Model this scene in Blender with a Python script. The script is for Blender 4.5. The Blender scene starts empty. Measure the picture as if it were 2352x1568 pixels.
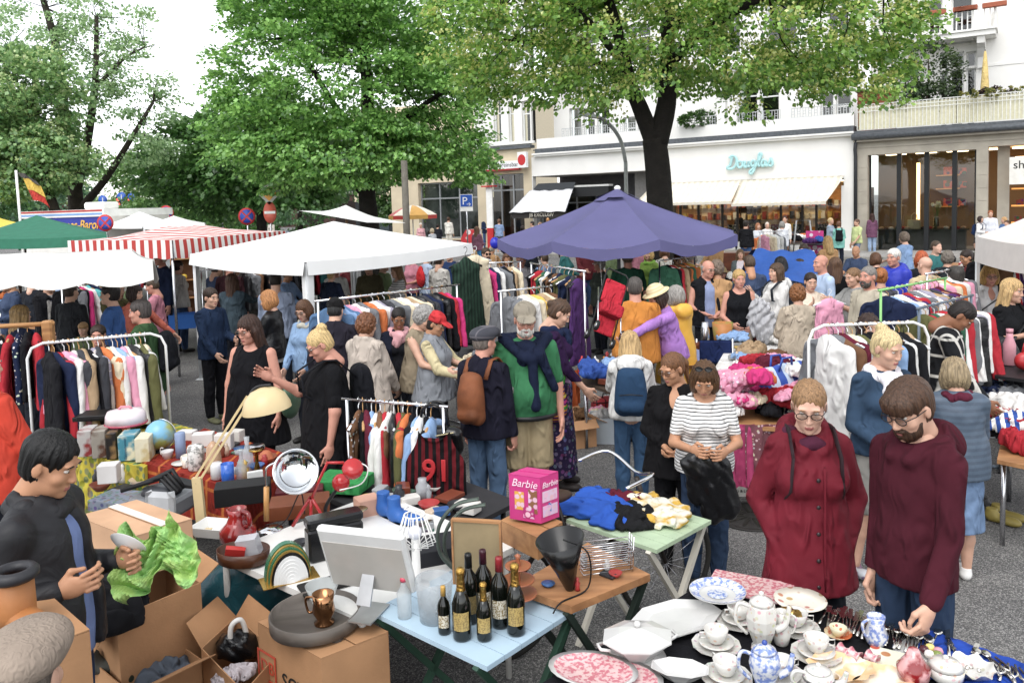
import bpy,math,random
import numpy as np
from mathutils import Matrix,Vector,Euler
from math import sin,cos,pi,sqrt,atan2,radians as R
# camera
W,HH,FPX=2352.0,1568.0,1830.0
PITCH,ROLL,CAMZ,HOR=0.07,0.03,2.6,470.0
CF=np.array((0,cos(PITCH),-sin(PITCH)))
_u=np.array((0,sin(PITCH),cos(PITCH)));_r=np.array((1.0,0,0))
CU=cos(ROLL)*_u+sin(ROLL)*_r
CR=cos(ROLL)*_r-sin(ROLL)*_u
CX,CY=W/2,HOR+FPX*math.tan(PITCH)*cos(ROLL)
CAM=np.array((0,0,CAMZ))
def ray(x,y):
 return CF+CR*((x-CX)/FPX)-CU*((y-CY)/FPX)
def at(x,y,Y):
 d=ray(x,y);return CAM+d*(Y/d[1])
def on(x,y,z=0.0):
 d=ray(x,y);return CAM+d*((z-CAMZ)/d[2])
def proj(p):
 d=np.array(p)-CAM;zc=d@CF
 return CX+FPX*(d@CR)/zc,CY-FPX*(d@CU)/zc
sc=bpy.context.scene
cam_d=bpy.data.cameras.new('camera');cam=bpy.data.objects.new('camera',cam_d)
sc.collection.objects.link(cam);sc.camera=cam
cam_d.sensor_width=36;cam_d.sensor_fit='HORIZONTAL';cam_d.lens=36*FPX/W
cam_d.clip_start=0.05;cam_d.clip_end=2000
cam_d.shift_y=(CY-HH/2)/W
cam.matrix_world=Matrix(((CR[0],CU[0],-CF[0],0),(CR[1],CU[1],-CF[1],0),(CR[2],CU[2],-CF[2],CAMZ),(0,0,0,1)))
# light: bright overcast
wd=bpy.data.worlds.new('World');sc.world=wd;wd.use_nodes=True
nt=wd.node_tree;nt.nodes.clear()
SUN_EL,SUN_AZ=R(58),R(200)
sky=nt.nodes.new('ShaderNodeTexSky');sky.sky_type='NISHITA';sky.sun_disc=False
sky.sun_elevation=SUN_EL;sky.sun_rotation=SUN_AZ;sky.air_density=1.0;sky.dust_density=1.0;sky.ozone_density=1.0
hs=nt.nodes.new('ShaderNodeHueSaturation');hs.inputs['Saturation'].default_value=0.16
bg=nt.nodes.new('ShaderNodeBackground');bg.inputs['Strength'].default_value=0.15
wo=nt.nodes.new('ShaderNodeOutputWorld')
nt.links.new(sky.outputs[0],hs.inputs['Color']);nt.links.new(hs.outputs[0],bg.inputs[0]);nt.links.new(bg.outputs[0],wo.inputs[0])
sl=bpy.data.lights.new('sun','SUN');sl.energy=0.65;sl.angle=R(40);sl.color=(1,.97,.93)
so=bpy.data.objects.new('sun',sl);sc.collection.objects.link(so)
_sd=Vector((sin(SUN_AZ)*cos(SUN_EL),cos(SUN_AZ)*cos(SUN_EL),sin(SUN_EL)))
so.rotation_euler=_sd.to_track_quat('Z','Y').to_euler();so.location=(0,-10,30)
vs=sc.view_settings;vs.view_transform='Standard';vs.look='None';vs.exposure=1.28;vs.gamma=1;vs.use_curve_mapping=False
sc.render.engine='CYCLES'
cy=sc.cycles;cy.use_denoising=True;cy.max_bounces=7;cy.diffuse_bounces=3;cy.glossy_bounces=3
cy.transmission_bounces=6;cy.transparent_max_bounces=8;cy.caustics_reflective=False;cy.caustics_refractive=False
cy.use_adaptive_sampling=True;cy.adaptive_threshold=0.015
sc.render.threads_mode='AUTO'
rnd=random.Random(7);nrs=np.random.RandomState(7)
# objects and meshes
COL=sc.collection
def mk(name,V,F,smooth=True,mi=None):
 me=bpy.data.meshes.new(name)
 if isinstance(F,np.ndarray):
  V=np.asarray(V,dtype=np.float32);n=F.shape[1]
  me.vertices.add(len(V));me.vertices.foreach_set('co',V.ravel())
  me.loops.add(F.size);me.loops.foreach_set('vertex_index',F.ravel().astype(np.int32))
  me.polygons.add(len(F));me.polygons.foreach_set('loop_start',np.arange(len(F),dtype=np.int32)*n)
 else:
  me.from_pydata([tuple(map(float,v)) for v in V],[],F)
 if smooth is True:me.polygons.foreach_set('use_smooth',np.ones(len(me.polygons),dtype=bool))
 elif not(smooth is False):me.polygons.foreach_set('use_smooth',np.asarray(smooth,dtype=bool))
 if mi is not None:me.polygons.foreach_set('material_index',np.asarray(mi,dtype=np.int32))
 me.update(calc_edges=True);me.validate()
 return me
def ob(name,me=None,mats=None,parent=None,loc=None,rot=None,scale=None,mw=None,label=None,cat=None,group=None,kind=None):
 o=bpy.data.objects.new(name,me);COL.objects.link(o)
 if parent is not None:o.parent=parent
 if mw is not None:o.matrix_local=mw
 else:
  if loc is not None:o.location=[float(c) for c in loc]
  if rot is not None:o.rotation_euler=rot if not isinstance(rot,(int,float)) else(0,0,rot)
  if scale is not None:o.scale=scale if not isinstance(scale,(int,float)) else(scale,)*3
 if me is not None and mats is not None:
  if not isinstance(mats,(list,tuple)):mats=[mats]
  while len(me.materials)<len(mats):me.materials.append(None)
  for i,m in enumerate(mats):
   if isinstance(m,str):m=cloth(m)
   o.material_slots[i].link='OBJECT';o.material_slots[i].material=m
 tag(o,label,cat,group,kind);return o
def tag(o,label=None,cat=None,group=None,kind=None):
 if label:o['label']=label
 if cat:o['category']=cat
 if group:o['group']=group
 if kind:o['kind']=kind
 return o
def emp(name,loc=(0,0,0),rot=0,label=None,cat=None,group=None,scale=None,kind=None,mw=None):
 o=ob(name,None,None,None,loc,rot,scale,mw,label,cat,group,kind);o.empty_display_size=.1;return o
class MB:
 def __init__(s):s.v,s.f,s.m,s.s=[],[],[],[]
 def add(s,V,F,m=0,sm=False):
  b=len(s.v);s.v+=[tuple(map(float,p)) for p in V]
  for q in F:s.f.append([b+i for i in q]);s.m.append(m);s.s.append(sm)
  return s
 def box(s,lo,hi,m=0,M=None,bev=0):
  x0,y0,z0=lo;x1,y1,z1=hi
  if bev:
   b=bev;P=[]
   for z in(0,1):
    zz=(z0,z1)[z];zi=zz+(b if z==0 else-b)
   V=[];F=[]
   ring=lambda i,zz:[(x0+i,y0+i,zz),(x1-i,y0+i,zz),(x1-i,y1-i,zz),(x0+i,y1-i,zz)]
   rr=lambda i,zz:[(x0+i+b,y0+i,zz),(x1-i-b,y0+i,zz),(x1-i,y0+i+b,zz),(x1-i,y1-i-b,zz),(x1-i-b,y1-i,zz),(x0+i+b,y1-i,zz),(x0+i,y1-i-b,zz),(x0+i,y0+i+b,zz)]
   L=[rr(b*.6,z0),rr(0,z0+b),rr(0,z1-b),rr(b*.6,z1)]
   for l in L:V+=l
   for k in range(3):
    for i in range(8):j=(i+1)%8;F.append((k*8+i,k*8+j,k*8+8+j,k*8+8+i))
   F.append(tuple(range(7,-1,-1)));F.append(tuple(range(24,32)))
  else:
   V=[(x,y,z) for z in(z0,z1) for y in(y0,y1) for x in(x0,x1)]
   F=[(0,2,3,1),(4,5,7,6),(0,1,5,4),(2,6,7,3),(0,4,6,2),(1,3,7,5)]
  if M is not None:V=[M@Vector(v) for v in V]
  return s.add(V,F,m)
 def lathe(s,prof,n=24,m=0,M=None,sm=True,sx=1,sy=1,cap=True,poly=0):
  V=[];F=[]
  for r,z in prof:
   for i in range(n):
    a=2*pi*i/n+poly;V.append((r*cos(a)*sx,r*sin(a)*sy,z))
  for k in range(len(prof)-1):
   for i in range(n):j=(i+1)%n;F.append((k*n+i,k*n+j,k*n+n+j,k*n+n+i))
  if cap:
   F.append(tuple(range(n-1,-1,-1)));b=(len(prof)-1)*n;F.append(tuple(range(b,b+n)))
  if M is not None:V=[M@Vector(v) for v in V]
  return s.add(V,F,m,sm)
 def tube(s,P,r,n=8,m=0,closed=False,sm=True,sq=1.0):
  P=[Vector(p) for p in P];N=len(P);V=[];F=[]
  rs=r if isinstance(r,(list,tuple)) else[r]*N
  up=None
  for i,p in enumerate(P):
   t=(P[(i+1)%N]-P[i-1]) if closed else(P[min(i+1,N-1)]-P[max(i-1,0)])
   if t.length<1e-9:t=Vector((0,0,1))
   t.normalize()
   if up is None:up=Vector((0,0,1)) if abs(t.z)<.9 else Vector((1,0,0))
   x=up.cross(t)
   if x.length<1e-6:x=Vector((1,0,0)).cross(t)
   x.normalize();y=t.cross(x);up=y
   for k in range(n):
    a=2*pi*(k+.5)/n;V.append(p+(x*cos(a)+y*sin(a)*sq)*rs[i])
  for i in range(N if closed else N-1):
   j=(i+1)%N
   for k in range(n):l=(k+1)%n;F.append((i*n+k,i*n+l,j*n+l,j*n+k))
  if not closed:F.append(tuple(range(n-1,-1,-1)));F.append(tuple(range((N-1)*n,N*n)))
  return s.add(V,F,m,sm)
 def bar(s,a,b,w,d=None,m=0):
  a,b=Vector(a),Vector(b);t=(b-a).normalized();d=d or w
  up=Vector((0,0,1)) if abs(t.z)<.95 else Vector((0,1,0))
  x=t.cross(up).normalized();y=x.cross(t)
  V=[p+x*(i*w/2)+y*(j*d/2) for p in(a,b) for i,j in((-1,-1),(1,-1),(1,1),(-1,1))]
  return s.add(V,[(3,2,1,0),(4,5,6,7),(0,1,5,4),(1,2,6,5),(2,3,7,6),(3,0,4,7)],m)
 def ball(s,c,r,n=12,m=0,M=None):
  r=(r,)*3 if isinstance(r,(int,float)) else r
  V=[];F=[];k=n//2
  for i in range(k+1):
   a=pi*i/k
   for j in range(n):b=2*pi*j/n;V.append((c[0]+r[0]*sin(a)*cos(b),c[1]+r[1]*sin(a)*sin(b),c[2]-r[2]*cos(a)))
  for i in range(k):
   for j in range(n):l=(j+1)%n;F.append((i*n+j,i*n+l,i*n+n+l,i*n+n+j))
  if M is not None:V=[M@Vector(v) for v in V]
  return s.add(V,F,m,True)
 def prism(s,pts,d,m=0,M=None,sm=False):
  n=len(pts);V=[(x,d[0],z) for x,z in pts]+[(x,d[1],z) for x,z in pts]
  F=[tuple(range(n)),tuple(range(2*n-1,n-1,-1))]+[(i,i+n,(i+1)%n+n,(i+1)%n) for i in range(n)]
  if M is not None:V=[M@Vector(v) for v in V]
  return s.add(V,F,m,sm)
 def sheet(s,G,m=0,th=0,sm=True):
  G=[[tuple(p) for p in r] for r in G];a,b=len(G),len(G[0]);V=[p for r in G for p in r]
  F=[(i*b+j,i*b+j+1,(i+1)*b+j+1,(i+1)*b+j) for i in range(a-1) for j in range(b-1)]
  if th:
   n=len(V);V=V+[(p[0],p[1],p[2]-th) for p in V]
   F+=[tuple(q+n for q in f[::-1]) for f in F]
   br=[i*b for i in range(a)]+[(a-1)*b+j for j in range(1,b)]+[i*b+b-1 for i in range(a-2,-1,-1)]+list(range(b-2,0,-1))
   F+=[(br[i],br[(i+1)%len(br)],br[(i+1)%len(br)]+n,br[i]+n) for i in range(len(br))]
  return s.add(V,F,m,sm)
 def mesh(s,name='mesh'):return mk(name,s.v,s.f,s.s,s.m)
 def ob(s,name,mats,parent=None,**k):return ob(name,s.mesh(name),mats,parent,**k)
def arr(p):return np.array(p,dtype=float)
def XF(loc=(0,0,0),rot=(0,0,0),sc_=1):
 s=(sc_,)*3 if isinstance(sc_,(int,float)) else sc_
 return Matrix.LocRotScale(Vector([float(c) for c in loc]),Euler(rot),Vector(s))
# implicit surfaces (for bodies, cloth, bags)
def nets(f,lo,h):
 s=f<0;nx,ny,nz=f.shape
 C=[(i,j,k) for i in(0,1) for j in(0,1) for k in(0,1)]
 cnt=sum(s[i:nx-1+i,j:ny-1+j,k:nz-1+k].astype(np.int8) for i,j,k in C)
 act=(cnt>0)&(cnt<8);idx=np.argwhere(act);vid=np.full(act.shape,-1,np.int32);vid[act]=np.arange(len(idx))
 acc=np.zeros((len(idx),3));num=np.zeros(len(idx))
 val={c:f[idx[:,0]+c[0],idx[:,1]+c[1],idx[:,2]+c[2]] for c in C}
 for a in C:
  for ax in range(3):
   if a[ax]:continue
   b=list(a);b[ax]=1;b=tuple(b);fa,fb=val[a],val[b]
   m=(fa<0)!=(fb<0);t=np.where(m,fa/np.where(m,fa-fb,1),0)
   p=np.tile(np.array(a,float),(len(idx),1));p[:,ax]=t
   acc+=p*m[:,None];num+=m
 V=lo+h*(idx+acc/np.maximum(num,1)[:,None])
 Fs=[]
 for ax in range(3):
  s0=[slice(None)]*3;s1=[slice(None)]*3;s0[ax]=slice(0,-1);s1[ax]=slice(1,None)
  o1,o2=(ax+1)%3,(ax+2)%3
  ch=s[tuple(s0)]!=s[tuple(s1)]
  e=np.argwhere(ch);e=e[(e[:,o1]>0)&(e[:,o2]>0)&(e[:,o1]<f.shape[o1]-1)&(e[:,o2]<f.shape[o2]-1)]
  ins=s[e[:,0],e[:,1],e[:,2]]
  q=[]
  for d1,d2 in((1,1),(0,1),(0,0),(1,0)):
   c=e.copy();c[:,o1]-=d1;c[:,o2]-=d2;q.append(vid[c[:,0],c[:,1],c[:,2]])
  q=np.stack(q,1);q[~ins]=q[~ins][:,::-1];Fs.append(q)
 return V,np.concatenate(Fs)
def C_(a,b,ra,rb=None,k=.02,fl=None,ff=1.0,op=1):return('c',arr(a),arr(b),ra,ra if rb is None else rb,k,fl,ff,op)
def E_(c,r,k=.02,rot=None,op=1):return('e',arr(c),arr(r if hasattr(r,'__len__') else(r,)*3),k,rot,op)
def wob(X,Y,Z,s,seed=0):
 q=seed*1.7
 a=np.sin(X*s+1.7*np.sin(Z*s*.45+q)+q)*np.cos(Y*s*.8+1.3*np.sin(Z*s*.3-q))
 b=np.sin(Z*s*.55+2.1*np.sin(X*s*.6+q*2)+1.5*np.sin(Y*s*.7-q))
 c=1-2*np.abs(np.sin(X*s*.5+Z*s*.35+1.5*np.sin(Y*s*.4+Z*s*.2+q)))
 return .45*a+.3*b+.35*c
def sdf(prims,h,cuts=(),fold=0,fs=30,seed=0,noise=None):
 lo=np.full(3,1e9);hi=-lo
 for p in prims:
  if p[0]=='c':
   if p[8]<0:continue
   r=max(p[3],p[4]);lo=np.minimum(lo,np.minimum(p[1],p[2])-r);hi=np.maximum(hi,np.maximum(p[1],p[2])+r)
  else:
   if p[5]<0:continue
   r=p[2] if p[4] is None else np.full(3,p[2].max());lo=np.minimum(lo,p[1]-r);hi=np.maximum(hi,p[1]+r)
 m=3*h+abs(fold)*1.5;lo=lo-m;hi=hi+m
 n=np.ceil((hi-lo)/h).astype(int)+1
 ax=[lo[i]+h*np.arange(n[i]) for i in range(3)]
 f=np.full(tuple(n),.5)
 for p in prims:
  if p[0]=='c':
   _,a,b,ra,rb,k,fl,ff,op=p;r=max(ra,rb);l,u=np.minimum(a,b)-r,np.maximum(a,b)+r
  else:
   _,c,rr,k,rot,op=p;r=rr if rot is None else np.full(3,rr.max());l,u=c-r,c+r
  i0=np.clip(np.floor((l-k-2.5*h-lo)/h).astype(int),0,n);i1=np.clip(np.ceil((u+k+2.5*h-lo)/h).astype(int)+1,0,n)
  if(i1<=i0).any():continue
  S=tuple(slice(i0[i],i1[i]) for i in range(3))
  X=ax[0][S[0]][:,None,None];Y=ax[1][S[1]][None,:,None];Z=ax[2][S[2]][None,None,:]
  if p[0]=='c':
   ba=b-a;bb=max(ba@ba,1e-9)
   t=np.clip(((X-a[0])*ba[0]+(Y-a[1])*ba[1]+(Z-a[2])*ba[2])/bb,0,1)
   dx,dy,dz=X-a[0]-t*ba[0],Y-a[1]-t*ba[1],Z-a[2]-t*ba[2]
   if fl is not None:
    w=(dx*fl[0]+dy*fl[1]+dz*fl[2])*(ff-1);dx,dy,dz=dx+w*fl[0],dy+w*fl[1],dz+w*fl[2]
   d=np.sqrt(dx*dx+dy*dy+dz*dz)-(ra+(rb-ra)*t)
  else:
   dx,dy,dz=X-c[0],Y-c[1],Z-c[2]
   if rot is not None:
    dx,dy,dz=(rot[0][0]*dx+rot[1][0]*dy+rot[2][0]*dz,rot[0][1]*dx+rot[1][1]*dy+rot[2][1]*dz,rot[0][2]*dx+rot[1][2]*dy+rot[2][2]*dz)
   k0=np.sqrt((dx/rr[0])**2+(dy/rr[1])**2+(dz/rr[2])**2)
   k1=np.sqrt((dx/rr[0]**2)**2+(dy/rr[1]**2)**2+(dz/rr[2]**2)**2)
   d=k0*(k0-1)/np.maximum(k1,1e-6)
  g=f[S]
  if op>0:
   q=np.clip(.5+.5*(g-d)/k,0,1) if k>0 else(d<g).astype(float)
   f[S]=g+(d-g)*q-k*q*(1-q)
  else:
   q=np.clip(.5-.5*(g+d)/max(k,1e-6),0,1);f[S]=g+(-d-g)*q+k*q*(1-q)
 X,Y,Z=ax[0][:,None,None],ax[1][None,:,None],ax[2][None,None,:]
 if fold:f=f+fold*wob(X,Y,Z,fs,seed)
 if noise is not None:f=f+noise(X,Y,Z)
 for(pt,nrm) in cuts:
  f=np.maximum(f,(X-pt[0])*nrm[0]+(Y-pt[1])*nrm[1]+(Z-pt[2])*nrm[2])
 return nets(f,lo,h)
# materials
_mc={}
def _new(name):
 m=bpy.data.materials.new(name);m.use_nodes=True;t=m.node_tree
 return m,t,t.nodes['Principled BSDF']
def srgb(c):
 if isinstance(c,str):
  c=c.lstrip('#');c=''.join(q*2 for q in c) if len(c)==3 else c;c=[int(c[i:i+2],16)/255 for i in(0,2,4)]
  c=[x/12.92 if x<=.04045 else((x+.055)/1.055)**2.4 for x in c];g=.3*c[0]+.55*c[1]+.15*c[2];c=[x*.87+g*.13 for x in c]
 return(c[0],c[1],c[2],1)
def N(t,typ,**k):
 n=t.nodes.new('ShaderNode'+typ)
 for a,b in k.items():
  if a.startswith('i_'):
   n.inputs[a[2:].replace('_',' ')].default_value=b
  else:setattr(n,a,b)
 return n
def mat(col,rough=.75,metal=0,var=.12,vs_=9,bump=0,bs=40,spec=.4,pat=None,col2=None,ps=20,coat=0,dirt=0,alpha=1,trans=0,sheen=0,emit=0,axis='X',bd=.01,bz=1):
 key=(str(col),rough,metal,var,vs_,bump,bs,spec,pat,str(col2),ps,coat,dirt,alpha,trans,sheen,emit,axis,bd,bz)
 if key in _mc:return _mc[key]
 m,t,b=_new('m%03d'%len(_mc));_mc[key]=m;L=t.links.new
 b.inputs['Roughness'].default_value=rough;b.inputs['Metallic'].default_value=metal
 b.inputs['Specular IOR Level'].default_value=spec
 if coat:b.inputs['Coat Weight'].default_value=coat;b.inputs['Coat Roughness'].default_value=.08
 if sheen:b.inputs['Sheen Weight'].default_value=sheen
 if trans:b.inputs['Transmission Weight'].default_value=trans;b.inputs['IOR'].default_value=1.3
 if alpha<1:b.inputs['Alpha'].default_value=alpha
 c=srgb(col);tc=N(t,'TexCoord');src=None
 if emit:b.inputs['Emission Color'].default_value=c;b.inputs['Emission Strength'].default_value=emit
 def rgb(v):n=N(t,'RGB');n.outputs[0].default_value=v;return n.outputs[0]
 def mix(a_,b_,f_,typ='MIX'):
  n=N(t,'MixRGB',blend_type=typ)
  for i,v in((1,a_),(2,b_),(0,f_)):
   if isinstance(v,(int,float,tuple)):n.inputs[i].default_value=v
   else:L(v,n.inputs[i])
  return n.outputs[0]
 base=rgb(c)
 if pat:
  c2=rgb(srgb(col2));
  if pat=='stripe':
   w=N(t,'TexWave',wave_type='BANDS',bands_direction=axis if axis!='L' else 'Z',i_Scale=ps/20,i_Distortion=.6,i_Detail=1.0,i_Detail_Scale=1.5);L(tc.outputs['Object'],w.inputs['Vector'])
   r=N(t,'ValToRGB');r.color_ramp.elements[0].position=.48 if axis!='L' else .8;r.color_ramp.elements[1].position=.52 if axis!='L' else .88;L(w.outputs['Fac'],r.inputs[0]);base=mix(base,c2,r.outputs[0])
  elif pat=='plaid':
   fs=[]
   for d in('X','Z'):
    w=N(t,'TexWave',wave_type='BANDS',bands_direction=d,i_Scale=ps/20,i_Distortion=1.2,i_Detail=0.0);L(tc.outputs['Object'],w.inputs['Vector'])
    r=N(t,'ValToRGB');r.color_ramp.elements[0].position=.94;r.color_ramp.elements[1].position=.965;L(w.outputs['Fac'],r.inputs[0]);fs.append(r.outputs[0])
   base=mix(mix(base,c2,fs[0]),c2,fs[1])
  elif pat in('floral','blobs','cells'):
   v=N(t,'TexVoronoi',i_Scale=ps);L(tc.outputs['Object'],v.inputs['Vector'])
   r=N(t,'ValToRGB');r.color_ramp.elements[0].position=.25 if pat=='floral' else .4;r.color_ramp.elements[1].position=.33 if pat=='floral' else .5;L(v.outputs['Distance'],r.inputs[0])
   col3=mix(c2,v.outputs['Color'],.2 if pat=='floral' else .12);base=mix(col3,base,r.outputs[0])
  elif pat=='noise':
   v=N(t,'TexNoise',i_Scale=ps,i_Detail=3.0);L(tc.outputs['Object'],v.inputs['Vector'])
   r=N(t,'ValToRGB');r.color_ramp.elements[0].position=.45;r.color_ramp.elements[1].position=.58;L(v.outputs['Fac'],r.inputs[0]);base=mix(base,c2,r.outputs[0])
  elif pat=='grain':
   mp=N(t,'Mapping');mp.inputs['Scale'].default_value={'X':(.12,1,1),'Y':(1,.12,1),'Z':(1,1,.12)}[axis]
   L(tc.outputs['Object'],mp.inputs[0]);v=N(t,'TexNoise',i_Scale=ps,i_Detail=4.0,i_Distortion=.6);L(mp.outputs[0],v.inputs['Vector'])
   r=N(t,'ValToRGB');r.color_ramp.elements[0].position=.35;r.color_ramp.elements[1].position=.7;L(v.outputs['Fac'],r.inputs[0]);base=mix(base,c2,r.outputs[0])
 if var or bump or dirt:
  nz=N(t,'TexNoise',i_Scale=vs_,i_Detail=4.0);L(tc.outputs['Object'],nz.inputs['Vector'])
 if var:
  g=N(t,'MapRange');g.inputs[1].default_value=.3;g.inputs[2].default_value=.7;g.inputs[3].default_value=1-var;g.inputs[4].default_value=1+var;L(nz.outputs['Fac'],g.inputs[0])
  hv=N(t,'HueSaturation');L(g.outputs[0],hv.inputs['Value']);L(base,hv.inputs['Color']);base=hv.outputs[0]
 if dirt:
  n2=N(t,'TexNoise',i_Scale=vs_*.35,i_Detail=6.0,i_Roughness=.7);L(tc.outputs['Object'],n2.inputs['Vector'])
  r=N(t,'ValToRGB');r.color_ramp.elements[0].position=.5;r.color_ramp.elements[1].position=.75;L(n2.outputs['Fac'],r.inputs[0])
  mm=N(t,'Math',operation='MULTIPLY');mm.inputs[1].default_value=dirt;L(r.outputs[0],mm.inputs[0]);base=mix(base,(.12,.1,.08,1),mm.outputs[0])
 L(base,b.inputs['Base Color'])
 if bump:
  n3=N(t,'TexNoise',i_Scale=bs,i_Detail=3.0,i_Distortion=.8);n3.noise_type='RIDGED_MULTIFRACTAL' if bz!=1 else 'FBM';mb=N(t,'Mapping');mb.inputs['Scale'].default_value=(1,1,bz);L(tc.outputs['Object'],mb.inputs[0]);L(mb.outputs[0],n3.inputs['Vector'])
  bp=N(t,'Bump',i_Strength=bump,i_Distance=bd);L(n3.outputs['Fac'],bp.inputs['Height']);L(bp.outputs[0],b.inputs['Normal'])
 return m
def cloth(col,**k):
 d=dict(rough=.9,var=.16,vs_=7,bump=.9,bs=13,spec=.15,bd=.05,bz=.5);d.update(k);return mat(col,**d)
def gloss(col,**k):
 d=dict(rough=.18,var=.05,spec=.5);d.update(k);return mat(col,**d)
def paint(col,**k):
 d=dict(rough=.45,var=.08,vs_=5,spec=.4);d.update(k);return mat(col,**d)
def card(col='#b98a5f',**k):
 d=dict(rough=.9,var=.14,vs_=4,bump=.15,bs=60,spec=.1);d.update(k);return mat(col,**d)
STEEL=mat('#c8c8cc',rough=.22,metal=1,var=.05);DARKM=mat('#1b1b1d',rough=.45,var=.1);CHROME=mat('#dddddf',rough=.1,metal=1,var=.03)
WHITE=paint('#e9e8e4');BLACK=mat('#0e0e10',rough=.5,var=.1)
def glassm(tint='#f4f8f8',rough=.02):
 key=('glass',tint,rough)
 if key in _mc:return _mc[key]
 m,t,b=_new('glass%d'%len(_mc));_mc[key]=m;t.nodes.remove(b);L=t.links.new
 gl=N(t,'BsdfGlossy',i_Roughness=rough);tr=N(t,'BsdfTransparent');tr.inputs[0].default_value=srgb(tint)
 fr=N(t,'Fresnel',i_IOR=1.8);mx=N(t,'MixShader');L(fr.outputs[0],mx.inputs[0]);L(tr.outputs[0],mx.inputs[1]);L(gl.outputs[0],mx.inputs[2])
 L(mx.outputs[0],t.nodes['Material Output'].inputs[0]);return m
def text(s,size,mats,parent=None,mw=None,ext=.004,name='lettering',align='CENTER',bev=0,shear=0,label=None,space=1.0):
 cu=bpy.data.curves.new('t','FONT');cu.body=s;cu.size=size;cu.extrude=ext;cu.align_x=align;cu.bevel_depth=bev;cu.shear=shear;cu.space_character=space;cu.resolution_u=3
 o=bpy.data.objects.new('t',cu);COL.objects.link(o)
 me=bpy.data.meshes.new_from_object(o.evaluated_get(bpy.context.evaluated_depsgraph_get()));bpy.data.objects.remove(o);bpy.data.curves.remove(cu)
 me.materials.clear()
 return ob(name,me,mats,parent,mw=mw,label=label)
_uses={}
# ground
def asphalt():
 m,t,b=_new('asphalt');L=t.links.new;tc=N(t,'TexCoord')
 v=N(t,'TexVoronoi',i_Scale=150.0);L(tc.outputs['Object'],v.inputs['Vector'])
 n1=N(t,'TexNoise',i_Scale=130.0,i_Detail=2.0);L(tc.outputs['Object'],n1.inputs['Vector'])
 n2=N(t,'TexNoise',i_Scale=.55,i_Detail=5.0,i_Roughness=.65);L(tc.outputs['Object'],n2.inputs['Vector'])
 sep=N(t,'SeparateColor');L(v.outputs['Color'],sep.inputs[0])
 r=N(t,'ValToRGB');e=r.color_ramp.elements;e[0].position=.0;e[0].color=(.075,.076,.078,1);e[1].position=1;e[1].color=(.4,.392,.372,1)
 for p,c in((.42,.105),(.62,.165),(.82,.25)):q=e.new(p);q.color=(c,c*.98,c*.95,1)
 L(sep.outputs[0],r.inputs[0])
 mx=N(t,'MixRGB',blend_type='MULTIPLY');mx.inputs[0].default_value=1
 r2=N(t,'ValToRGB');r2.color_ramp.elements[0].position=.3;r2.color_ramp.elements[0].color=(.62,.62,.63,1);r2.color_ramp.elements[1].position=.7;r2.color_ramp.elements[1].color=(1.2,1.19,1.17,1)
 L(n2.outputs['Fac'],r2.inputs[0]);L(r.outputs[0],mx.inputs[1]);L(r2.outputs[0],mx.inputs[2]);L(mx.outputs[0],b.inputs['Base Color'])
 b.inputs['Roughness'].default_value=.75;b.inputs['Specular IOR Level'].default_value=.3
 bp=N(t,'Bump',i_Strength=.5,i_Distance=.006);L(v.outputs['Distance'],bp.inputs['Height']);L(bp.outputs[0],b.inputs['Normal']);return m
def pavem():
 m,t,b=_new('paving');L=t.links.new;tc=N(t,'TexCoord')
 br=N(t,'TexBrick',i_Scale=1.0,i_Mortar_Size=.008);br.inputs['Color1'].default_value=(.27,.265,.26,1);br.inputs['Color2'].default_value=(.33,.325,.31,1);br.inputs['Mortar'].default_value=(.12,.12,.115,1)
 br.inputs['Brick Width'].default_value=.5;br.inputs['Row Height'].default_value=.35;L(tc.outputs['Object'],br.inputs['Vector'])
 n2=N(t,'TexNoise',i_Scale=1.3,i_Detail=6.0);L(tc.outputs['Object'],n2.inputs['Vector']);mx=N(t,'MixRGB',blend_type='OVERLAY');mx.inputs[0].default_value=.5
 L(br.outputs[0],mx.inputs[1]);L(n2.outputs['Fac'],mx.inputs[2]);L(mx.outputs[0],b.inputs['Base Color']);b.inputs['Roughness'].default_value=.85;return m
ASPH=asphalt();PAVE=pavem()
g=MB();g.add([(-900,-60,0),(900,-60,0),(900,1500,0),(-900,1500,0)],[(0,1,2,3)]);g.ob('ground',ASPH,kind='structure')
FA=on(2117,583,0);FANG=R(33);FU=arr((cos(FANG),-sin(FANG),0));FN=arr((sin(FANG),cos(FANG),0))
FM=Matrix(((FU[0],FN[0],0,FA[0]),(FU[1],FN[1],0,FA[1]),(0,0,1,0),(0,0,0,1)))
def fac(x,y,off=0.0):
 d=ray(x,y);q=FA+FN*off-CAM;s=(q@FN)/(d@FN);p=CAM+d*s-FA;return p@FU,p[2]
def ft(x,y=500,off=0.0):return fac(x,y,off)[0]
def fp(t,y,z):return FA+FU*t+FN*y+arr((0,0,z))
pv=MB();pv.box((-60,-3.6,.0),(30,6,.12));pv.ob('pavement',PAVE,mw=FM,kind='structure')
kb=emp('kerb',kind='structure');kb.matrix_local=FM
km=mat('#8d8a84',rough=.85,var=.15,bump=.3,bs=30)
kme=MB().box((0,-3.78,.0),(.985,-3.603,.125),bev=.012).mesh('kerb_stone')
for i in range(-34,20):ob('kerb_stone',kme,km,kb,loc=(i,0,0))
mh=emp('manhole_cover',on(1725,1185,.004),0,'round cast iron manhole cover in the asphalt behind the maroon coat','manhole cover')
c_=MB();c_.lathe([(.31,0),(.31,.006),(.27,.006),(.265,.002),(.255,.002),(.25,.007),(.0,.007)],40);c_.ob('cover',mat('#3c3a38',rough=.6,metal=.6,var=.2),mh)
for a in range(12):
 MB().box((.06,-.012,.007),(.24,.012,.011)).ob('rib',mat('#35332f',rough=.6,metal=.6),mh,rot=a*pi/6)
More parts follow.
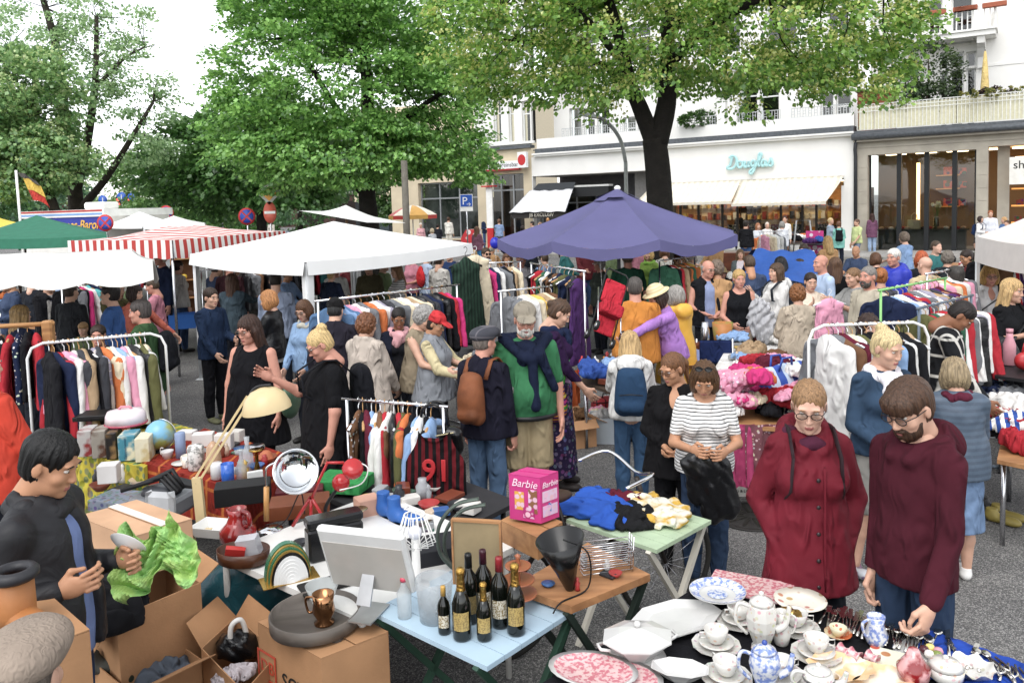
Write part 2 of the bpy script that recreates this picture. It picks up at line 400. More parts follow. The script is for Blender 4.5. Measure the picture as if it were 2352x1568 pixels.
# buildings
PLAS=mat('#e6e4df',rough=.85,var=.05,vs_=.8,bump=.08,bs=60,dirt=.05);STONE=mat('#a79f90',rough=.85,var=.12,vs_=1.6,bump=.12,bs=50,dirt=.18);LEAD=mat('#5a5e63',rough=.55,metal=.3,var=.2)
TRAV=mat('#c9b99b',rough=.8,var=.12,vs_=1.1,dirt=.08);FRW=paint('#dedfdc');FRD=paint('#1b1d20',rough=.35);FRG=paint('#8f9294',rough=.35,metal=.4)
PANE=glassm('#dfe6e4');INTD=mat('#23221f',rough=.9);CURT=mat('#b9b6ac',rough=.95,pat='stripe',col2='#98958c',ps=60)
def wall(name,x0,x1,z0,z1,holes,m,parent,y=0.0,depth=.3,inner=None):
 xs=sorted({x0,x1,*[min(max(h[i],x0),x1) for h in holes for i in(0,1)]});zs=sorted({z0,z1,*[min(max(h[i],z0),z1) for h in holes for i in(2,3)]});b=MB()
 inh=lambda x,z:any(h[0]<x<h[1] and h[2]<z<h[3] for h in holes)
 for i in range(len(xs)-1):
  for j in range(len(zs)-1):
   if not inh((xs[i]+xs[i+1])/2,(zs[j]+zs[j+1])/2):b.add([(xs[i],y,zs[j]),(xs[i+1],y,zs[j]),(xs[i+1],y,zs[j+1]),(xs[i],y,zs[j+1])],[(0,1,2,3)])
 for a,c,d,e in holes:
  b.add([(a,y,d),(a,y+depth,d),(a,y+depth,e),(a,y,e)],[(0,1,2,3)]);b.add([(c,y,d),(c,y+depth,d),(c,y+depth,e),(c,y,e)],[(3,2,1,0)])
  b.add([(a,y,e),(c,y,e),(c,y+depth,e),(a,y+depth,e)],[(3,2,1,0)]);b.add([(a,y,d),(c,y,d),(c,y+depth,d),(a,y+depth,d)],[(0,1,2,3)])
 return b.ob(name,m,parent)
def window(parent,x0,x1,z0,z1,y=.18,nx=1,nz=1,fw=.07,fm=None,back=INTD,top=None,pane=None,depth=.06):
 fm=fm or FRW;b=MB()
 xs=[x0+(x1-x0)*i/nx for i in range(nx+1)];zs=[z0,z1] if not top else[z0,top,z1]
 if nz>1 and not top:zs=[z0+(z1-z0)*i/nz for i in range(nz+1)]
 for i,x in enumerate(xs):xx=min(max(x,x0+fw/2),x1-fw/2);b.box((xx-fw/2,y-depth,z0),(xx+fw/2,y+.02,z1))
 for k,z in enumerate(zs):zz=min(max(z,z0+fw/2),z1-fw/2);b.box((x0,y-depth+.006,zz-fw/2),(x1,y+.015,zz+fw/2))
 w=b.ob('window',fm,parent)
 for i in range(nx):
  for k in range(len(zs)-1):MB().add([(xs[i],y,zs[k]),(xs[i+1],y,zs[k]),(xs[i+1],y,zs[k+1]),(xs[i],y,zs[k+1])],[(0,1,2,3)]).ob('pane',pane or PANE,w)
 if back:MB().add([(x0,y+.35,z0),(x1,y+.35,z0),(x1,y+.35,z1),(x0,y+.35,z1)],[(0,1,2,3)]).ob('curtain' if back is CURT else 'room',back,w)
 return w
def railing(parent,x0,x1,y,z0,z1,step=.12,m=None,r=.012,name='railing',pattern=True):
 m=m or paint('#b9bcbc');b=MB()
 b.box((x0,y-.02,z1-.03),(x1,y+.02,z1));b.box((x0,y-.015,z0),(x1,y+.015,z0+.025));n=max(2,int((x1-x0)/step))
 for i in range(n+1):
  x=x0+(x1-x0)*i/n;b.box((x-r,y-r,z0+.01),(x+r,y+r,z1-.01))
  if pattern and i<n and i%2==0:xm=x+(x1-x0)/n;b.box((x,y-.008,z0+(z1-z0)*.6),(xm,y+.008,z0+(z1-z0)*.6+.02));b.box((x,y-.008,z0+(z1-z0)*.35),(xm,y+.008,z0+(z1-z0)*.35+.02))
 return b.ob(name,m,parent)
X0,X1,X2,X3=ft(1090,400),ft(1222,420),ft(1965,400),14.0
bk=emp('bank_building',label='white bank building with sandstone ground floor and red white sign',cat='building',mw=FM)
c0=fac(1174,343)[1]
w1=(ft(962,480),ft(1098,480),fac(1030,548)[1],fac(1030,418)[1]);d1=(ft(1120,470),ft(1204,470),.12,fac(1160,400)[1])
wall('ground_floor_wall',ft(900,480),X1,0,c0,[w1,d1],TRAV,bk,0,.35)
window(bk,*w1,y=.3,nx=3,top=w1[3]-.95,fm=FRG,back=mat('#4a5450',rough=.6,pat='noise',col2='#8d918a',ps=.7),fw=.09)
window(bk,*d1,y=.3,nx=3,top=d1[3]-.9,fm=FRG,back=mat('#6b5138',rough=.7,pat='stripe',col2='#3b2f24',ps=9),fw=.09)
MB().box((ft(960,480),-.06,.12),(ft(1100,480),-.004,w1[2]-.08)).ob('plinth',mat('#5b3a33',rough=.6,var=.15),bk)
MB().box((ft(900,480),-.18,c0),(X1+.05,.3,c0+.16)).ob('cornice',LEAD,bk)
tri=[]
for a,c in((1131,1148),(1165,1178),(1196,1215)):tri.append((ft(a,280),ft(c,280),fac(a,328)[1],fac(a,232)[1]))
for a,c in((1131,1148),(1165,1178),(1196,1215)):tri.append((ft(a,280),ft(c,280),tri[0][2]+4.0,tri[0][3]+4.0))
wall('upper_wall',X0,X1,c0+.16,19,tri,PLAS,bk,.12,.3)
for h in tri:window(bk,*h,y=.36,nx=1,top=h[3]-.7,back=CURT if h is tri[1] else INTD)
for i in(0,3):MB().box((tri[i][0]-.3,-.05,tri[i][2]-.2),(tri[i+2][1]+.3,.115,tri[i][2]-.06)).ob('sill',PLAS,bk)
MB().box((X0+.1,-.15,10.6),(X1-.1,.115,10.85)).ob('band',PLAS,bk)
s0,s1=fac(1117,391),fac(1198,378)
MB().box((s0[0],-.3,s0[1]),(s1[0],-.02,s0[1]+.42)).ob('sign_box',paint('#e9e9ea'),bk);MB().box((s0[0]+.1,-.31,s0[1]-.09),(s1[0],-.02,s0[1]-.004)).ob('sign_strip',paint('#a3161c'),bk)
text('HypoVereinsbank',.34,mat('#2a2a2e'),bk,XF(((s0[0]+s1[0])/2+.15,-.305,s0[1]+.1),(R(90),0,0)),label='small dark lettering reading HypoVereinsbank')
MB().box((ft(1200,380),-.5,s0[1]),(ft(1219,380),-.25,s0[1]+.85)).ob('sign_cube',paint('#e9e9ea'),bk)
MB().prism([(.25*cos(a)+.0,.3*sin(a)) for a in[i*pi/8 for i in range(16)]],(-.006,0)).ob('emblem',paint('#c2121a'),bk,loc=((ft(1200,380)+ft(1219,380))/2,-.505,s0[1]+.42))
q=emp('banner_stele',fp(ft(1140,520),-.6,.12),-FANG,'tall narrow white and red banner stele at the bank entrance','banner')
MB().box((-.2,-.05,1.2),(.2,.05,3.5)).ob('upper_panel',WHITE,q);MB().box((-.2,-.05,0),(.2,.05,1.196)).ob('lower_panel',paint('#c2121a'),q);MB().box((-.38,-.25,3.503),(.38,.25,3.57)).ob('cap',paint('#c2121a'),q)
dg=emp('white_shop_building',label='white shop building with cyan script sign and cream awnings',cat='building',mw=FM)
zc=fac(1960,312)[1];zl=fac(1420,392)[1]
xr0,xr1=ft(1335,440),ft(1497,440);zr=fac(1420,395)[1]
jb=(ft(1225,470),xr0-.02,.12,zr-.1);dw=(ft(1500,480),ft(1938,480),.5,fac(1800,415)[1])
wall('ground_floor_wall',X1,X2,0,zc,[(jb[0],xr1,.0,zr),dw],PLAS,dg,.0,.35)
MB().box((X1+.25,-.22,zc),(X2-.05,.5,zc+.1)).box((X1+.2,-.3,zc+.1),(X2-.03,.5,zc+.18)).ob('cornice',PLAS,dg);MB().box((X1+.4,-.27,zc+.183),(X2-.04,.5,zc+.42)).ob('lead_flashing',LEAD,dg)
MB().box((jb[0]-.1,3.2,0),(xr1+.1,3.3,zr)).ob('recess_back',mat('#77757a',rough=.8),dg);MB().box((jb[0]-.05,.36,zr-.02),(xr1+.05,3.2,zr+.05)).ob('recess_ceiling',mat('#b7b4b0'),dg)
MB().box((ft(1440,430),1.0,0),(xr1+.1,3.2,zr-.03)).ob('recess_side',mat('#9b989a',rough=.8,pat='stripe',col2='#84817f',ps=5),dg)
gw=(ft(1228,470),ft(1405,470));window(dg,gw[0],gw[1],.12,3.2,y=.6,nx=4,top=2.6,fm=FRG,back=mat('#2b2f2e',rough=.4,pat='noise',col2='#5d5648',ps=.8),fw=.07)
aw1=emp('shop_awning',label='dark awning over the small shop with white sheet and lettering JB EXCLUSIV',cat='awning',mw=FM)
a0,a1=fac(1236,424,-.02),fac(1322,421,-.02);b0,b1=fac(1176,490,-1.5),fac(1300,486,-1.5)
MB().add([(a0[0],-.02,a0[1]+.05),(a1[0],-.02,a0[1]+.05),(b1[0],-1.5,b0[1]-.05),(b0[0],-1.5,b0[1]-.05)],[(0,1,2,3)]).ob('fabric',mat('#2e3236',rough=.8),aw1)
G=[[(a0[0]+(a1[0]-a0[0])*u*.98+(b0[0]-a0[0])*v*1.0+((b1[0]-b0[0])-(a1[0]-a0[0]))*u*v,-.02-1.55*v,a0[1]+.12+(b0[1]+.0-a0[1])*v-.06*sin(pi*u)*sin(pi*v)+.025*sin(u*23)) for u in np.linspace(-.02,1.02,14)] for v in np.linspace(.28,1.05,8)]
MB().sheet(G,th=.01).ob('white_sheet',cloth('#dcdde0'),aw1)
MB().box((b0[0],-1.53,b0[1]-.28),(b1[0],-1.505,b0[1]+.1)).ob('valance',mat('#33302f',rough=.85),aw1);text('JB EXCLUSIV',.27,mat('#d8d2c2'),aw1,XF(((b0[0]+b1[0])/2+.2,-1.535,b0[1]-.2),(R(90),0,0)),label='pale lettering reading JB EXCLUSIV')
aw2=emp('roller_awning',label='rolled up black awning box above the recessed shop window',cat='awning',mw=FM)
q0,q1=fac(1325,450,.3),fac(1405,425,.3);MB().box((q0[0],-.1,q1[1]-.55),(q1[0],.4,q1[1]-.05)).ob('box',mat('#1d1e20',rough=.6),aw2);MB().box((q0[0]-.02,-.12,q1[1]-.045),(q1[0]+.02,.42,q1[1]+.05)).ob('rail',paint('#c7c7c4'),aw2)
WARM=mat('#c49a63',rough=.8,var=.2,vs_=1.5);MB().box((dw[0]-.1,3.0,.3),(dw[1]+.1,3.1,3.6)).ob('shop_back_wall',WARM,dg);MB().box((dw[0]-.1,.36,dw[3]-.03),(dw[1]+.1,3.0,dw[3]+.03)).ob('shop_ceiling',mat('#d8cfc0'),dg);MB().box((dw[0]-.1,.36,.3),(dw[1]+.1,3.0,.38)).ob('shop_floor',mat('#4a4038'),dg)
xs=[dw[0],ft(1558,480),ft(1600,480),ft(1655,480),ft(1690,480),ft(1790,480),ft(1840,480),ft(1872,480),dw[1]]
for i in range(8):
 if i in(2,7):
  pass
 window(dg,xs[i],xs[i+1],dw[2],dw[3],y=.3,fm=mat('#2c2622',rough=.5),back=None,fw=.05)
for i,x in enumerate(np.linspace(dw[0]+.3,dw[1]-.5,9)):
 MB().box((x,2.6,.4),(x+1.3,2.9,2.9)).ob('shelf',mat(['#d9a45c','#e9dcc2','#b98046','#3b2f28','#d7c29b'][i%5],rough=.7),dg)
 for j in range(12):MB().box((x+.08+j%4*.3,2.35,.9+j//4*.6),(x+.26+j%4*.3,2.58,1.1+j//4*.6+.06*((i*5+j*3)%4))).ob('shelf_goods',gloss(['#c9873a','#e0d6c2','#8a2f2a','#2a2522','#d0b04a','#b5523a','#e8e4dc'][(i*3+j*5)%7]),dg)
 MB().box((x+.2,.7,.4),(x+.7,1.0,1.3)).ob('display',mat(['#191719','#2a2522','#8b2e3c'][i%3],rough=.5,pat='blobs',col2='#b9a88a',ps=9),dg)
 MB().box((x,1.2,dw[3]-.1),(x+.8,1.5,dw[3]-.06)).ob('ceiling_lamp',mat('#ffd9a0',emit=7.0),dg)
MB().box((dw[1]-.1,.0-.02,.0),(X2,-.004,3.0)).ob('pilaster',PLAS,dg)
SG=[[(.0,.62),(.12,.75),(.32,.72),(.42,.5),(.36,.2),(.15,.02),(-.1,.02),(-.12,.12),(.02,.2),(.1,.45),(.16,.68)],[(.62,.42),(.5,.36),(.48,.15),(.6,.05),(.74,.16),(.74,.36),(.62,.42)],[(.74,.36),(.84,.4),(.9,.36),(.86,.14),(.94,.06),(1.06,.2),(1.12,.4),(1.08,.14),(1.18,.07)],[(1.5,.38),(1.36,.42),(1.26,.26),(1.3,.1),(1.44,.14),(1.52,.4),(1.44,-.05),(1.3,-.3),(1.18,-.3),(1.2,-.16),(1.5,.06)],[(1.5,.06),(1.66,.3),(1.84,.7),(1.8,.82),(1.7,.7),(1.66,.2),(1.74,.06)],[(2.08,.36),(1.94,.42),(1.84,.26),(1.88,.08),(2.0,.12),(2.1,.38),(2.08,.14),(2.16,.06)],[(2.16,.06),(2.34,.38),(2.38,.5),(2.44,.34),(2.46,.16),(2.38,.06),(2.26,.1)]]
s0,s1=fac(1672,385,-.1),fac(1775,360,-.1);k=(s1[0]-s0[0])/2.58
sign=emp('script_sign',label='cyan three dimensional script lettering reading Douglas on the white fascia',cat='sign',mw=FM@XF((s0[0]+.12*k,-.16,s0[1]-.08)))
def smooth(P,n=6):
 P=[arr(p) for p in P];Q=[]
 for i in range(len(P)-1):
  a,b,c,d=P[max(i-1,0)],P[i],P[i+1],P[min(i+2,len(P)-1)]
  for j in range(n):
   t=j/n;Q.append(.5*(2*b+(c-a)*t+(2*a-5*b+4*c-d)*t*t+(3*b-a-3*c+d)*t**3))
 return Q+[P[-1]]
for st in SG:MB().tube([(p[0]*k,0,p[1]*k) for p in smooth(st)],.075*k,8).ob('letter_stroke',paint('#a6d6d8',rough=.4),sign)
for i,(xa,xb,bl,br) in enumerate(((1500,1702,1455,1680),(1702,1939,1680,1897))):
 aw=emp('cream_awning',label=('left' if i==0 else 'right')+' half of the long cream shop awning beside '+('the tree trunk' if i==0 else 'the downpipe'),cat='awning',mw=FM,group='cream awnings of the shop')
 z1=fac(1800,409)[1];ta,tb=ft(xa,412),ft(xb,412);ba,bb=fac(bl,467,-1.9),fac(br,464,-1.9);zb=(ba[1]+bb[1])/2
 G=[[(ta+(tb-ta)*u+((ba[0]-ta)*(1-u)+(bb[0]-tb)*u)*v,-.03-1.87*v,z1+(zb-z1)*v-.05*sin(pi*v)) for u in np.linspace(0,1,12)] for v in np.linspace(0,1,8)]
 MB().sheet(G,th=.008).ob('fabric',mat('#e2dccb',rough=.9,pat='stripe',col2='#d2cab6',ps=22,axis='X'),aw);MB().box((ba[0],-1.95,zb-.12),(bb[0],-1.88,zb-.012)).ob('front_rail',paint('#cfc8b8'),aw)
UO=2.6;zp=zc+.42
MB().box((X1+.4,-.05,zp),(X2-.05,.2,zp+.55)).ob('parapet',PLAS,dg)
for a,b_ in((1290,1480),(1555,1648),(1668,1792),(1818,1958)):
 za=fac((a+b_)/2,318 if a<1600 else 296 if a<1800 else 288)[1];railing(dg,ft(a,310),ft(b_,300),.05,zp+.56,zp+1.0)
hl=[]
for a,b_,y0,y1 in((1308,1335,320,250),(1340,1366,320,250),(1372,1400,320,250),(1432,1460,325,270),(1466,1494,325,270),(1700,1740,290,195),(1745,1790,290,195),(1885,1915,285,215),(1920,1955,285,215)):
 hl.append((ft(a,280,UO),ft(b_,280,UO),zp+.1,fac(a,y1,UO)[1]))
for a,b_ in((1308,1366),(1432,1494),(1640,1700),(1760,1830),(1900,1950)):hl.append((ft(a,100,UO),ft(b_,100,UO),zp+4.3,zp+6.4))
wall('upper_wall',X1,X2,zp-.3,19,hl,PLAS,dg,UO,.3)
for i,h in enumerate(hl):window(dg,*h,y=UO+.24,nx=1 if i<9 else 2,top=h[3]-.6,back=CURT if i in(0,3,4) else INTD)
MB().box((X1,.2,zp-.05),(X2,UO,zp)).ob('terrace_floor',LEAD,dg)
for x in(1648,1668):MB().box((ft(x,290)-.02,-.03,zp+.55),(ft(x,290)+.5,.3,zp+1.55)).ob('pier',PLAS,dg)
MB().box((X1-.0,UO-.15,zp+3.5),(X2,UO-.004,zp+3.75)).ob('band',PLAS,dg)
gs=emp('stone_shop_building',label='grey stone shop building with dark framed shop windows and cream terrace',cat='building',mw=FM)
zg0=fac(2120,318)[1];zg1=fac(2120,292)[1]
g1=(ft(1993,480),ft(2241,480),.1,fac(2117,350)[1]);g2=(ft(2269,480),11.0,.1,fac(2300,335)[1])
wall('ground_floor_wall',X2,X3,0,zg0,[g1,g2],STONE,gs,0,.55)
MB().box((X2+.03,-.03,g1[3]+.32),(X3,-.004,g1[3]+.4)).ob('string_course',STONE,gs)
for x0_,x1_ in((X2,g1[0]),(g1[1],g2[0])):
 for j in range(8):MB().box((x0_+.02,-.016,.1+j*.52),(x1_-.012,-.004,.1+j*.52+.505),bev=.004).ob('ashlar_block',STONE,gs)
MB().box((X2-.05,-.25,zg0),(X3,.3,zg0+.1)).ob('cornice',STONE,gs)
MB().tube([(X2-.1,-.3,zg0+.22),(X3,-.3,zg0+.22)],.14,10).ob('gutter',LEAD,gs);MB().box((X2-.05,-.2,zg0+.1),(X3,.4,zg1)).ob('lead_roof',LEAD,gs)
MB().tube([(X2+.05,-.2,zg0+.1),(X2+.0,-.12,zg0-.3),(X2+.02,-.12,zg0-.6),(X2+.02,-.12,.1)],.075,10).ob('downpipe',mat('#2b2d31',rough=.5),gs)
ms=[g1[0]]+[ft(x,480,.35) for x in(2065,2128,2192)]+[g1[1]]
for i in range(4):
 MB().add([(ms[i],.45,.1),(ms[i+1],.45,.1),(ms[i+1],.45,g1[3]),(ms[i],.45,g1[3])],[(0,1,2,3)]).ob('pane',PANE,gs)
 if i:MB().box((ms[i]-.09,.28,.1),(ms[i]+.09,.5,g1[3])).ob('mullion',FRD,gs)
for x in(g1[0]+.04,g1[1]-.04):MB().box((x-.03,.4,.1),(x+.03,.5,g1[3])).ob('mullion',FRD,gs)
OCH=mat('#705b40',rough=.85,var=.15,vs_=.7);MB().box((g1[0]-.1,3.6,.1),(X3,3.7,4.6)).ob('shop_back_wall',OCH,gs);MB().box((g1[0]-.1,.56,.04),(X3,3.6,.1)).ob('shop_floor',mat('#3a3630'),gs);MB().box((g1[0]-.1,.56,g1[3]+.1),(X3,3.6,g1[3]+.2)).ob('shop_ceiling',mat('#c8b9a0'),gs)
MB().box((g1[0]+.2,.8,.95),(g1[1]-.3,1.7,1.0)).box((g1[0]+.3,.9,.1),(g1[1]-.4,1.6,.95)).ob('display_table',mat('#3c3d2e',rough=.6),gs)
for i,x in enumerate(np.linspace(g1[0]+.4,g1[1]-.5,16)):MB().ball((x,1.1+.25*sin(i*2.1),1.06),(.12,.1,.07),8).ob('shoe_pair',mat(['#c7a98a','#8d6a4a','#e0d6c8','#2a2522','#a33'][i%5]),gs)
for i in range(5):MB().box((g1[0]+.5+i*1.2,1.5,g1[3]+.02),(g1[0]+1.3+i*1.2,1.9,g1[3]+.06)).ob('ceiling_lamp',mat('#ffdfb0',emit=3.0),gs)
MB().box((ms[2]-.55,1.9,.3),(ms[2]-.42,2.0,3.9)).ob('lit_strip',mat('#ffc878',emit=2.5),gs)
for z in(1.9,2.7,3.3):
 MB().box((ms[2]+.1,3.2,z),(ms[3],3.6,z+.05)).ob('shelf',mat('#d99b4a'),gs);MB().box((ms[2]+.4,3.25,z+.05),(ms[2]+.8,3.5,z+.4)).box((ms[2]+1.0,3.25,z+.05),(ms[2]+1.3,3.5,z+.33)).ob('shelf_goods',mat('#c2502e',pat='blobs',col2='#221c18',ps=4),gs)
bgx=ft(2100,560,1.2);hb_=emp('handbag',fp(bgx,1.1,1.0),-FANG,'beige tote handbag displayed in the stone shop window','handbag');MB().box((-.28,-.09,0),(.28,.09,.42),bev=.05).ob('bag',mat('#c9b48a',rough=.6),hb_);MB().tube([(-.12,0,.4),(-.1,0,.62),(0,0,.72),(.1,0,.62),(.12,0,.4)],.015,6).ob('handle',mat('#c9b48a',rough=.6),hb_)
vz=emp('flower_vase',fp(ft(2150,540,1.2),1.2,1.0),0,'tall glass vase of pale lilies in the stone shop window','vase');MB().lathe([(.1,0),(.11,.3),(.09,.5)],14,cap=False).ob('vase',glassm('#dfeee6'),vz)
for i in range(7):MB().tube([(0,0,.02),(.05*cos(i*2),.05*sin(i*2),.5),(.16*cos(i*2.3),.12*sin(i*2.3),.95+.06*(i%3))],.012,5).ob('stem',mat('#5d7a35'),vz);MB().ball((.16*cos(i*2.3),.12*sin(i*2.3),1.0+.06*(i%3)),(.07,.07,.09),8).ob('blossom',mat('#e8e2b4'),vz)
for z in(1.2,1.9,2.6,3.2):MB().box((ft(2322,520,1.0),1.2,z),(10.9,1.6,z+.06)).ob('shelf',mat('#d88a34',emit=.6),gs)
MB().box((g2[0]+.3,.56,.1),(ft(2318,480,.56),.7,g2[3])).ob('recess_wall',STONE,gs)
for x in np.linspace(ft(2330,500,1.3),9.5,7):MB().box((x,1.25,1.26),(x+.25,1.5,1.5)).box((x+.05,1.25,1.96),(x+.3,1.5,2.2)).ob('shelf_goods',mat('#7c2f1e',pat='blobs',col2='#15110f',ps=5),gs)
MB().box((ft(2330,500,1.3),1.5,3.9),(10,1.8,3.95)).ob('ceiling_lamp',mat('#ffd090',emit=3.0),gs)
p0,p1=fac(2318,424,-.2),fac(2352,360,-.2);MB().box((p0[0],-.26,p0[1]),(p0[0]+3.0,-.2,p1[1]+.0)).ob('sign_panel',paint('#dedbd2'),gs)
text('shirt',.45,mat('#222222'),gs,XF((p0[0]+.12,-.265,p0[1]+.62),(R(90),0,0)),align='LEFT',label='dark lettering reading shirt on the pale panel')
rz0,rz1=fac(2170,285,-.1)[1],fac(2170,236,-.1)[1];CRM=mat('#d8d3b4',rough=.85,var=.08,dirt=.1)
for i in range(26):
 xa=X2+.15+i*.62;MB().box((xa,-.12,zg1+.06),(xa+.6,-.095,zg1+.06+1.0)).ob('terrace_panel',CRM,gs)
railing(gs,X2+.1,X3,-.18,zg1+.02,zg1+1.12,.14,paint('#dcdcd4'),.014,pattern=False);MB().box((X2+.1,-.21,zg1+.8),(X3,-.19,zg1+.83)).box((X2+.1,-.21,zg1+.95),(X3,-.19,zg1+.98)).ob('railing_bar',paint('#dcdcd4'),gs)
MB().box((X2,.4,zg1-.1),(X3,4.2,zg1)).ob('terrace_floor',LEAD,gs)
TO=4.0;hz=[(ft(2158,160,TO),ft(2178,160,TO),zg1+.1,fac(2158,122,TO)[1]),(ft(2182,160,TO),ft(2214,160,TO),zg1+.1,fac(2182,122,TO)[1]),(ft(2219,160,TO),ft(2242,160,TO),zg1+.1,fac(2219,120,TO)[1]),(ft(2130,10,TO),ft(2165,10,TO),zg1+3.9,zg1+6.0),(ft(2185,5,TO),ft(2235,5,TO),zg1+3.9,zg1+6)]
wall('upper_wall',X2,X3,zg1-.2,19,hz,PLAS,gs,TO,.3)
for i,h in enumerate(hz):window(gs,*h,y=TO+.24,top=h[3]-.75 if i<3 else None,back=INTD)
MB().box((X2,TO-.03,fac(2300,150,TO)[1]),(X3,TO-.004,fac(2300,146,TO)[1]+.03)).ob('string_course',PLAS,gs)
by0,by1=fac(2105,98,2.6)[1],fac(2105,72,2.6)[1];bx0,bx1=ft(2075,90,2.8),ft(2287,70,2.8);bal=emp('balcony',label='white upper balcony with terracotta flower boxes and carved bracket',cat='balcony',mw=FM)
MB().box((bx0,2.7,by0),(bx1,TO+.1,by0+.22)).box((bx0-.06,2.62,by0+.22),(bx1+.06,TO+.1,by0+.3)).ob('slab',PLAS,bal);railing(bal,bx0,bx1,2.75,by0+.3,by0+1.25,.2,PLAS,.025)
bsd=MB();bsd.box((bx1-.08,2.75,by0+.3),(bx1,TO,by0+1.2));bsd.ob('side_panel',PLAS,bal)
for x in(bx0+.8,bx0+2.0,bx1-1.6,bx1-.5):MB().box((x,2.55,by0+1.1),(x+.9,2.78,by0+1.3),bev=.02).ob('flower_box',mat('#a4573a',rough=.8),bal)
MB().prism([(2.8,by0),(TO,by0),(TO,by0-1.2),(TO-.25,by0-1.25),(TO-.3,by0-.8),(TO-.7,by0-.45),(2.85,by0-.3)],(0,.3),M=Matrix(((0,1,0,bx1-.7),(1,0,0,0),(0,0,1,0),(0,0,0,1)))).ob('bracket',PLAS,bal)
ps=emp('closed_parasol',fp(ft(2262,200,1.0),1.0,zg1),0,'folded yellow parasol standing on the upper terrace','parasol');zt=fac(2263,117,1.0)[1]-zg1
MB().lathe([(.19,zt*.2),(.21,zt*.3),(.16,zt*.5),(.1,zt*.8),(.05,zt*.97),(.02,zt)],10).ob('canopy',cloth('#d8bc72'),ps);MB().tube([(0,0,0),(0,0,zt+.05)],.025,6).ob('pole',DARKM,ps)
sh=emp('wooden_shed',fp(ft(2020,225,1.2),1.6,zg1),-FANG,'small reddish brown wooden shed on the terrace corner','shed')
for i in range(9):MB().box((-.9,-.5,.02+i*.2),(.6,-.47,.2+i*.2)).ob('board',mat('#8a4a2c',rough=.8,pat='grain',col2='#6c3820',ps=12),sh)
MB().box((-.88,-.465,0),(.58,.5,1.78)).ob('carcass',mat('#6c3820'),sh);MB().box((-.98,-.6,1.83),(.68,.6,1.9)).ob('roof',mat('#5a2f1c'),sh)
far=emp('dark_shop_building',(-6.5,74,0),R(-20),'dark fronted cream building seen under the centre tree','building')
MB().box((-9,0,0),(9,8,3.3)).ob('ground_floor',mat('#2d3034',rough=.6,var=.2),far);MB().box((-9,-.1,3.3),(9,8,12)).ob('upper_wall',mat('#d8c9a9'),far)
for i in range(5):MB().box((-8+i*3.4,-.06,.5),(-5.4+i*3.4,-.004,2.7)).ob('window',mat('#4d565a',rough=.1),far)
vd=emp('railway_viaduct',(-45,130,0),R(6),'long low brown viaduct wall far behind the left trees','viaduct')
MB().box((-60,0,0),(70,4,5.0)).ob('wall',mat('#4e3730',rough=.9,var=.2,vs_=.5),vd);MB().box((-60,-.3,5.0),(70,4.3,5.25)).ob('parapet',mat('#5f574f'),vd)
for i in range(24):MB().box((-58+i*5.3,-.06,.2),(-54.6+i*5.3,-.004,4.0)).ob('arch',mat('#241a17',rough=.9),vd)
fb=emp('grey_roof_building',(-42,150,0),R(4),'far building with grey roof above the left treetops','building');MB().box((-14,0,0),(30,20,13)).ob('wall',mat('#a9a49c'),fb);MB().box((-15,-1,13),(31,21,16)).ob('roof',mat('#6a6d70'),fb)
for i in range(12):MB().box((-12+i*3.4,-.06,8),(-10.4+i*3.4,-.004,11)).ob('window',mat('#3d444a',rough=.2),fb)
# trees
def leafm(c1,c2,trans=.35):
 m,t,b=_new('leaf');L=t.links.new;t.nodes.remove(b);ge=N(t,'NewGeometry')
 r=N(t,'ValToRGB');e=r.color_ramp.elements;e[0].color=srgb(c1);e[1].color=srgb(c2);L(ge.outputs['Random Per Island'],r.inputs[0])
 d=N(t,'BsdfDiffuse');tr=N(t,'BsdfTranslucent');gl=N(t,'BsdfGlossy',i_Roughness=.45);gl.inputs[0].default_value=(1,1,1,1);mx=N(t,'MixShader');mx.inputs[0].default_value=trans
 hv=N(t,'HueSaturation');hv.inputs['Value'].default_value=1.5;hv.inputs['Hue'].default_value=.485;L(r.outputs[0],hv.inputs['Color'])
 L(r.outputs[0],d.inputs[0]);L(hv.outputs[0],tr.inputs[0]);L(d.outputs[0],mx.inputs[1]);L(tr.outputs[0],mx.inputs[2])
 m2=N(t,'MixShader');m2.inputs[0].default_value=.05;L(mx.outputs[0],m2.inputs[1]);L(gl.outputs[0],m2.inputs[2]);L(m2.outputs[0],t.nodes['Material Output'].inputs[0]);return m
def leaves(P,D,size,rs,droop=.5):
 n=len(P);d=D+rs.normal(0,.55,(n,3));d[:,2]-=droop;d/=np.linalg.norm(d,axis=1)[:,None]
 u=rs.normal(0,.6,(n,3));u[:,2]+=1.0;s=np.cross(d,u);s/=np.linalg.norm(s,axis=1)[:,None]+1e-9;nn=np.cross(s,d)
 L=(size*rs.uniform(.7,1.3,n))[:,None];w=L*.42
 V=np.stack((P,P+d*L*.45+s*w-nn*L*.08,P+d*L,P+d*L*.45-s*w-nn*L*.08),1).reshape(-1,3)
 return V,np.arange(4*n).reshape(-1,4)
def sprays(cent,rad,per,rs,flat=.4):
 k=len(cent);q=rs.normal(0,1,(k,per,3));q/=np.linalg.norm(q,axis=2)[:,:,None];q*=rs.uniform(0,1,(k,per,1))**.45
 q[:,:,2]*=flat;q[:,:,2]-=.35*(q[:,:,0]**2+q[:,:,1]**2)
 return(cent[:,None,:]+q*(rad*rs.uniform(.6,1.35,(k,1,1)))).reshape(-1,3)
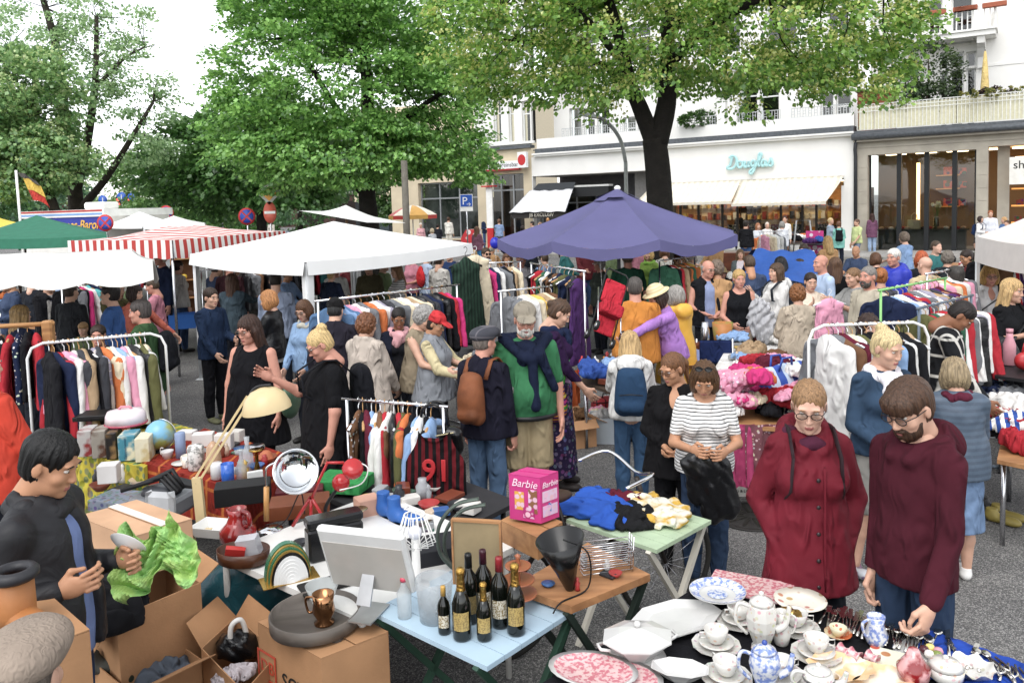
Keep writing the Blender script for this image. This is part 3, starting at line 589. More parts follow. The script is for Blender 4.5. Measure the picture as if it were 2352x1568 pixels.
def envelope(ells,n,rs,shell=.55,zmin=None):
 out=[];tot=sum(np.prod(r)**(2/3) for c,r in ells)
 for c,r in ells:
  k=max(3,int(n*np.prod(r)**(2/3)/tot));q=rs.normal(0,1,(k,3));q/=np.linalg.norm(q,axis=1)[:,None];q*=(rs.uniform(0,1,(k,1))**(1/3))*(1-shell)+shell*rs.uniform(.8,1.05,(k,1))
  out.append(arr(c)+q*arr(r))
 P=np.concatenate(out)
 return P if zmin is None else P[P[:,2]>zmin]
def tree(name,base,limbs,ells,n,per,size,cols,label,rad=.7,seed=1,bark='#2a241e',flat=.4,shell=.5,zmin=None,bloom=None,trans=.35,droop=.5,twigs=60,group=None):
 rs=np.random.RandomState(seed);root=emp(name,base,0,label,'tree',group);bm=mat(bark,rough=.95,var=.25,vs_=5,bump=.9,bs=14,bd=.03)
 b=MB()
 for P,r0,r1 in limbs:
  P=smooth(P,4);b.tube(P,[r0+(r1-r0)*i/(len(P)-1) for i in range(len(P))],10)
 cent=envelope(ells,n,rs,shell,zmin);cc=arr(np.mean([c for c,r in ells],0))
 ends=np.concatenate([np.array(smooth(P,3))[len(P)//2:] for P,_,_ in limbs])
 tr=b.ob('trunk',bm,root);tw=MB()
 for c in cent[rs.permutation(len(cent))[:twigs]]:
  e=ends[np.argmin(((ends-c)**2).sum(1))];m_=(e+c)/2+rs.normal(0,.15,3)+arr((0,0,.15));tw.tube([e,m_,c],[.035*rad,.022*rad,.006],5)
 tw.ob('branches',bm,root,kind='stuff')
 P=sprays(cent,rad,per,rs,flat);D=P-np.repeat(cent,per,0)+(P-cc)*.25;D/=np.linalg.norm(D,axis=1)[:,None]+1e-6
 V,F=leaves(P,D,size,rs,droop);ob('crown',mk('crown',V,F,False),leafm(*cols,trans),root,kind='stuff')
 if bloom:
  q=cent[rs.permutation(len(cent))[:int(len(cent)*bloom[2])]];P=sprays(q+arr((0,0,.12)),rad*.85,int(per*.75),rs,flat);D=rs.normal(0,1,P.shape);D/=np.linalg.norm(D,axis=1)[:,None]
  V,F=leaves(P,D,size*.72,rs,.2);ob('blossom',mk('blossom',V,F,False),leafm(bloom[0],bloom[1],.3),root,kind='stuff')
 return root
B=on(1525,640,0);B=arr(((1522-1176)/1830*17,17,0))
fz=lambda y:CAMZ+(459-y)/107.6
def lp(x,y,dy=0):return((x-1522)/107.6,dy,fz(y))
tree('linden_tree',B,[([(.04,0,-.05),(.0,0,1.5),lp(1516,400),lp(1508,320)],.31,.25),([lp(1508,330),lp(1478,250),lp(1455,190),lp(1425,90,-.4),lp(1370,-60,-1)],.2,.09),([lp(1514,330),lp(1538,240),lp(1548,140,.3),lp(1560,0,.6),lp(1590,-250,.8)],.24,.1),([lp(1455,190),lp(1380,120,1),lp(1250,60,1.8),lp(1120,40,2)],.1,.03),([lp(1548,150),lp(1620,90,-1),lp(1760,40,-2),lp(1900,60,-2.6)],.12,.03),([lp(1440,150),lp(1330,60,-1.2),lp(1180,10,-2.4)],.09,.03),([lp(1555,80),lp(1680,-60,1),lp(1850,-80,2)],.1,.04)],[((-3.2,-.5,6.6),(2.2,2.6,1.7)),((-.9,-1.4,6.1),(1.9,2.0,1.5)),((1.6,-1.6,6.3),(1.9,2.2,1.7)),((3.6,-.4,6.4),(1.7,2.4,1.8)),((0,1.5,6.5),(3.6,2.2,1.8)),((0,0,8.6),(4.6,4.2,2.4)),((1.75,-1.0,4.95),(.55,.7,.8)),((3.3,-1.2,4.9),(1.2,1.0,.6)),((-1.6,-.8,4.9),(1.3,1.2,.55)),((-3.6,0,5.3),(.9,1.2,.6)),((4.5,-.6,5.6),(.8,1,.7))],700,84,.098,('#3f7420','#98c648'),'large linden tree with pale blossoms and forked dark trunk behind the purple parasol',rad=.5,seed=3,bloom=('#b0bc4c','#d8de84',.8),shell=.45,bark='#1d1915',twigs=150)
def cb(x,Y):return arr(((x-1176)/1830*Y,Y,0))
tree('hornbeam_tree',cb(852,25),[([(0,0,-.05),(0,0,2),(-.05,0,3.6),(.1,0,6),(0,.2,9)],.36,.14),([(0,0,3.0),(-1.0,-.4,3.9),(-2.6,-.8,4.8)],.16,.06),([(0,0,3.6),(1.2,-.3,5.2),(2.6,-.2,6.2)],.15,.05),([(0,0,4.2),(-1.2,.4,6.2),(-2.2,.2,8)],.14,.05)],[((-.9,0,6.6),(3.6,3.4,3.2)),((1.8,0,5.6),(2.0,2.6,2.2)),((-2.8,-.4,5.0),(1.9,2.2,1.7)),((-.4,-1,4.4),(2.8,2.2,1.1)),((-1.6,0,9.3),(2.6,2.8,2.2)),((.9,.2,9.0),(2.4,2.6,2.4)),((2.9,-.4,4.0),(1.0,1.3,.8))],900,100,.13,('#40782a','#96cc5e'),'broad dense hornbeam tree with bright green crown in the centre',rad=.62,seed=5,shell=.62,bark='#1a1612',flat=.3,droop=.25,twigs=120)
tree('maple_tree',cb(602,33),[([(0,0,-.05),(.05,0,2.5),(0,0,6)],.3,.1),([(0,0,2.8),(-1.5,0,4.4)],.12,.05)],[((0,0,5),(3.4,3,2.3)),((-2.4,0,4.6),(2.2,2.4,2.0)),((1.5,-.6,3.9),(2.0,2,1.1))],300,70,.2,('#2c5a20','#6aa048'),'darker maple tree standing just left behind the hornbeam',rad=.75,seed=6,shell=.6)
tree('locust_tree',cb(190,30),[([(0,0,-.05),(-.1,0,2.5),(-.15,0,4.0),(-.35,0,6.5),(-.5,.2,8.6),(-.9,0,11)],.34,.1),([(-.1,0,3.6),(.45,0,5.4),(.9,0,7.6),(1.0,.2,10)],.2,.07),([(0,0,2.9),(1.2,-.3,4.0),(2.4,-.4,5.6),(3.0,0,6.8)],.16,.05),([(-.3,0,6.4),(-1.4,0,7.8),(-2.2,0,9)],.1,.03),([(.9,0,7.4),(2.0,0,8.4),(2.8,0,8.8)],.08,.03)],[((-.8,0,9.6),(2.0,2,1.6)),((1.4,0,9.4),(1.9,2,1.6)),((2.5,0,7.0),(1.4,1.6,1.2)),((.3,0,7.2),(1.3,1.5,1.0)),((2.7,-.3,5.2),(1.2,1.4,.8)),((-2.0,0,8.6),(1.0,1.2,.8))],190,60,.12,('#5f8a50','#a8c88a'),'tall airy locust tree with open crown and twin trunks at left',rad=.55,seed=8,shell=.35,bark='#39322a',twigs=110,trans=.45)
tree('young_linden_tree',cb(150,27),[([(.35,0,-.05),(.1,0,1.8),(-.4,0,3.4),(-.9,0,6)],.26,.1)],[((-1.2,0,6.6),(2.0,2,2.0)),((-.9,-.3,4.6),(1.9,1.8,1.3)),((-2.0,0,5.4),(1.5,1.6,2.0))],300,70,.15,('#41703a','#9ac274'),'leafy pale green linden tree at the far left edge',rad=.6,seed=9,bloom=('#9ab868','#c9d698',.6),shell=.55,bark='#332c25')
for i,(x,Y,zc_,r,c,lb) in enumerate(((430,48,4.6,(4.2,3,3.2),('#3c6a30','#80ac56'),'rounded mid green tree between the locust and the hornbeam'),(60,52,4.0,(4.5,3,3.0),('#40664a','#7aa678'),'bluish green tree low behind the flagpole'),(-120,40,6,(4,3,4.5),('#2f5f28','#70a050'),'tree partly cut off by the left picture edge'),(300,75,5.0,(6,4,3.8),('#5a7a3c','#9cb86c'),'far yellowish tree above the traffic lights'),(520,70,4.8,(6,4,4),('#3a6238','#6fa060'),'far dark green tree behind the parked cars'),(930,60,4.0,(2.6,2.4,2.6),('#2c4f1e','#5f8a3a'),'small tree behind the concrete lamp post'),(-420,48,6,(5,4,4.5),('#3c6a30','#80ac56'),'tree beyond the left picture edge'),(-760,60,6,(6,4,5),('#3a6238','#6fa060'),'farther tree beyond the left picture edge'),(690,62,6.0,(5,4,4.5),('#38603c','#6a9a5a'),'far dark tree behind the white parasol'))):
 tree('background_tree',cb(x,Y),[([(0,0,-.05),(.1,0,2),(0,0,zc_+1)],.3,.1)],[((0,0,zc_),r),((r[0]*.4,-.3,zc_-r[2]*.25),(r[0]*.6,r[1]*.6,r[2]*.5))],150,60,.25,c,lb,rad=1.0,seed=20+i,shell=.6,twigs=10,group='trees along the far street')
def bush(name,loc,r,n,size,cols,label,cat='shrub',seed=1,pot=None,stem=True):
 rs=np.random.RandomState(seed);root=emp(name,loc,0,label,cat);c=envelope([((0,0,r[2]),r)],n,rs,.5);P=sprays(c,min(r)*.45,30,rs,.6);D=P-arr((0,0,r[2]));D/=np.linalg.norm(D,axis=1)[:,None]+1e-6
 V,F=leaves(P,D,size,rs,.2);ob('foliage',mk('foliage',V,F,False),leafm(*cols),root,kind='stuff')
 if stem:MB().tube([(0,0,-.1),(.03,0,r[2]),(0,0,r[2]*1.5)],[.05,.04,.02],6).ob('stem',mat('#3a2d22'),root)
zt_=zg1
bush('box_tree',fp(ft(2130,190,1.0),1.2,zt_+1.2),(1.25,1.1,1.25),90,.12,('#14290c','#3f5a1c'),'round clipped dark green tree on the upper terrace',seed=31)
bush('pine_shrub',fp(ft(2128,215,.7),.7,zt_+.7),(1.3,.8,.55),60,.12,('#1c3418','#4f6b3c'),'low spreading pine shrub on the upper terrace',seed=32)
bush('terrace_shrub',fp(ft(2285,205,.5),.5,zt_+.85),(.8,.4,.3),30,.1,('#2a1f1c','#4d3a32'),'dark reddish shrub beside the folded yellow parasol',seed=33)
bush('flower_hedge',fp(ft(2320,208,.1),.1,zt_+1.0),(2.2,.3,.16),50,.09,('#3d5a22','#a8a04a'),'low yellow green planting along the terrace railing',seed=34)
bush('balcony_bush',fp(ft(1607,290),.15,zp+.45),(1.1,.4,.42),60,.11,('#1d3d12','#4f7a2c'),'bright green bush overhanging the white balcony railing',seed=35)
bush('climbing_plant',fp(ft(1688,250,1.2),1.0,zp+.4),(.7,.5,1.1),70,.11,('#24471a','#5d8a3a'),'tall green climbing plant on the white balcony',seed=36)
bush('hedge',arr((-21.5,66,0)),(7,.8,.8),160,.18,('#234a17','#4f8a2c'),'bright green clipped hedge behind the parked cars','hedge',seed=37,stem=False)
# tents and parasols
TW=mat('#e4e4e2',rough=.75,var=.04,vs_=1.5,bump=.12,bs=3,spec=.2,bd=.06)
def gazebo(label,C,zE,zP,fab,vfab=None,legs=True,val=.17,legm=None,sag=.06,name='gazebo_tent',wrap=False,group=None,scal=0):
 C=[arr((c[0],c[1],0)) for c in C];mid=sum(C)/4;root=emp(name,mid,0,label,'tent',group);n=10;b=MB()
 for k in range(4):
  a,c=C[k]-mid,C[(k+1)%4]-mid;G=[]
  for i in range(n+1):
   u=i/n;row=[]
   for j in range(n+1):
    v=j/n;e=a+(c-a)*v;p=e*(1-u);ez=zE-sag*.6*sin(pi*v)*(1-u);z=ez+(zP-ez)*(u**.92)-sag*sin(pi*u)*.5;row.append((p[0],p[1],z))
   G.append(row)
  b.sheet(G)
 b.ob('canopy',fab,root)
 for k in range(4):
  a,c=C[k]-mid,C[(k+1)%4]-mid;m=24 if scal else 14;o=(a+c)/2;o=o/(np.linalg.norm(o)+1e-9)*.02
  G=[[(*(a+(c-a)*(j/m)+o*(1+i))[:2],zE+.01-sag*.6*sin(pi*j/m)-val*i/2-(scal*abs(sin(pi*j/m*4)) if i==2 else 0)*1.0) for j in range(m+1)] for i in range(3)]
  MB().sheet(G).ob('valance',vfab or fab,root)
 if legs:
  lm=legm or paint('#d5d8da')
  for k in(range(4) if legs is True else legs):
   p=C[k]-mid;q=p*.985;MB().tube([(q[0],q[1],.0),(q[0],q[1],zE-.02)],.024,8).ob('leg',lm,root);MB().box((q[0]-.06,q[1]-.06,0),(q[0]+.06,q[1]+.06,.012)).ob('foot',lm,root)
   if wrap:
    e1=(C[(k+1)%4]-C[k]);e1/=np.linalg.norm(e1);e2=(C[k-1]-C[k]);e2/=np.linalg.norm(e2);W_=MB();
    for e in(e1,e2):
     G=[[(*(p+e*(.01+.06*j*(1-.3*i/8))+arr((0,.01,0)))[:2],zE-.05-i*(zE*.8)/8) for j in range(3)] for i in range(9)];MB().sheet(G).ob('leg_sleeve',fab,root)
 return root
def gp(x,y,z):p=on(x,y,z);return(p[0],p[1])
L_,F_,R_=gp(440,588,1.95),gp(702,604,1.97),gp(1082,557,2.0);Bk=(L_[0]+R_[0]-F_[0],L_[1]+R_[1]-F_[1])
gazebo('large white gazebo tent in the centre with white legs',[L_,F_,R_,Bk],1.98,2.42,TW,wrap=True)
A_,B_=at(350,603,8.0),at(-260,575,8.3);d=arr((B_[0]-A_[0],B_[1]-A_[1],0));
gazebo('white stall tent with green edged scalloped valance at the left edge',[(A_[0],A_[1]),(A_[0]-1.5,A_[1]+2.7),(B_[0]-1.5,B_[1]+2.7),(B_[0],B_[1])],2.15,2.2,mat('#d6d5d0',rough=.8,var=.06,vs_=2,dirt=.12),val=.2,scal=.06,sag=.05,legs=(1,2))
st=lambda ax,f:mat('#e3dfda',rough=.85,var=.05,pat='stripe',col2='#b8332c',ps=f,axis=ax)
S0,S1,S2=at(157,555,14.2),at(396,550,12.6),at(655,524,16.5);S3=S0+S2-S1
def stripedtent():
 root=emp('striped_tent',(S1[0],S1[1],0),atan2(S2[1]-S1[1],S2[0]-S1[0]),'red and white striped stall tent left of the white gazebo','tent');ux=sqrt((S2[0]-S1[0])**2+(S2[1]-S1[1])**2)
 v=arr((S0[0]-S1[0],S0[1]-S1[1]));an=root.rotation_euler.z;vx,vy=v[0]*cos(an)+v[1]*sin(an),-v[0]*sin(an)+v[1]*cos(an);z=2.2;rise=.22
 G=[[(ux*u+vx*v_,vy*v_,z+rise*(1-abs(2*v_-1))**1.0*(1-abs(2*u-1))**.5-.05*sin(pi*u*3)**2) for u in np.linspace(0,1,17)] for v_ in np.linspace(0,1,13)]
 MB().sheet(G).ob('canopy',st('X',30),root)
 G=[[(ux*u,-.01-.01*i,z-i*.14-(.03*abs(sin(u*22)) if i==2 else 0)) for u in np.linspace(0,1,40)] for i in range(3)];MB().sheet(G).ob('valance',st('X',30),root)
 m=st('X',30);G=[[(-.02+vx*u*1.0,vy*u,z-i*.14-(.03*abs(sin(u*22)) if i==2 else 0)) for u in np.linspace(0,1,40)] for i in range(3)];MB().sheet(G).ob('valance',st('Y',30),root)
 for p in((.05,.05),(ux-.05,.05),(vx+.05,vy-.05),(ux+vx-.05,vy-.05)):MB().tube([(p[0],p[1],0),(p[0],p[1],z)],.022,8).ob('leg',STEEL,root)
stripedtent()
def peaktent(x0,x1,y,Y,xp,yp,col,label,val=.2,depth=3.0):
 a,b=at(x0,y,Y),at(x1,y-(x1-x0)*.02,Y);pk=at(xp,yp,Y+depth/2);k=(Y+depth)/Y;gazebo(label,[(a[0],a[1]),(b[0],b[1]),(b[0]*k,b[1]+depth),(a[0]*k,a[1]+depth)],(a[2]+b[2])/2,pk[2],col,val=val)
peaktent(-70,245,548,14.5,88,494,mat('#1f6b52',rough=.8,var=.1,bump=.2,bs=3,bd=.05),'green peaked stall tent at the left',.18)
peaktent(244,400,516,22,305,486,TW,'low white pyramid tent beside the blue food stand',.1);peaktent(330,470,518,21,410,495,TW,'second white pyramid tent right of the blue food stand',.1)
peaktent(-60,62,518,24,20,500,mat('#d9c53a',rough=.8),'bright yellow tent top at the far left edge',.1)
a=gp(2238,545,2.0);
c1,c2=at(2243,548,9.5),at(2430,560,7.6);gazebo('pale beige gazebo tent cut by the right picture edge',[(c1[0],c1[1]),(c2[0],c2[1]),(c2[0]+2.2,c2[1]+1.9),(c1[0]+2.2,c1[1]+1.9)],(c1[2]+c2[2])/2,2.42,mat('#cfc8c2',rough=.8,var=.04),wrap=True,val=.3)
pw=at(795,476,19);wp=emp('white_parasol',(pw[0],pw[1],0),0,'large flat white square parasol under the hornbeam','parasol');zz=pw[2]
cn=[at(687,484,18.2),at(843,511,15.6),at(932,512,19.5),at(800,486,22.5)];b=MB()
for k in range(4):
 p,q=cn[k]-arr((pw[0],pw[1],0)),cn[(k+1)%4]-arr((pw[0],pw[1],0));b.sheet([[((p+(q-p)*j/6)*(1-i/6)+arr((0,0,zz+.05))*(i/6)-arr((0,0,.08*sin(pi*i/6)))) for j in range(7)] for i in range(7)])
b.ob('canopy',TW,wp);MB().tube([(0,0,0),(0,0,zz)],.03,8).ob('pole',paint('#8a6a48'),wp)
PC=arr(((1422-1176)/1830*13.4,13.4,0));RR,zr_,za=2.05,2.04,2.72;PURP=mat('#5b5984',rough=.75,var=.05,vs_=2,bump=.12,bs=4,spec=.25,bd=.04)
pp=emp('purple_parasol',PC,R(9),'large octagonal purple parasol in front of the linden tree','parasol')
for k in range(8):
 a0,a1=2*pi*k/8,2*pi*(k+1)/8
 G=[[((RR*(1-u*.93))*(cos(a0)*(1-v)+cos(a1)*v),(RR*(1-u*.93))*(sin(a0)*(1-v)+sin(a1)*v),zr_+(za-zr_)*u**.95-.13*sin(pi*v)*(1-u)-.05*sin(pi*u)) for v in np.linspace(0,1,9)] for u in np.linspace(0,1,9)]
 MB().sheet(G).ob('canopy_panel',PURP,pp)
 G=[[(RR*(cos(a0)*(1-v)+cos(a1)*v)*1.004,RR*(sin(a0)*(1-v)+sin(a1)*v)*1.004,zr_-.13*sin(pi*v)-.16*i/2+(.015*sin(v*19+k*3)*(i/2))) for v in np.linspace(0,1,13)] for i in range(3)]
 MB().sheet(G).ob('valance',PURP,pp);MB().tube([(RR*.98*cos(a0),RR*.98*sin(a0),zr_-.02),(0,0,za-.25)],.012,5).ob('rib',DARKM,pp)
 G=[[((.42*(1-u))*(cos(a0)*(1-v)+cos(a1)*v),(.42*(1-u))*(sin(a0)*(1-v)+sin(a1)*v),za-.12+.22*u+(.05*((k*7)%3-.6)*(1-u))) for v in np.linspace(0,1,4)] for u in np.linspace(0,1,4)];MB().sheet(G).ob('vent_flap',PURP,pp)
MB().tube([(0,0,0),(0,0,za)],.03,8).ob('pole',paint('#6a6f74'),pp);MB().ball((0,0,za+.1),(.06,.06,.05),8).ob('finial',WHITE,pp);MB().lathe([(.3,0),(.3,.08),(.05,.12),(.04,.3)],16).ob('base',mat('#66686a',rough=.8),pp)
q=at(948,500,33);ry=emp('striped_parasol',(q[0],q[1],0),0,'small red white and yellow segmented parasol by the lamp post','parasol')
for k in range(8):
 a0,a1=2*pi*k/8,2*pi*(k+1)/8;z=at(948,494,33)[2];zt2=at(948,471,33)[2]
 MB().sheet([[(1.0*(1-u)*(cos(a0)*(1-v)+cos(a1)*v),1.0*(1-u)*(sin(a0)*(1-v)+sin(a1)*v),z+(zt2-z)*(1-(1-u)**1.6)) for v in np.linspace(0,1,4)] for u in np.linspace(0,1,5)]).ob('canopy_panel',paint(['#c23226','#e6ddc8','#d9a13a','#e6ddc8'][k%4]),ry)
 MB().sheet([[(1.0*(cos(a0)*(1-v)+cos(a1)*v),1.0*(sin(a0)*(1-v)+sin(a1)*v),z-.16*u) for v in np.linspace(0,1,4)] for u in(0,1)]).ob('valance',paint(['#d9a13a','#c23226'][k%2]),ry)
MB().tube([(0,0,0),(0,0,2.6)],.025,6).ob('pole',WHITE,ry)
tp=[at(1737,571,12.5),at(1868,572,12.2),at(1697,642,11.6),at(1905,648,11.4)];c=arr((*((tp[0]+tp[1])/2)[:2],0));tb=emp('blue_tarp',c,0,'bright blue tarpaulin draped over a low frame behind the sellers','tarpaulin')
G=[]
for u in np.linspace(0,1,12):
 row=[]
 for v in np.linspace(0,1,16):
  p=(tp[0]*(1-v)+tp[1]*v)*(1-u)+(tp[2]*(1-v)+tp[3]*v)*u-c;p=p+arr((0,-.1*u,.02*sin(v*17+u*5)-.03*sin(pi*v)*(1-u)));row.append(p)
 G.append(row)
BT=mat('#1d4f9e',rough=.6,var=.12,vs_=4,bump=.35,bs=7,bd=.04);MB().sheet(G).ob('front_sheet',BT,tb)
G=[[G[0][j]+arr((0,.0+1.2*u,-.9*u*u)) for j in range(16)] for u in np.linspace(0,1,6)];MB().sheet(G).ob('rear_sheet',BT,tb)
for v in(0,15):MB().tube([arr(G[0][v])*arr((1,1,0)),G[0][v]],.02,6).ob('post',STEEL,tb)
# street furniture and background
fw0,fw1=at(56,505,24),at(243,505,22.5);an=atan2(fw1[1]-fw0[1],fw1[0]-fw0[0]);Lw=np.linalg.norm(fw1-fw0)
fv=emp('food_stand',(fw0[0],fw0[1],0),an,'blue food stand with yellow lettering Pommes-Baron and striped roof edge','food stand');zt3=at(150,483,23)[2];zb3=at(150,527,23)[2];xs_=Lw*.26
MB().box((0,0,.4),(Lw,2.2,zt3-.2)).ob('cabin',paint('#d9d6cf'),fv);MB().box((xs_,-.06,zb3-.2),(Lw,-.004,zt3-.21)).ob('front_board',paint('#1d2f9a'),fv);MB().box((-.05,-.1,zt3-.205),(Lw+.05,2.3,zt3)).ob('roof',WHITE,fv)
for i,(z0,c) in enumerate(((.01,'#b3332b'),(.1,'#6f9bd0'))):MB().box((.0,-.106-.002*i,zt3-z0-.055),(Lw,-.1005,zt3-z0)).ob('roof_stripe',paint(c),fv)
text('Pommes-Baron',.36,paint('#e0a92c'),fv,XF((xs_+(Lw-xs_)*.52,-.07,zb3+.0),(R(90),0,0)),shear=.25,bev=.006,label='yellow lettering reading Pommes-Baron');MB().box((Lw*.52,.6,zt3),(Lw*.75,1.2,zt3+.22),bev=.05).ob('roof_fan',WHITE,fv)
fl=at(48,470,23);fg=emp('flag',(fl[0],fl[1],0),0,'black yellow red flag on a white pole at the left','flag');zf=at(48,391,23)[2];MB().tube([(-.02,0,0),(-.07,0,zf)],.035,8).ob('pole',WHITE,fg)
for k,c in enumerate(('#55524e','#d9b440','#c0392c')):
 G=[[(-.05+u*.5+.12*(k+w_),.08*sin(u*7+k),zf-.05-((0,.16,.5,.8)[k]*(1-w_)+(0,.16,.5,.8)[k+1]*w_)-.25*u*u-.02*sin(u*9)) for u in np.linspace(0,1,9)] for w_ in np.linspace(0,1,4)];MB().sheet(G).ob('stripe',cloth(c),fg)
def post(name,x,ytop,Y,r,m,label,cat,base_y=None):
 p=at(x,ytop,Y);e=emp(name,(p[0],p[1],0),0,label,cat);MB().tube([(0,0,0),(0,0,p[2])],[r*1.15,r],10).ob('post',m,e);return e,p[2]
post('concrete_post',928,369,22,.09,mat('#6a655c',rough=.9,var=.15),'plain grey concrete post beside the red yellow parasol','post')
e,z=post('street_lamp',1437,372,21,.05,mat('#8a8d8c',rough=.5,metal=.4),'curved grey street lamp left of the linden trunk','street lamp');P=[(0,0,z-.02)]+[tuple(at(x,y,21)-arr((e.location[0],21,0))) for x,y in((1428,330),(1412,300),(1390,278),(1370,268))]
MB().tube(smooth(P),[.05]*25,8).ob('arm',mat('#8a8d8c',rough=.5,metal=.4),e);h_=arr(P[-1]);MB().box((-.42,-.09,-.05),(.08,.09,.04),M=XF(h_,(0,R(12),0)),bev=.02).ob('lamp_head',mat('#b9bcbc',rough=.4),e)
def roundsign(x,y,Y,r,label,kind='nostop'):
 p=at(x,y,Y);e=emp('road_sign',(p[0],p[1],0),0,label,'road sign');MB().tube([(0,.03,0),(0,.03,p[2]+r)],.03,8).ob('post',STEEL,e)
 if kind=='nostop':
  MB().lathe([(r,0),(r,.01),(0,.01)],28,M=XF((0,0,p[2]),(R(90),0,0))).ob('red_disc',paint('#c3242b'),e);MB().lathe([(r*.78,.012),(r*.78,.016),(0,.016)],28,M=XF((0,0,p[2]),(R(90),0,0))).ob('blue_disc',paint('#2b4fb3'),e)
  for a in(45,-45):MB().box((-r*.8,-.022,-r*.09),(r*.8,-.0175,r*.09),M=XF((0,0 if a>0 else-.003,p[2]),(0,R(a),0))).ob('cross_bar',paint('#c3242b'),e)
 elif kind=='blue':
  MB().lathe([(r,0),(r,.01),(0,.01)],28,M=XF((0,0,p[2]),(R(90),0,0))).ob('disc',paint('#2b5fc0'),e);MB().box((-r*.1,-.02,-r*.5),(r*.1,-.0105,r*.5),M=XF((0,0,p[2]))).ob('arrow',WHITE,e)
 elif kind=='noentry':
  MB().lathe([(r,0),(r,.01),(0,.01)],28,M=XF((0,0,p[2]),(R(90),0,0)),sx=.6).ob('disc',paint('#cf5a44'),e);MB().box((-r*.5,-.02,-r*.12),(r*.5,-.0105,r*.12),M=XF((0,0,p[2]))).ob('bar',WHITE,e)
  M_=XF((.0,0,p[2]+r*1.75),(0,R(45),0));MB().box((-r*.75,-.01,-r*.75),(r*.75,0,r*.75),M=M_).ob('diamond_rim',paint('#a8a8a0'),e);MB().box((-r*.5,-.016,-r*.5),(r*.5,-.0105,r*.5),M=M_).ob('diamond',paint('#d9921f'),e)
 elif kind=='park':
  MB().box((-r,-.01,-r),(r,.01,r),M=XF((0,0,p[2])),bev=0).ob('plate_rim',WHITE,e);MB().box((-r*.92,-.016,-r*.92),(r*.92,-.0105,r*.92),M=XF((0,0,p[2]))).ob('plate',paint('#1e55b5'),e);text('P',r*1.7,WHITE,e,XF((-r*.25,-.017,p[2]-r*.6),(R(90),0,0)),ext=.002);text('\u2192',r*.9,WHITE,e,XF((r*.35,-.017,p[2]-r*.85),(R(90),0,0)),ext=.002,name='arrow');MB().box((-r,-.01,-r*1.65),(r,.01,-r*1.04),M=XF((0,0,p[2]))).ob('supplement_plate',WHITE,e)
roundsign(242,512,20,.21,'round red and blue no stopping sign overlapping the food stand');roundsign(382,489,27,.25,'round no stopping sign on its own under the trees');roundsign(567,497,26,.28,'dark shaded no stopping sign beside the maple');roundsign(236,459,50,.28,'blue disc direction sign above the food stand','blue');roundsign(279,452,52,.3,'blue arrow sign above the left red traffic light','blue');roundsign(304,452,52,.3,'blue arrow sign above the right red traffic light','blue')
roundsign(620,488,25,.34,'orange no entry sign below a yellow diamond priority sign','noentry');roundsign(1071,461,34,.27,'blue parking sign with white P and arrow at the bank','park')
for x,y,c,lb in((274,470,'r','left red traffic light behind the white tents'),(300,470,'r','right red traffic light behind the white tents'),(508,463,'g','green traffic light beside the hedge'),(240,475,'k','unlit dark traffic light near the food stand')):
 p=at(x,y,54);e=emp('traffic_light',(p[0],p[1],0),0,lb,'traffic light');MB().tube([(0,.1,0),(0,.1,p[2]+.6)],.06,8).ob('post',STEEL,e);MB().box((-.17,-.1,p[2]-.55),(.17,.1,p[2]+.55),bev=.04).ob('housing',DARKM,e)
 for k in range(3):MB().lathe([(.11,0),(.11,.03),(0,.03)],12,M=XF((0,-.105,p[2]+.33-k*.33),(R(90),0,0))).ob('lens',mat('#e33a2e',emit=1.5) if(c=='r' and k<2) else mat('#38d08a',emit=1.5) if(c=='g' and k==2) else mat('#17191a'),e)
def car(x,y,Y,rz,col,label):
 p=on(x,y,0) if Y is None else arr((*at(x,y,Y)[:2],0));e=emp('parked_car',p,rz,label,'car','cars parked at the back')
 pr=[(-2.1,.35),(-2.12,.75),(-1.9,.95),(-1.45,1.0),(-.95,1.42),(.55,1.45),(1.25,1.0),(1.95,.88),(2.1,.6),(2.08,.32)]
 b=MB();b.prism(pr,(-.82,.82));b.ob('body',gloss(col,coat=.6),e)
 for s in(-1,1):
  MB().prism([(-1.3,1.02),(-.88,1.36),(.5,1.38),(1.05,1.02)],(s*.822,s*.828)).ob('side_window',gloss('#15191c'),e)
  for wx in(-1.3,1.3):w_=MB().lathe([(.31,-.1),(.32,0),(.31,.1)],18,M=XF((wx,s*.76,.31),(R(90),0,0))).ob('wheel',mat('#151515',rough=.9),e);MB().lathe([(.19,0),(.19,.02)],14,M=XF((wx,s*(.865 if s>0 else .885),.31),(R(90),0,0))).ob('rim',STEEL,w_)
  MB().box((-2.13,s*.62-.14,.62),(-2.09,s*.62+.14,.82)).ob('tail_light',gloss('#b3211c'),e);MB().box((2.04,s*.6-.16,.62),(2.1,s*.6+.16,.76)).ob('headlight',gloss('#d8dcde'),e)
 MB().add([(-1.42,-.7,1.01),(-1.42,.7,1.01),(-.98,.66,1.4),(-.98,-.66,1.4)],[(3,2,1,0)]).ob('rear_window',gloss('#15191c'),e,loc=(-.02,0,.01));MB().add([(1.22,-.7,1.02),(1.22,.7,1.02),(.6,.66,1.42),(.6,-.66,1.42)],[(0,1,2,3)]).ob('windscreen',gloss('#1a2024'),e,loc=(.02,0,.01))
car(480,520,46,R(172),'#a9b0b6','silver parked car with red tail light facing left behind the tents');car(395,520,50,R(8),'#c9ccd0','pale grey parked car left of the silver car');car(640,520,48,R(10),'#8b96a3','blue grey parked car under the hornbeam');car(560,518,52,R(175),'#d6d6d4','white parked car between silver and blue grey cars');car(330,520,56,R(5),'#42474d','dark parked car behind the traffic lights')
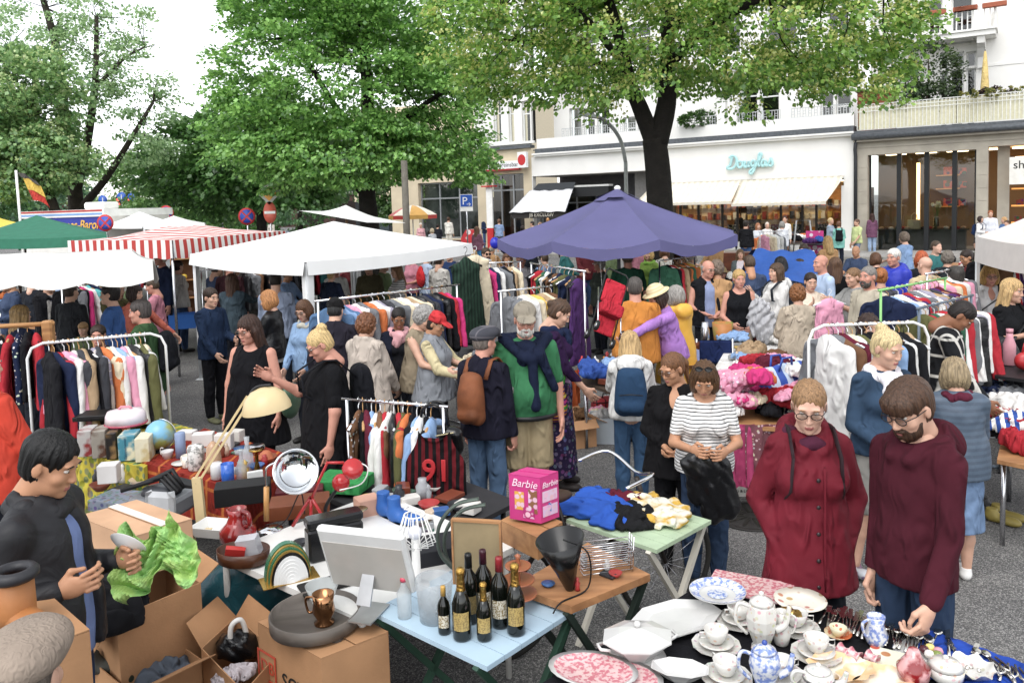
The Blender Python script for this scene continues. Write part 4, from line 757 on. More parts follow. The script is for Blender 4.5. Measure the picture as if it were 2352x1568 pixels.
# people: templates
def Rx(a):c,s=cos(a),sin(a);return np.array(((1,0,0),(0,c,-s),(0,s,c)))
def Ry(a):c,s=cos(a),sin(a);return np.array(((c,0,s),(0,1,0),(-s,0,c)))
def Rz(a):c,s=cos(a),sin(a);return np.array(((c,-s,0),(s,c,0),(0,0,1)))
LOD={0:(.0055,.0048,.013),1:(.0095,.0085,.022),2:(.016,.02,.032)}
def head_prims(sex):
 f=sex=='f';P=[E_((0,.012,.035),(.072,.094,.082),.02),E_((0,-.02,-.03),(.06,.067,.083),.035),E_((0,-.035,-.074),(.045 if f else .052,.05,.042),.03),E_((0,-.076,-.1),(.017 if f else .022,.015,.014),.022),C_((0,-.085,.016),(0,-.104,-.03),.006,.0095 if f else .0115,.014)]
 for s in(-1,1):
  P+=[E_((s*.0105,-.095,-.034),(.007,.009,.006),.008),E_((s*.029,-.079,.031),(.024,.012,.007),.014),E_((s*.041,-.058,-.026),(.023,.024,.022),.02),E_((s*.076,.012,-.006),(.008,.019,.031),.008)]
  P.append(E_((s*.031,-.097,.011),(.017,.014,.009),.008,None,-1))
 P+=[E_((0,-.089,-.0625),(.02,.01,.0045),.007),E_((0,-.087,-.071),(.017,.0105,.005),.007),C_((0,.018,-.06),(0,.045,-.2),.05 if f else .058,.054 if f else .064,.025)]
 return P
_tpl={}
def tpl(key,fn):
 if key not in _tpl:_tpl[key]=fn()
 return _tpl[key]
def head_tpl(sex,lod):
 def mkh():
  V,F=sdf(head_prims(sex),LOD[lod][0]);c=V[F].mean(1)
  lip=(np.abs(c[:,0])<.02)&(c[:,2]>-.0765)&(c[:,2]<-.0585)&(c[:,1]<-.086)
  return V,F,lip.astype(int)
 return tpl(('head',sex,lod),mkh)
def hand_tpl(lod,curl):
 def mkh():
  P=[E_((0,0,-.055),(.017,.04,.055),.015),C_((0,0,.03),(0,0,-.03),.027,.027,.02,(1,0,0),1.25)]
  for i,y in enumerate((-.031,-.0105,.0105,.03)):
   ln=(.04,.045,.042,.034)[i];p=arr((0,y,-.1));a=0
   for j,r in enumerate((.0095,.0088,.0078)):
    a+=curl*(.7 if j==0 else 1.0)*(1+.12*i);q=p+arr((-sin(a),.06*(i-1.5),-cos(a)))*ln*(1,.75,.6)[j];P.append(C_(p,q,r,r*.93,.006));p=q
  p=arr((-.004,-.03,-.03))
  for q,r in((arr((-.012,-.056,-.062)),.012),(arr((-.022-.01*curl,-.06+.02*curl,-.1)),.0095)):P.append(C_(p,q,r+.001,r,.01));p=q
  return sdf(P,LOD[lod][1])
 return tpl(('hand',lod,round(curl,2)),mkh)
def streak(amp,sz=90,sv=7,s=1):
 def fn(X,Y,Z):a=np.arctan2(X,Y+1e-6);return amp*(np.sin(a*17+Z*sv*3+s)*.6+np.sin(a*31-Z*sv*2+2.0*np.sin(a*5+s))*.4)
 return fn
def hair_tpl(style,lod):
 def mkh():
  f=[E_((0,.018,.045),(.086,.104,.09),.01)];face=[E_((0,-.13,-.022),(.08,.085,.112),.012,None,-1)];nz=streak(.0035);h=max(LOD[lod][0],.0065);cuts=[]
  low=lambda z:cuts.append(((0,0,z),(0,0,-1)))
  ears=lambda:[E_((s*.09,-.005,-.02),(.03,.035,.05),.012,None,-1) for s in(-1,1)]
  nape=[E_((0,.03,-.01),(.078,.085,.085),.02)]
  if style=='short':P=f+nape+face+ears();low(-.075)
  elif style=='crop':f[0]=E_((0,.014,.04),(.078,.099,.086),.01);P=f+nape[:0]+[E_((0,.03,-.005),(.075,.08,.075),.02)]+face+ears();low(-.06);nz=streak(.0015)
  elif style=='balding':P=[E_((0,.024,.0),(.083,.094,.075),.01)]+[E_((0,-.1,.02),(.1,.09,.12),.012,None,-1),E_((0,0,.1),(.07,.1,.07),.01,None,-1)]+ears();low(-.06);nz=streak(.002)
  elif style=='fringe':
   P=f+nape+[E_((0,-.14,-.06),(.078,.085,.1),.012,None,-1)]+ears()+[E_((0,-.06,.06),(.07,.05,.045),.02),E_((0,-.082,.035),(.06,.02,.018),.015)];low(-.075)
  elif style=='bob':
   P=f+[E_((0,.035,-.02),(.1,.095,.1),.03),E_((.07,.0,-.05),(.035,.06,.08),.03),E_((-.07,.0,-.05),(.035,.06,.08),.03)]+[E_((0,-.135,-.045),(.066,.1,.1),.012,None,-1)];low(-.125);nz=streak(.006)
  elif style=='long':
   P=f+[C_((0,.05,.0),(0,.085,-.24),.09,.075,.03,(0,1,0),1.4),C_((.07,.0,-.01),(.085,.015,-.2),.04,.03,.03),C_((-.07,.0,-.01),(-.085,.015,-.2),.04,.03,.03)]+[E_((0,-.135,-.045),(.064,.1,.11),.012,None,-1)];nz=streak(.007)
  elif style=='bun':
   f[0]=E_((0,.018,.04),(.08,.1,.088),.01);P=f+nape+face+ears()+[E_((0,.12,.03),(.034,.032,.034),.015)];low(-.07)
  elif style=='topbun':
   f[0]=E_((0,.018,.04),(.08,.1,.088),.01);P=f+nape+face+ears()+[E_((0,.085,.115),(.038,.036,.03),.015),E_((.02,.1,.1),(.025,.025,.025),.01)];low(-.07)
  elif style=='pony':
   f[0]=E_((0,.018,.04),(.08,.1,.088),.01);P=f+nape+face+ears()+[C_((0,.11,.05),(0,.15,-.03),.026,.032,.02),C_((0,.15,-.03),(.01,.13,-.19),.032,.012,.02)];low(-.2)
  elif style=='curly':
   P=f+[E_((0,.03,-.005),(.1,.1,.1),.03)]+[E_((0,-.14,-.05),(.072,.1,.1),.012,None,-1)];low(-.1)
   nz=lambda X,Y,Z:.011*np.sin(X*95+1.5*np.sin(Y*60))*np.sin(Y*90+1.2*np.sin(Z*70))*np.sin(Z*95+1.1*np.sin(X*50))
  elif style=='bald':return None
  return sdf(P,h,cuts,noise=nz)
 return tpl(('hair',style,lod),mkh)
def hat_tpl(kind):
 def mkh():
  if kind=='cap':
   P=[E_((0,.012,.06),(.09,.108,.085),.01),E_((0,.012,-.02),(.12,.14,.065),.005,None,-1),E_((0,-.12,.045),(.075,.075,.012),.012,Rx(.2))];return sdf(P,.008,[((0,0,.03),(0,0,-1))])
  if kind=='flat':
   P=[E_((0,-.005,.075),(.105,.135,.06),.01,Rx(-.15)),E_((0,.03,.06),(.097,.11,.065),.02),E_((0,-.115,.055),(.07,.05,.014),.015,Rx(.25))]
   return sdf(P,.008,[((0,0,.028),(0,-.12,-1))],fold=.002,fs=40)
  if kind=='brim':
   P=[E_((0,.012,.07),(.092,.108,.085),.01),E_((0,.012,.045),(.15,.165,.014),.02)];return sdf(P,.009,[((0,0,.034),(0,0,-1))])
 return tpl(('hat',kind),mkh)
def shoe_tpl(lod,hi=0):
 def mkh():
  P=[E_((0,-.055,.035),(.046,.1,.035),.02),E_((0,.045,.045),(.038,.05,.045),.03),C_((0,.05,.06),(0,.05,.1+hi),.038,.04,.03),E_((0,-.1,.03),(.042,.06,.028),.02)]
  return sdf(P,.011 if lod else .008,[((0,0,.006),(0,0,-1)),((0,0,.105+hi),(0,0,1))])
 return tpl(('shoe',lod,hi),mkh)
def eye_tpl():
 def mkh():
  b=MB();b.ball((0,0,0),.0125,14,0);b.ball((0,-.0062,0),.0078,10,1);b.ball((0,-.0105,0),.0042,8,2);return b.mesh('eye')
 return tpl('eye',mkh)
def brow_tpl():
 def mkh():
  b=MB();b.tube([(-.018,.006,-.003),(-.008,0,.003),(.006,-.002,.004),(.019,.006,-.002)],[.002,.0036,.004,.002],6,sq=.7);return b.mesh('eyebrow')
 return tpl('brow',mkh)
def glasses_tpl(style=0):
 def mkh():
  b=MB();n=16
  for s in(-1,1):
   P=[(s*.033+.026*cos(a)*(1 if abs(cos(a))<.7 else .97),-.105+.004*abs(cos(a)),.008+.017*sin(a)) for a in[2*pi*i/n for i in range(n)]]
   b.tube(P,.0022 if style==0 else .0028,6,0,closed=True);b.tube([(s*.058,-.1,.014),(s*.076,-.06,.014),(s*.08,.01,.01)],.0022,6,0)
   b.add([(p[0],p[1]+.001,p[2]) for p in P],[tuple(range(n))],1)
  b.tube([(-.008,-.104,.012),(0,-.108,.015),(.008,-.104,.012)],.0022,6,0);return b.mesh('glasses')
 return tpl(('glasses',style),mkh)
HAIRC={}
def hairm(c):
 if c in HAIRC:return HAIRC[c]
 m,t,b=_new('hair');L=t.links.new;tc=N(t,'TexCoord');mp=N(t,'Mapping');mp.inputs['Scale'].default_value=(55,55,4);L(tc.outputs['Object'],mp.inputs[0])
 nz=N(t,'TexNoise',i_Scale=2.2,i_Detail=3.0);L(mp.outputs[0],nz.inputs['Vector'])
 hv=N(t,'HueSaturation');hv.inputs['Color'].default_value=srgb(c);g=N(t,'MapRange');g.inputs[1].default_value=.3;g.inputs[2].default_value=.7;g.inputs[3].default_value=.5;g.inputs[4].default_value=1.5
 L(nz.outputs['Fac'],g.inputs[0]);L(g.outputs[0],hv.inputs['Value']);L(hv.outputs[0],b.inputs['Base Color']);b.inputs['Roughness'].default_value=.5;b.inputs['Specular IOR Level'].default_value=.35
 bp=N(t,'Bump',i_Strength=.7,i_Distance=.01);L(nz.outputs['Fac'],bp.inputs['Height']);L(bp.outputs[0],b.inputs['Normal']);HAIRC[c]=m;return m
SKIN={'l':'#c99a80','p':'#d3a48c','t':'#b8835f','d':'#8a5a3d','r':'#c48872'}
def skinm(k):return mat(SKIN.get(k,k),rough=.5,var=.08,vs_=14,spec=.35,bump=.1,bs=120,bd=.004)
LIPS=mat('#a8605a',rough=.45,var=.06);EYEW=gloss('#c4bcb2');IRIS=gloss('#4a3a2a');PUP=gloss('#090807')
ARMS={'down':((.05,.14),(.2,.06)),'bent':((.15,.2),(1.45,-.35)),'fwd':((.6,.15),(1.35,-.1)),'pocket':((-.15,.33),(.45,-.34)),'raise':((1.2,.3),(2.3,0)),'chin':((.5,.15),(2.35,-.35)),'reach':((1.15,.1),(1.5,-.05)),'hip':((-.3,.5),(.4,-.7)),'low':((.35,.12),(.7,-.15)),'back':((-.25,.15),(-.1,.1)),'clasp':((.1,.18),(1.0,-.75)),'phone':((.55,.3),(2.6,-.2))}
PEOPLE=[]
def person(x,y,H,rot,label,sex='f',hair='short',hc='#3a2a1e',skin='l',top=None,bot=('trousers','#20232b'),shoes='#1d1b1a',arms=('down','down'),lean=0,side=0,head=(0,0),w=1.0,lod=1,hat=None,glasses=None,scarf=None,Y=None,inner=None,stride=0,belly=0,seated=False,group=None,beard=None,curl=.35,strap=None,eyes=True,name='person',sc=None):
 tgt=at(x,y,Y) if Y else on(x,y,H);H=tgt[2]
 hh,hd,hb=LOD[lod];m=sex=='m';lean_,side_=R(lean),R(side)
 Rt=Rx(lean_)@Ry(side_);pel=arr((0,0,.95));Tt=lambda*p:pel+Rt@(arr(p)-pel)
 shw=(.172 if m else .15)*(.5+.5*w)
 Rh=Rt@Rz(R(head[0]))@Rx(R(head[1]));nk=Tt(0,.035,1.475);hc0=Tt(0,.0,1.56)+Rh@arr((0,-.012,.073));crown=hc0+Rh@arr((0,.01,.128))
 J={}
 for i,s in enumerate((1,-1)):
  a=arms[i];a=ARMS[a] if isinstance(a,str) else a;a=((a[0][0],a[0][1]+max(0,w-1)*.5),a[1])
  dv=lambda q:arr((s*sin(q[1]),-cos(q[1])*sin(q[0]),-cos(q[1])*cos(q[0])))
  sh=Tt(s*shw,.012,1.412);el=sh+dv(a[0])*.295;wr=el+dv(a[1])*.255;J[s]=(sh,el,wr,dv(a[1]))
  st=stride*s;hip=arr((s*.084,0,.92));
  if seated:kn=hip+arr((s*.03,-.42,0));an=kn+arr((0,-.02,-.43))
  else:kn=hip+arr((s*.01,-sin(st)*.43-.015,-cos(st)*.43));an=kn+arr((0,sin(st)*(.1 if st>0 else-.35)*1.0+.02,-.41));
  J[s]+=(hip,kn,an)
 low=min(J[1][6][2],J[-1][6][2])-.08
 scl=H/(crown[2]-low) if sc is None else sc
 rz=R(rot);off=Rz(rz)@(crown*scl);base=arr((tgt[0]-off[0],tgt[1]-off[1],(0 if sc is None else tgt[2]-crown[2]*sc)-(low*scl if sc is None else 0)))
 root=emp('person',base,rz,label,'person',group,scl);PEOPLE.append((label,scl,base[1]))
 tw=w*1.06;P=[E_(Tt(0,.01,.96),(.155*tw if m else .17*tw,.115*tw,.12),.06,Rt),E_(Tt(0,0,1.11),(.138*tw,.1*tw,.15),.08,Rt),E_(Tt(0,.005,1.3),(.16*(.5+.5*tw),.112*(.4+.6*tw),.165),.08,Rt),C_(Tt(-shw+.02,.014,1.408),Tt(0,.025,1.445),.047,.06,.04),C_(Tt(shw-.02,.014,1.408),Tt(0,.025,1.445),.047,.06,.04),C_(Tt(0,.03,1.43),nk+Rt@arr((0,-.01,.06)),.062,.052,.04)]
 if belly:P.append(E_(Tt(0,-.07*tw,1.08),(.13*tw,.1+belly,.14),.07,Rt))
 if not m:P+=[E_(Tt(s*.075,-.085*(.6+.4*tw),1.27),(.065,.06,.06),.05,Rt) for s in(-1,1)]
 neckp=P[5];tor=[p for p in P if p is not neckp];legs={};arm={}
 for s in(1,-1):
  sh,el,wr,fd,hip,kn,an=J[s];lw=.5+.5*tw
  arm[s]=[C_(sh,el,.047*lw,.038*lw,.03),C_(el,wr,.037*lw,.025,.015)]
  legs[s]=[C_(hip,kn,.08*lw,.054*lw,.03),C_(kn,kn*.6+an*.4+arr((0,.012,0)),.052*lw,.052*lw,.02),C_(kn*.6+an*.4+arr((0,.012,0)),an,.05*lw,.033,.02)]
  P+=arm[s]+legs[s]
 V,F=sdf(P,hb);Vs,Fs,Ms=[V],[F],[np.zeros(len(F),int)];nb=len(V)
 hv,hf,lip=head_tpl(sex,lod);Vs.append(hc0+hv@Rh.T);Fs.append(hf+nb);Ms.append(lip);nb+=len(hv)
 for s in(1,-1):
  if arms[0 if s>0 else 1]=='pocket':continue
  sh,el,wr,fd=J[s][:4];gv,gf=hand_tpl(lod,curl)
  z=-fd;yv=arr((0,1,0)) if abs(fd[1])<.8 else arr((0,0,-1));
  xv=np.cross(yv,z);xv/=np.linalg.norm(xv);yv=np.cross(z,xv);M3=np.stack((xv,yv,z),1)
  g=gv.copy()
  if s<0:g[:,0]*=-1;gf=gf[:,::-1]
  if abs(fd[1])>=.8:pass
  Vs.append(wr+g@M3.T);Fs.append(gf+nb);Ms.append(np.zeros(len(gf),int));nb+=len(g)
 ob('body',mk('body',np.concatenate(Vs),np.concatenate(Fs),True,np.concatenate(Ms)),[skinm(skin),LIPS],root)
 MH=Matrix.Translation(Vector(hc0))@Matrix([[float(c) for c in r]+[0] for r in Rh]+[[0,0,0,1]])
 if lod<2 and eyes:
  for s in(1,-1):
   ob('eye',eye_tpl(),[EYEW,IRIS,PUP],root,mw=MH@Matrix.Translation((s*.031,-.0742,.0095))@Matrix.Scale(.6,4,(0,0,1)))
   ob('eyebrow',brow_tpl(),hairm(hc),root,mw=MH@Matrix.Translation((s*.031,-.0905,.0305))@Matrix.Rotation(-s*.06,4,'Y'))
 hr=hair_tpl(hair,lod)
 if hr is not None:ob('hair',tpl(('hairm',hair,lod),lambda:mk('hair',*hr)),hairm(hc),root,mw=MH)
 if beard:
  bv=tpl(('beard',beard[0]),lambda:mk('beard',*sdf([E_((0,-.038,-.078),(.057,.06,.053),.01),E_((0,-.086,-.052),(.032,.022,.011),.012),E_((0,-.108,-.0675),(.019,.022,.0085),.006,None,-1)]+[C_((s*.055,-.02,-.02),(s*.048,-.04,-.08),.014,.016,.02) for s in(-1,1)],.007,[((0,-.03,-.035),(0,.35,1))],noise=streak(.002))))
  ob('beard',bv,hairm(beard[1]),root,mw=MH)
 if glasses:ob('glasses',glasses_tpl(),[mat(glasses,rough=.3),mat('#101214',rough=.05) if glasses=='#000001' else glassm('#f2f6f6')],root,mw=MH)
 if hat:ob('hat',tpl(('hatm',hat[0]),lambda:mk('hat',*hat_tpl(hat[0]))),hat[1],root,mw=MH)
 def sleeve(s,t,frac):
  sh,el,wr=J[s][:3];lw=.5+.5*tw;q=[C_(sh,sh+(el-sh)*min(frac,1),.045*lw+t,.039*lw+t*.8,.012)]
  if frac>1:q.append(C_(el,el+(wr-el)*(frac-1),.039*lw+t*.8,.029+t*.7,.01))
  return q
 if top:
  style,cm=top[0],top[1];o=dict(t=.014,sleeve=1.95,hem=.86,flare=0,open=0,neck='crew',hood=0,collar=0,fold=.0055,part='top');o.update(top[2] if len(top)>2 else{})
  t=o['t'];P=[]
  for p in tor:
   if p[0]=='e':P.append(('e',p[1],p[2]+t,p[3],p[4],1))
   else:P.append(('c',p[1],p[2],p[3]+t,p[4]+t,p[5],p[6],p[7],1))
  P.insert(4,C_(Tt(0,.03,1.42),Tt(0,.025,1.5),.075+t,.06+t*.5,.04)) if o['neck']=='high' or o['collar'] else None
  hem=o['hem'];fl=o['flare']
  if hem<.95:
   wz=.185*tw+t
   P.append(C_(Tt(0,0,1.05),(Tt(0,.01,hem) if hem>.8 else arr((0,0,hem))),wz-.01,wz+fl,.06,(0,1,0),1.32))
  if o['sleeve']>0:
   for s in(1,-1):P+=sleeve(s,t,o['sleeve'])
  nk_=o['neck']
  if nk_=='crew':P.append(E_(Tt(0,.0,1.535),(.075,.085,.062),.02,None,-1))
  elif nk_=='scoop':P.append(E_(Tt(0,-.03,1.52),(.095,.11,.085),.02,None,-1))
  elif nk_=='v':P+=[E_(Tt(0,.0,1.535),(.075,.085,.062),.02,None,-1),E_(Tt(0,-.12,1.44),(.045,.08,.12),.02,None,-1)]
  elif nk_=='tank':P+=[E_(Tt(0,-.02,1.52),(.1,.12,.1),.015,None,-1)]+[E_(Tt(s*(shw+.045),.01,1.42),(.06,.14,.1),.015,None,-1) for s in(1,-1)]
  elif nk_=='high':P.append(C_(Tt(0,.02,1.49),Tt(0,.0,1.6),.06,.075,.01,None,1,-1))
  if o['open']:P.append(C_(Tt(0,-.2,1.5),Tt(0,-.2,hem-.05),o['open']*1.0+.02,o['open']*1.35+.02,.02,arr((0,1,0)),.45,-1))
  if o['hood']:P+=[E_(Tt(0,.125,1.46),(.135,.085,.1),.03,Rt@Rx(.3)),C_(Tt(-.1,.05,1.48),Tt(-.045,-.09,1.42),.04,.028,.03),C_(Tt(.1,.05,1.48),Tt(.045,-.09,1.42),.04,.028,.03),E_(Tt(0,.03,1.56),(.08,.09,.07),.02,None,-1)]
  if o['collar']:P+=[C_(Tt(s*.075,.06,1.5),Tt(s*.05,-.075,1.455),.022,.02,.012) for s in(-1,1)]+[C_(Tt(-.06,.08,1.51),Tt(.06,.08,1.51),.024,.024,.015),E_(Tt(0,.01,1.56),(.072,.08,.075),.01,None,-1)]
  cuts=[]
  if hem>.8:cuts.append((Tt(0,0,hem),Rt@arr((0,0,-1))))
  else:cuts.append((arr((0,0,hem)),arr((0,0,-1))))
  V,F=sdf(P,max(hb*.9,.012),cuts,o['fold'] if lod<2 else 0,33,len(PEOPLE))
  to=ob(o['part'],mk('top',V,F),cm,root)
  if lod==0 and o.get('buttons'):
   MB().tube([Tt(.03,-.143*(.5+.5*tw)-t,1.36-i*.1) for i in range(7)],.012,6,sq=.5).ob('placket',cm,root)
   for i in range(5):MB().ball((0,0,0),(.011,.006,.011),8).ob('button',mat('#3a3234',rough=.3,metal=.6),root,loc=Tt(0,-.15*(.5+.5*tw)-t,1.3-i*.13))
 if inner:
  im,io=inner if isinstance(inner,tuple) else(inner,{});t=.006;P=[('e',p[1],p[2]+t,p[3],p[4],1) if p[0]=='e' else('c',p[1],p[2],p[3]+t,p[4]+t,p[5],p[6],p[7],1) for p in tor]
  P+=[C_(Tt(0,0,1.05),Tt(0,.01,io.get('hem',.84)),.155*tw,.165*tw,.06,(0,1,0),1.32),E_(Tt(0,-.01,1.535),(.07,.085,.06),.02,None,-1)]
  V,F=sdf(P,max(hb,.014),[(Tt(0,0,io.get('hem',.84)),Rt@arr((0,0,-1)))]);ob('shirt',mk('shirt',V,F),im,root)
 if bot:
  bs,bm=bot[0],bot[1];lw=.5+.5*tw;P=[E_(Tt(0,.01,.97),(.168*tw,.125*tw,.11),.05)]
  if bs=='skirt':
   z=bot[2] if len(bot)>2 else .3;P.append(C_((0,0,.95),(0,0,z),.16*tw,.22,.05,(0,1,0),1.25));cuts=[((0,0,z),(0,0,-1)),(Tt(0,0,1.06),Rt@arr((0,0,1)))];fo=.012
  else:
   e={'trousers':1.95,'shorts':.95,'crop':1.6}[bs];t=bot[2] if len(bot)>2 else .014;cuts=[(Tt(0,0,1.05),Rt@arr((0,0,1)))];fo=.004
   for s in(1,-1):
    hip,kn,an=J[s][4:];P.append(C_(hip,hip+(kn-hip)*min(e,1),.082*lw+t*.6,.06*lw+t,.015))
    if e>1:P+=[C_(kn,kn*.55+an*.45+arr((0,.012,0)),.059*lw+t,.056*lw+t,.02),C_(kn*.55+an*.45+arr((0,.012,0)),kn+(an-kn)*(e-1),.056*lw+t,.043+t,.02)]
    elif e<1:pt=hip+(kn-hip)*e;nn=(kn-hip)/np.linalg.norm(kn-hip);cuts.append((pt+nn*.02,arr((0,0,-1))))
  V,F=sdf(P,max(hb*.9,.012),cuts,fo if lod<2 else 0,30,len(PEOPLE)+3);ob('skirt' if bs=='skirt' else 'trousers',mk('bottom',V,F),bm,root)
 if shoes:
  sm=shoes if not isinstance(shoes,str) else mat(shoes,rough=.6)
  me=tpl(('shoem',lod),lambda:mk('shoe',*shoe_tpl(lod)))
  for s in(1,-1):
   an=J[s][6];tilt=0 if abs(stride)<.05 or s*stride>0 else-.35
   ob('shoe',me,sm,root,mw=XF((an[0],an[1]-.05,an[2]-.085+(.0 if tilt==0 else-.0)),(tilt,0,s*.12)))
 if scarf:
  P=[]
  for i in range(12):
   a=2*pi*i/12;P.append(E_(Tt(.085*cos(a),.015+.085*sin(a),1.47-(.03 if sin(a)<0 else 0)+.012*sin(i*2.3)),(.042,.042,.036),.025))
  if scarf[1:]:P+=[E_(Tt(.02,-.11,1.4),(.07,.045,.07),.04),E_(Tt(-.03,-.115,1.34),(.05,.035,.06),.04)]
  V,F=sdf(P,.012,fold=.005,fs=70);ob('scarf',mk('scarf',V,F),scarf[0],root)
 root['_j']=0;del root['_j']
 return dict(root=root,T=Tt,Rt=Rt,MH=MH,J=J,s=scl,shw=shw,w=tw,base=base,rz=rz)
def local(p,me_V,me_F,name,m,**k):
 return ob(name,mk(name,me_V,me_F),m,p['root'],**k)
def backpack(p,m,big=1.0,trim=None,carried=None,label=None,straps=True):
 T=p['T'];Rt=p['Rt'];y0=.15*p['w']
 P=[C_(T(-.07*big,y0+.06*big,1.06),T(-.05*big,y0+.05*big,1.36),.085*big,.075*big,.02),C_(T(.07*big,y0+.06*big,1.06),T(.05*big,y0+.05*big,1.36),.085*big,.075*big,.06),C_(T(-.06*big,y0+.14*big,1.08),T(.06*big,y0+.14*big,1.08),.06*big,.06*big,.02),E_(T(0,y0+.08,1.2),(.13*big,.07,.2*big),.05,Rt)]
 V,F=sdf(P,.012,fold=.003);o=local(p,V,F,'backpack',m)
 if straps:
  b=MB()
  for s in(1,-1):
   x=s*.105;b.tube([T(x,y0-.01,1.36),T(x,.06,1.5),T(x,-.04,1.505),T(x*1.05,-.128*p['w']-.03,1.4),T(x*1.15,-.12*p['w']-.03,1.25),T(x*1.4,.02,1.12)],.024,6,sq=.3)
  b.ob('strap',trim or m,p['root'])
 if trim is not None and big>=1:
  b=MB();b.tube([T(-.11,y0+.19,1.2),T(0,y0+.21,1.215),T(.11,y0+.19,1.2)],.006,5);b.ob('zip',trim,p['root'])
 return o
def strapbag(p,m,side=1,c=(.24,-.02,.92),r=(.06,.15,.13),strapm=None,cross=True,name='shoulder_bag'):
 T=p['T'];s=side;P=[E_(T(s*c[0]*p['w'],c[1],c[2]),r,.02)]
 V,F=sdf(P,.012,fold=.004);local(p,V,F,name,m)
 b=MB();w=p['w'];x1=(-s if cross else s*2)
 if not cross:b.tube([T(s*c[0]*w,c[1]-.03,c[2]+r[2]*.8),T(s*.2*w,-.09,1.25),T(s*.14,-.04,1.47),T(s*.14,.07,1.45),T(s*.2*w,.1,1.25),T(s*c[0]*w,c[1]+.05,c[2]+r[2]*.8)],.02,6,sq=.4)
 else:b.tube([T(s*c[0]*w,c[1]-r[1]*.6,c[2]+r[2]*.7),T(s*.13*w,-.13*w-.03,1.2),T(x1*.06,-.13*w-.03,1.36),T(x1*.1,-.02,1.505),T(x1*.08,.08,1.47),T(s*.1,.14*w+.02,1.2),T(s*c[0]*w,c[1]+r[1]*.6,c[2]+r[2]*.7)],.017,6,sq=.4);b.ob('strap',strapm or m,p['root'])
# the people
def Jk(c,**o):return('jacket',cloth(c) if isinstance(c,str) else c,o)
def Tee(c,**o):d=dict(sleeve=.85,t=.012);d.update(o);return('tee',cloth(c) if isinstance(c,str) else c,d)
DEN=cloth('#2a3b54',var=.25,vs_=5);DEN2=cloth('#4c6684',var=.25,vs_=5);DARK=cloth('#17181d');LEATH=mat('#131316',rough=.32,var=.1,bump=.5,bs=12,bd=.02);KHA=cloth('#a08f6c');NAVY=cloth('#1a2033')
STR=cloth('#e2e0dc',pat='stripe',col2='#22242c',ps=250,axis='L',var=.04);PLAID=cloth('#8e8a94',pat='plaid',col2='#5b2a38',ps=110)
tr=lambda c,t=.014:('trousers',cloth(c) if isinstance(c,str) else c,t)
P1=person(138,994,1.76,92,'person with short black hair in open black jacket unwrapping crockery at left','m','short','#0b0a0a','t',Jk(mat('#1c1c20',rough=.6,var=.1,bump=.5,bs=8,bd=.03),open=.03,collar=1,neck='high',t=.024),inner=cloth('#6d7fae'),bot=tr('#22304a'),arms=(((-.1,.05),(1.75,-.3)),((-.35,.1),(1.8,-.15))),head=(0,24),lod=0,w=1.12,curl=.7,scarf=(mat('#1c1c20',rough=.6,var=.1,bump=.5,bs=8,bd=.03),))
P2=person(1858,878,1.72,-6,'person in long maroon coat with red collar and glasses, hands in pockets','f','bun','#8f6b45','p',Jk(cloth('#6a1424',rough=.7),hem=.72,flare=.04,hood=1,t=.024,buttons=1,fold=.005,sleeve=1.98),bot=tr('#20232b'),arms=('pocket','pocket'),head=(-14,20),lod=0,glasses='#2b1a18',scarf=(cloth('#4c1f34'),),w=.86);backpack(P2,cloth('#33262a'),.8)
P3=person(2072,875,1.8,-62,'person in maroon hooded sweatshirt with brown beard and glasses at the crockery table','m','fringe','#4a3222','l',Jk('#461522',hood=1,t=.017,hem=.88),bot=tr(DEN),arms=(((.22,.12),(.5,.02)),((.0,.05),(.2,0))),head=(0,24),lod=0,glasses='#15161a',beard=('f','#3b2618'),w=.78,curl=.9)
P4=person(2046,758,1.72,8,'person in denim jacket and grey shorts with pale blond bun, walking','f','topbun','#c7b07c','l',Jk(cloth('#2b3f55',var=.35,vs_=5),hem=.93),bot=('shorts',cloth('#8f8c86'),.02),shoes=mat('#b9bcc2',rough=.6,pat='blobs',col2='#7a3a78',ps=14),arms=('down',((.1,.25),(1.1,-.4))),head=(16,16),lod=0,scarf=(cloth('#d5d2d8'),1),stride=.22)
P5=person(2190,820,1.5,168,'person with grey blond bob in quilted slate blue jacket seen from behind','f','bob','#8f7c5c','l',Jk(mat('#4a5a6c',rough=.5,var=.08,pat='stripe',col2='#414f60',ps=130,axis='Z',bump=.3,bs=20),hem=.84,t=.032,fold=.006),bot=('skirt',cloth('#627a9a',var=.25),.42),shoes='#d9d8d4',arms=('fwd','low'),head=(0,12),lod=0,scarf=(cloth('#5c1f33'),),w=1.12)
P6=person(1536,812,1.54,-18,'person with glasses and brown ponytail in loose black blouse, hands folded','f','pony','#6b4526','t',Jk('#141315',neck='v',hem=.78,flare=.04,sleeve=1.75),bot=tr('#1a1a1d'),arms=('clasp','clasp'),head=(-34,20),lod=0,glasses='#5a3a2a',w=1.12,curl=.6)
P7=person(1617,838,1.54,-8,'person in striped white tee with sunglasses on brown hair, holding a black jacket','f','bob','#55391f','t',('tee',STR,dict(sleeve=.7,neck='scoop',hem=.9)),bot=tr(DEN),arms=(((.15,.25),(1.6,-.45)),((.15,.25),(1.65,-.45))),lean=8,head=(-8,24),lod=0,curl=.7,w=1.02)
ob('sunglasses',glasses_tpl(),[BLACK,mat('#0b0b0c',rough=.05)],P7['root'],mw=P7['MH']@XF((0,.02,.085),(R(-35),0,0)))
P8=person(1446,760,1.5,172,'person with blond hair, white jacket and blue backpack seen from behind','f','long','#b08f5a','l',Jk('#d5d3cf',hood=1,t=.024,hem=.9),bot=tr('#33506f'),arms=('fwd','fwd'),head=(0,18),lod=1);backpack(P8,cloth('#223d5a',var=.12,bump=.3),1.05,DARKM)
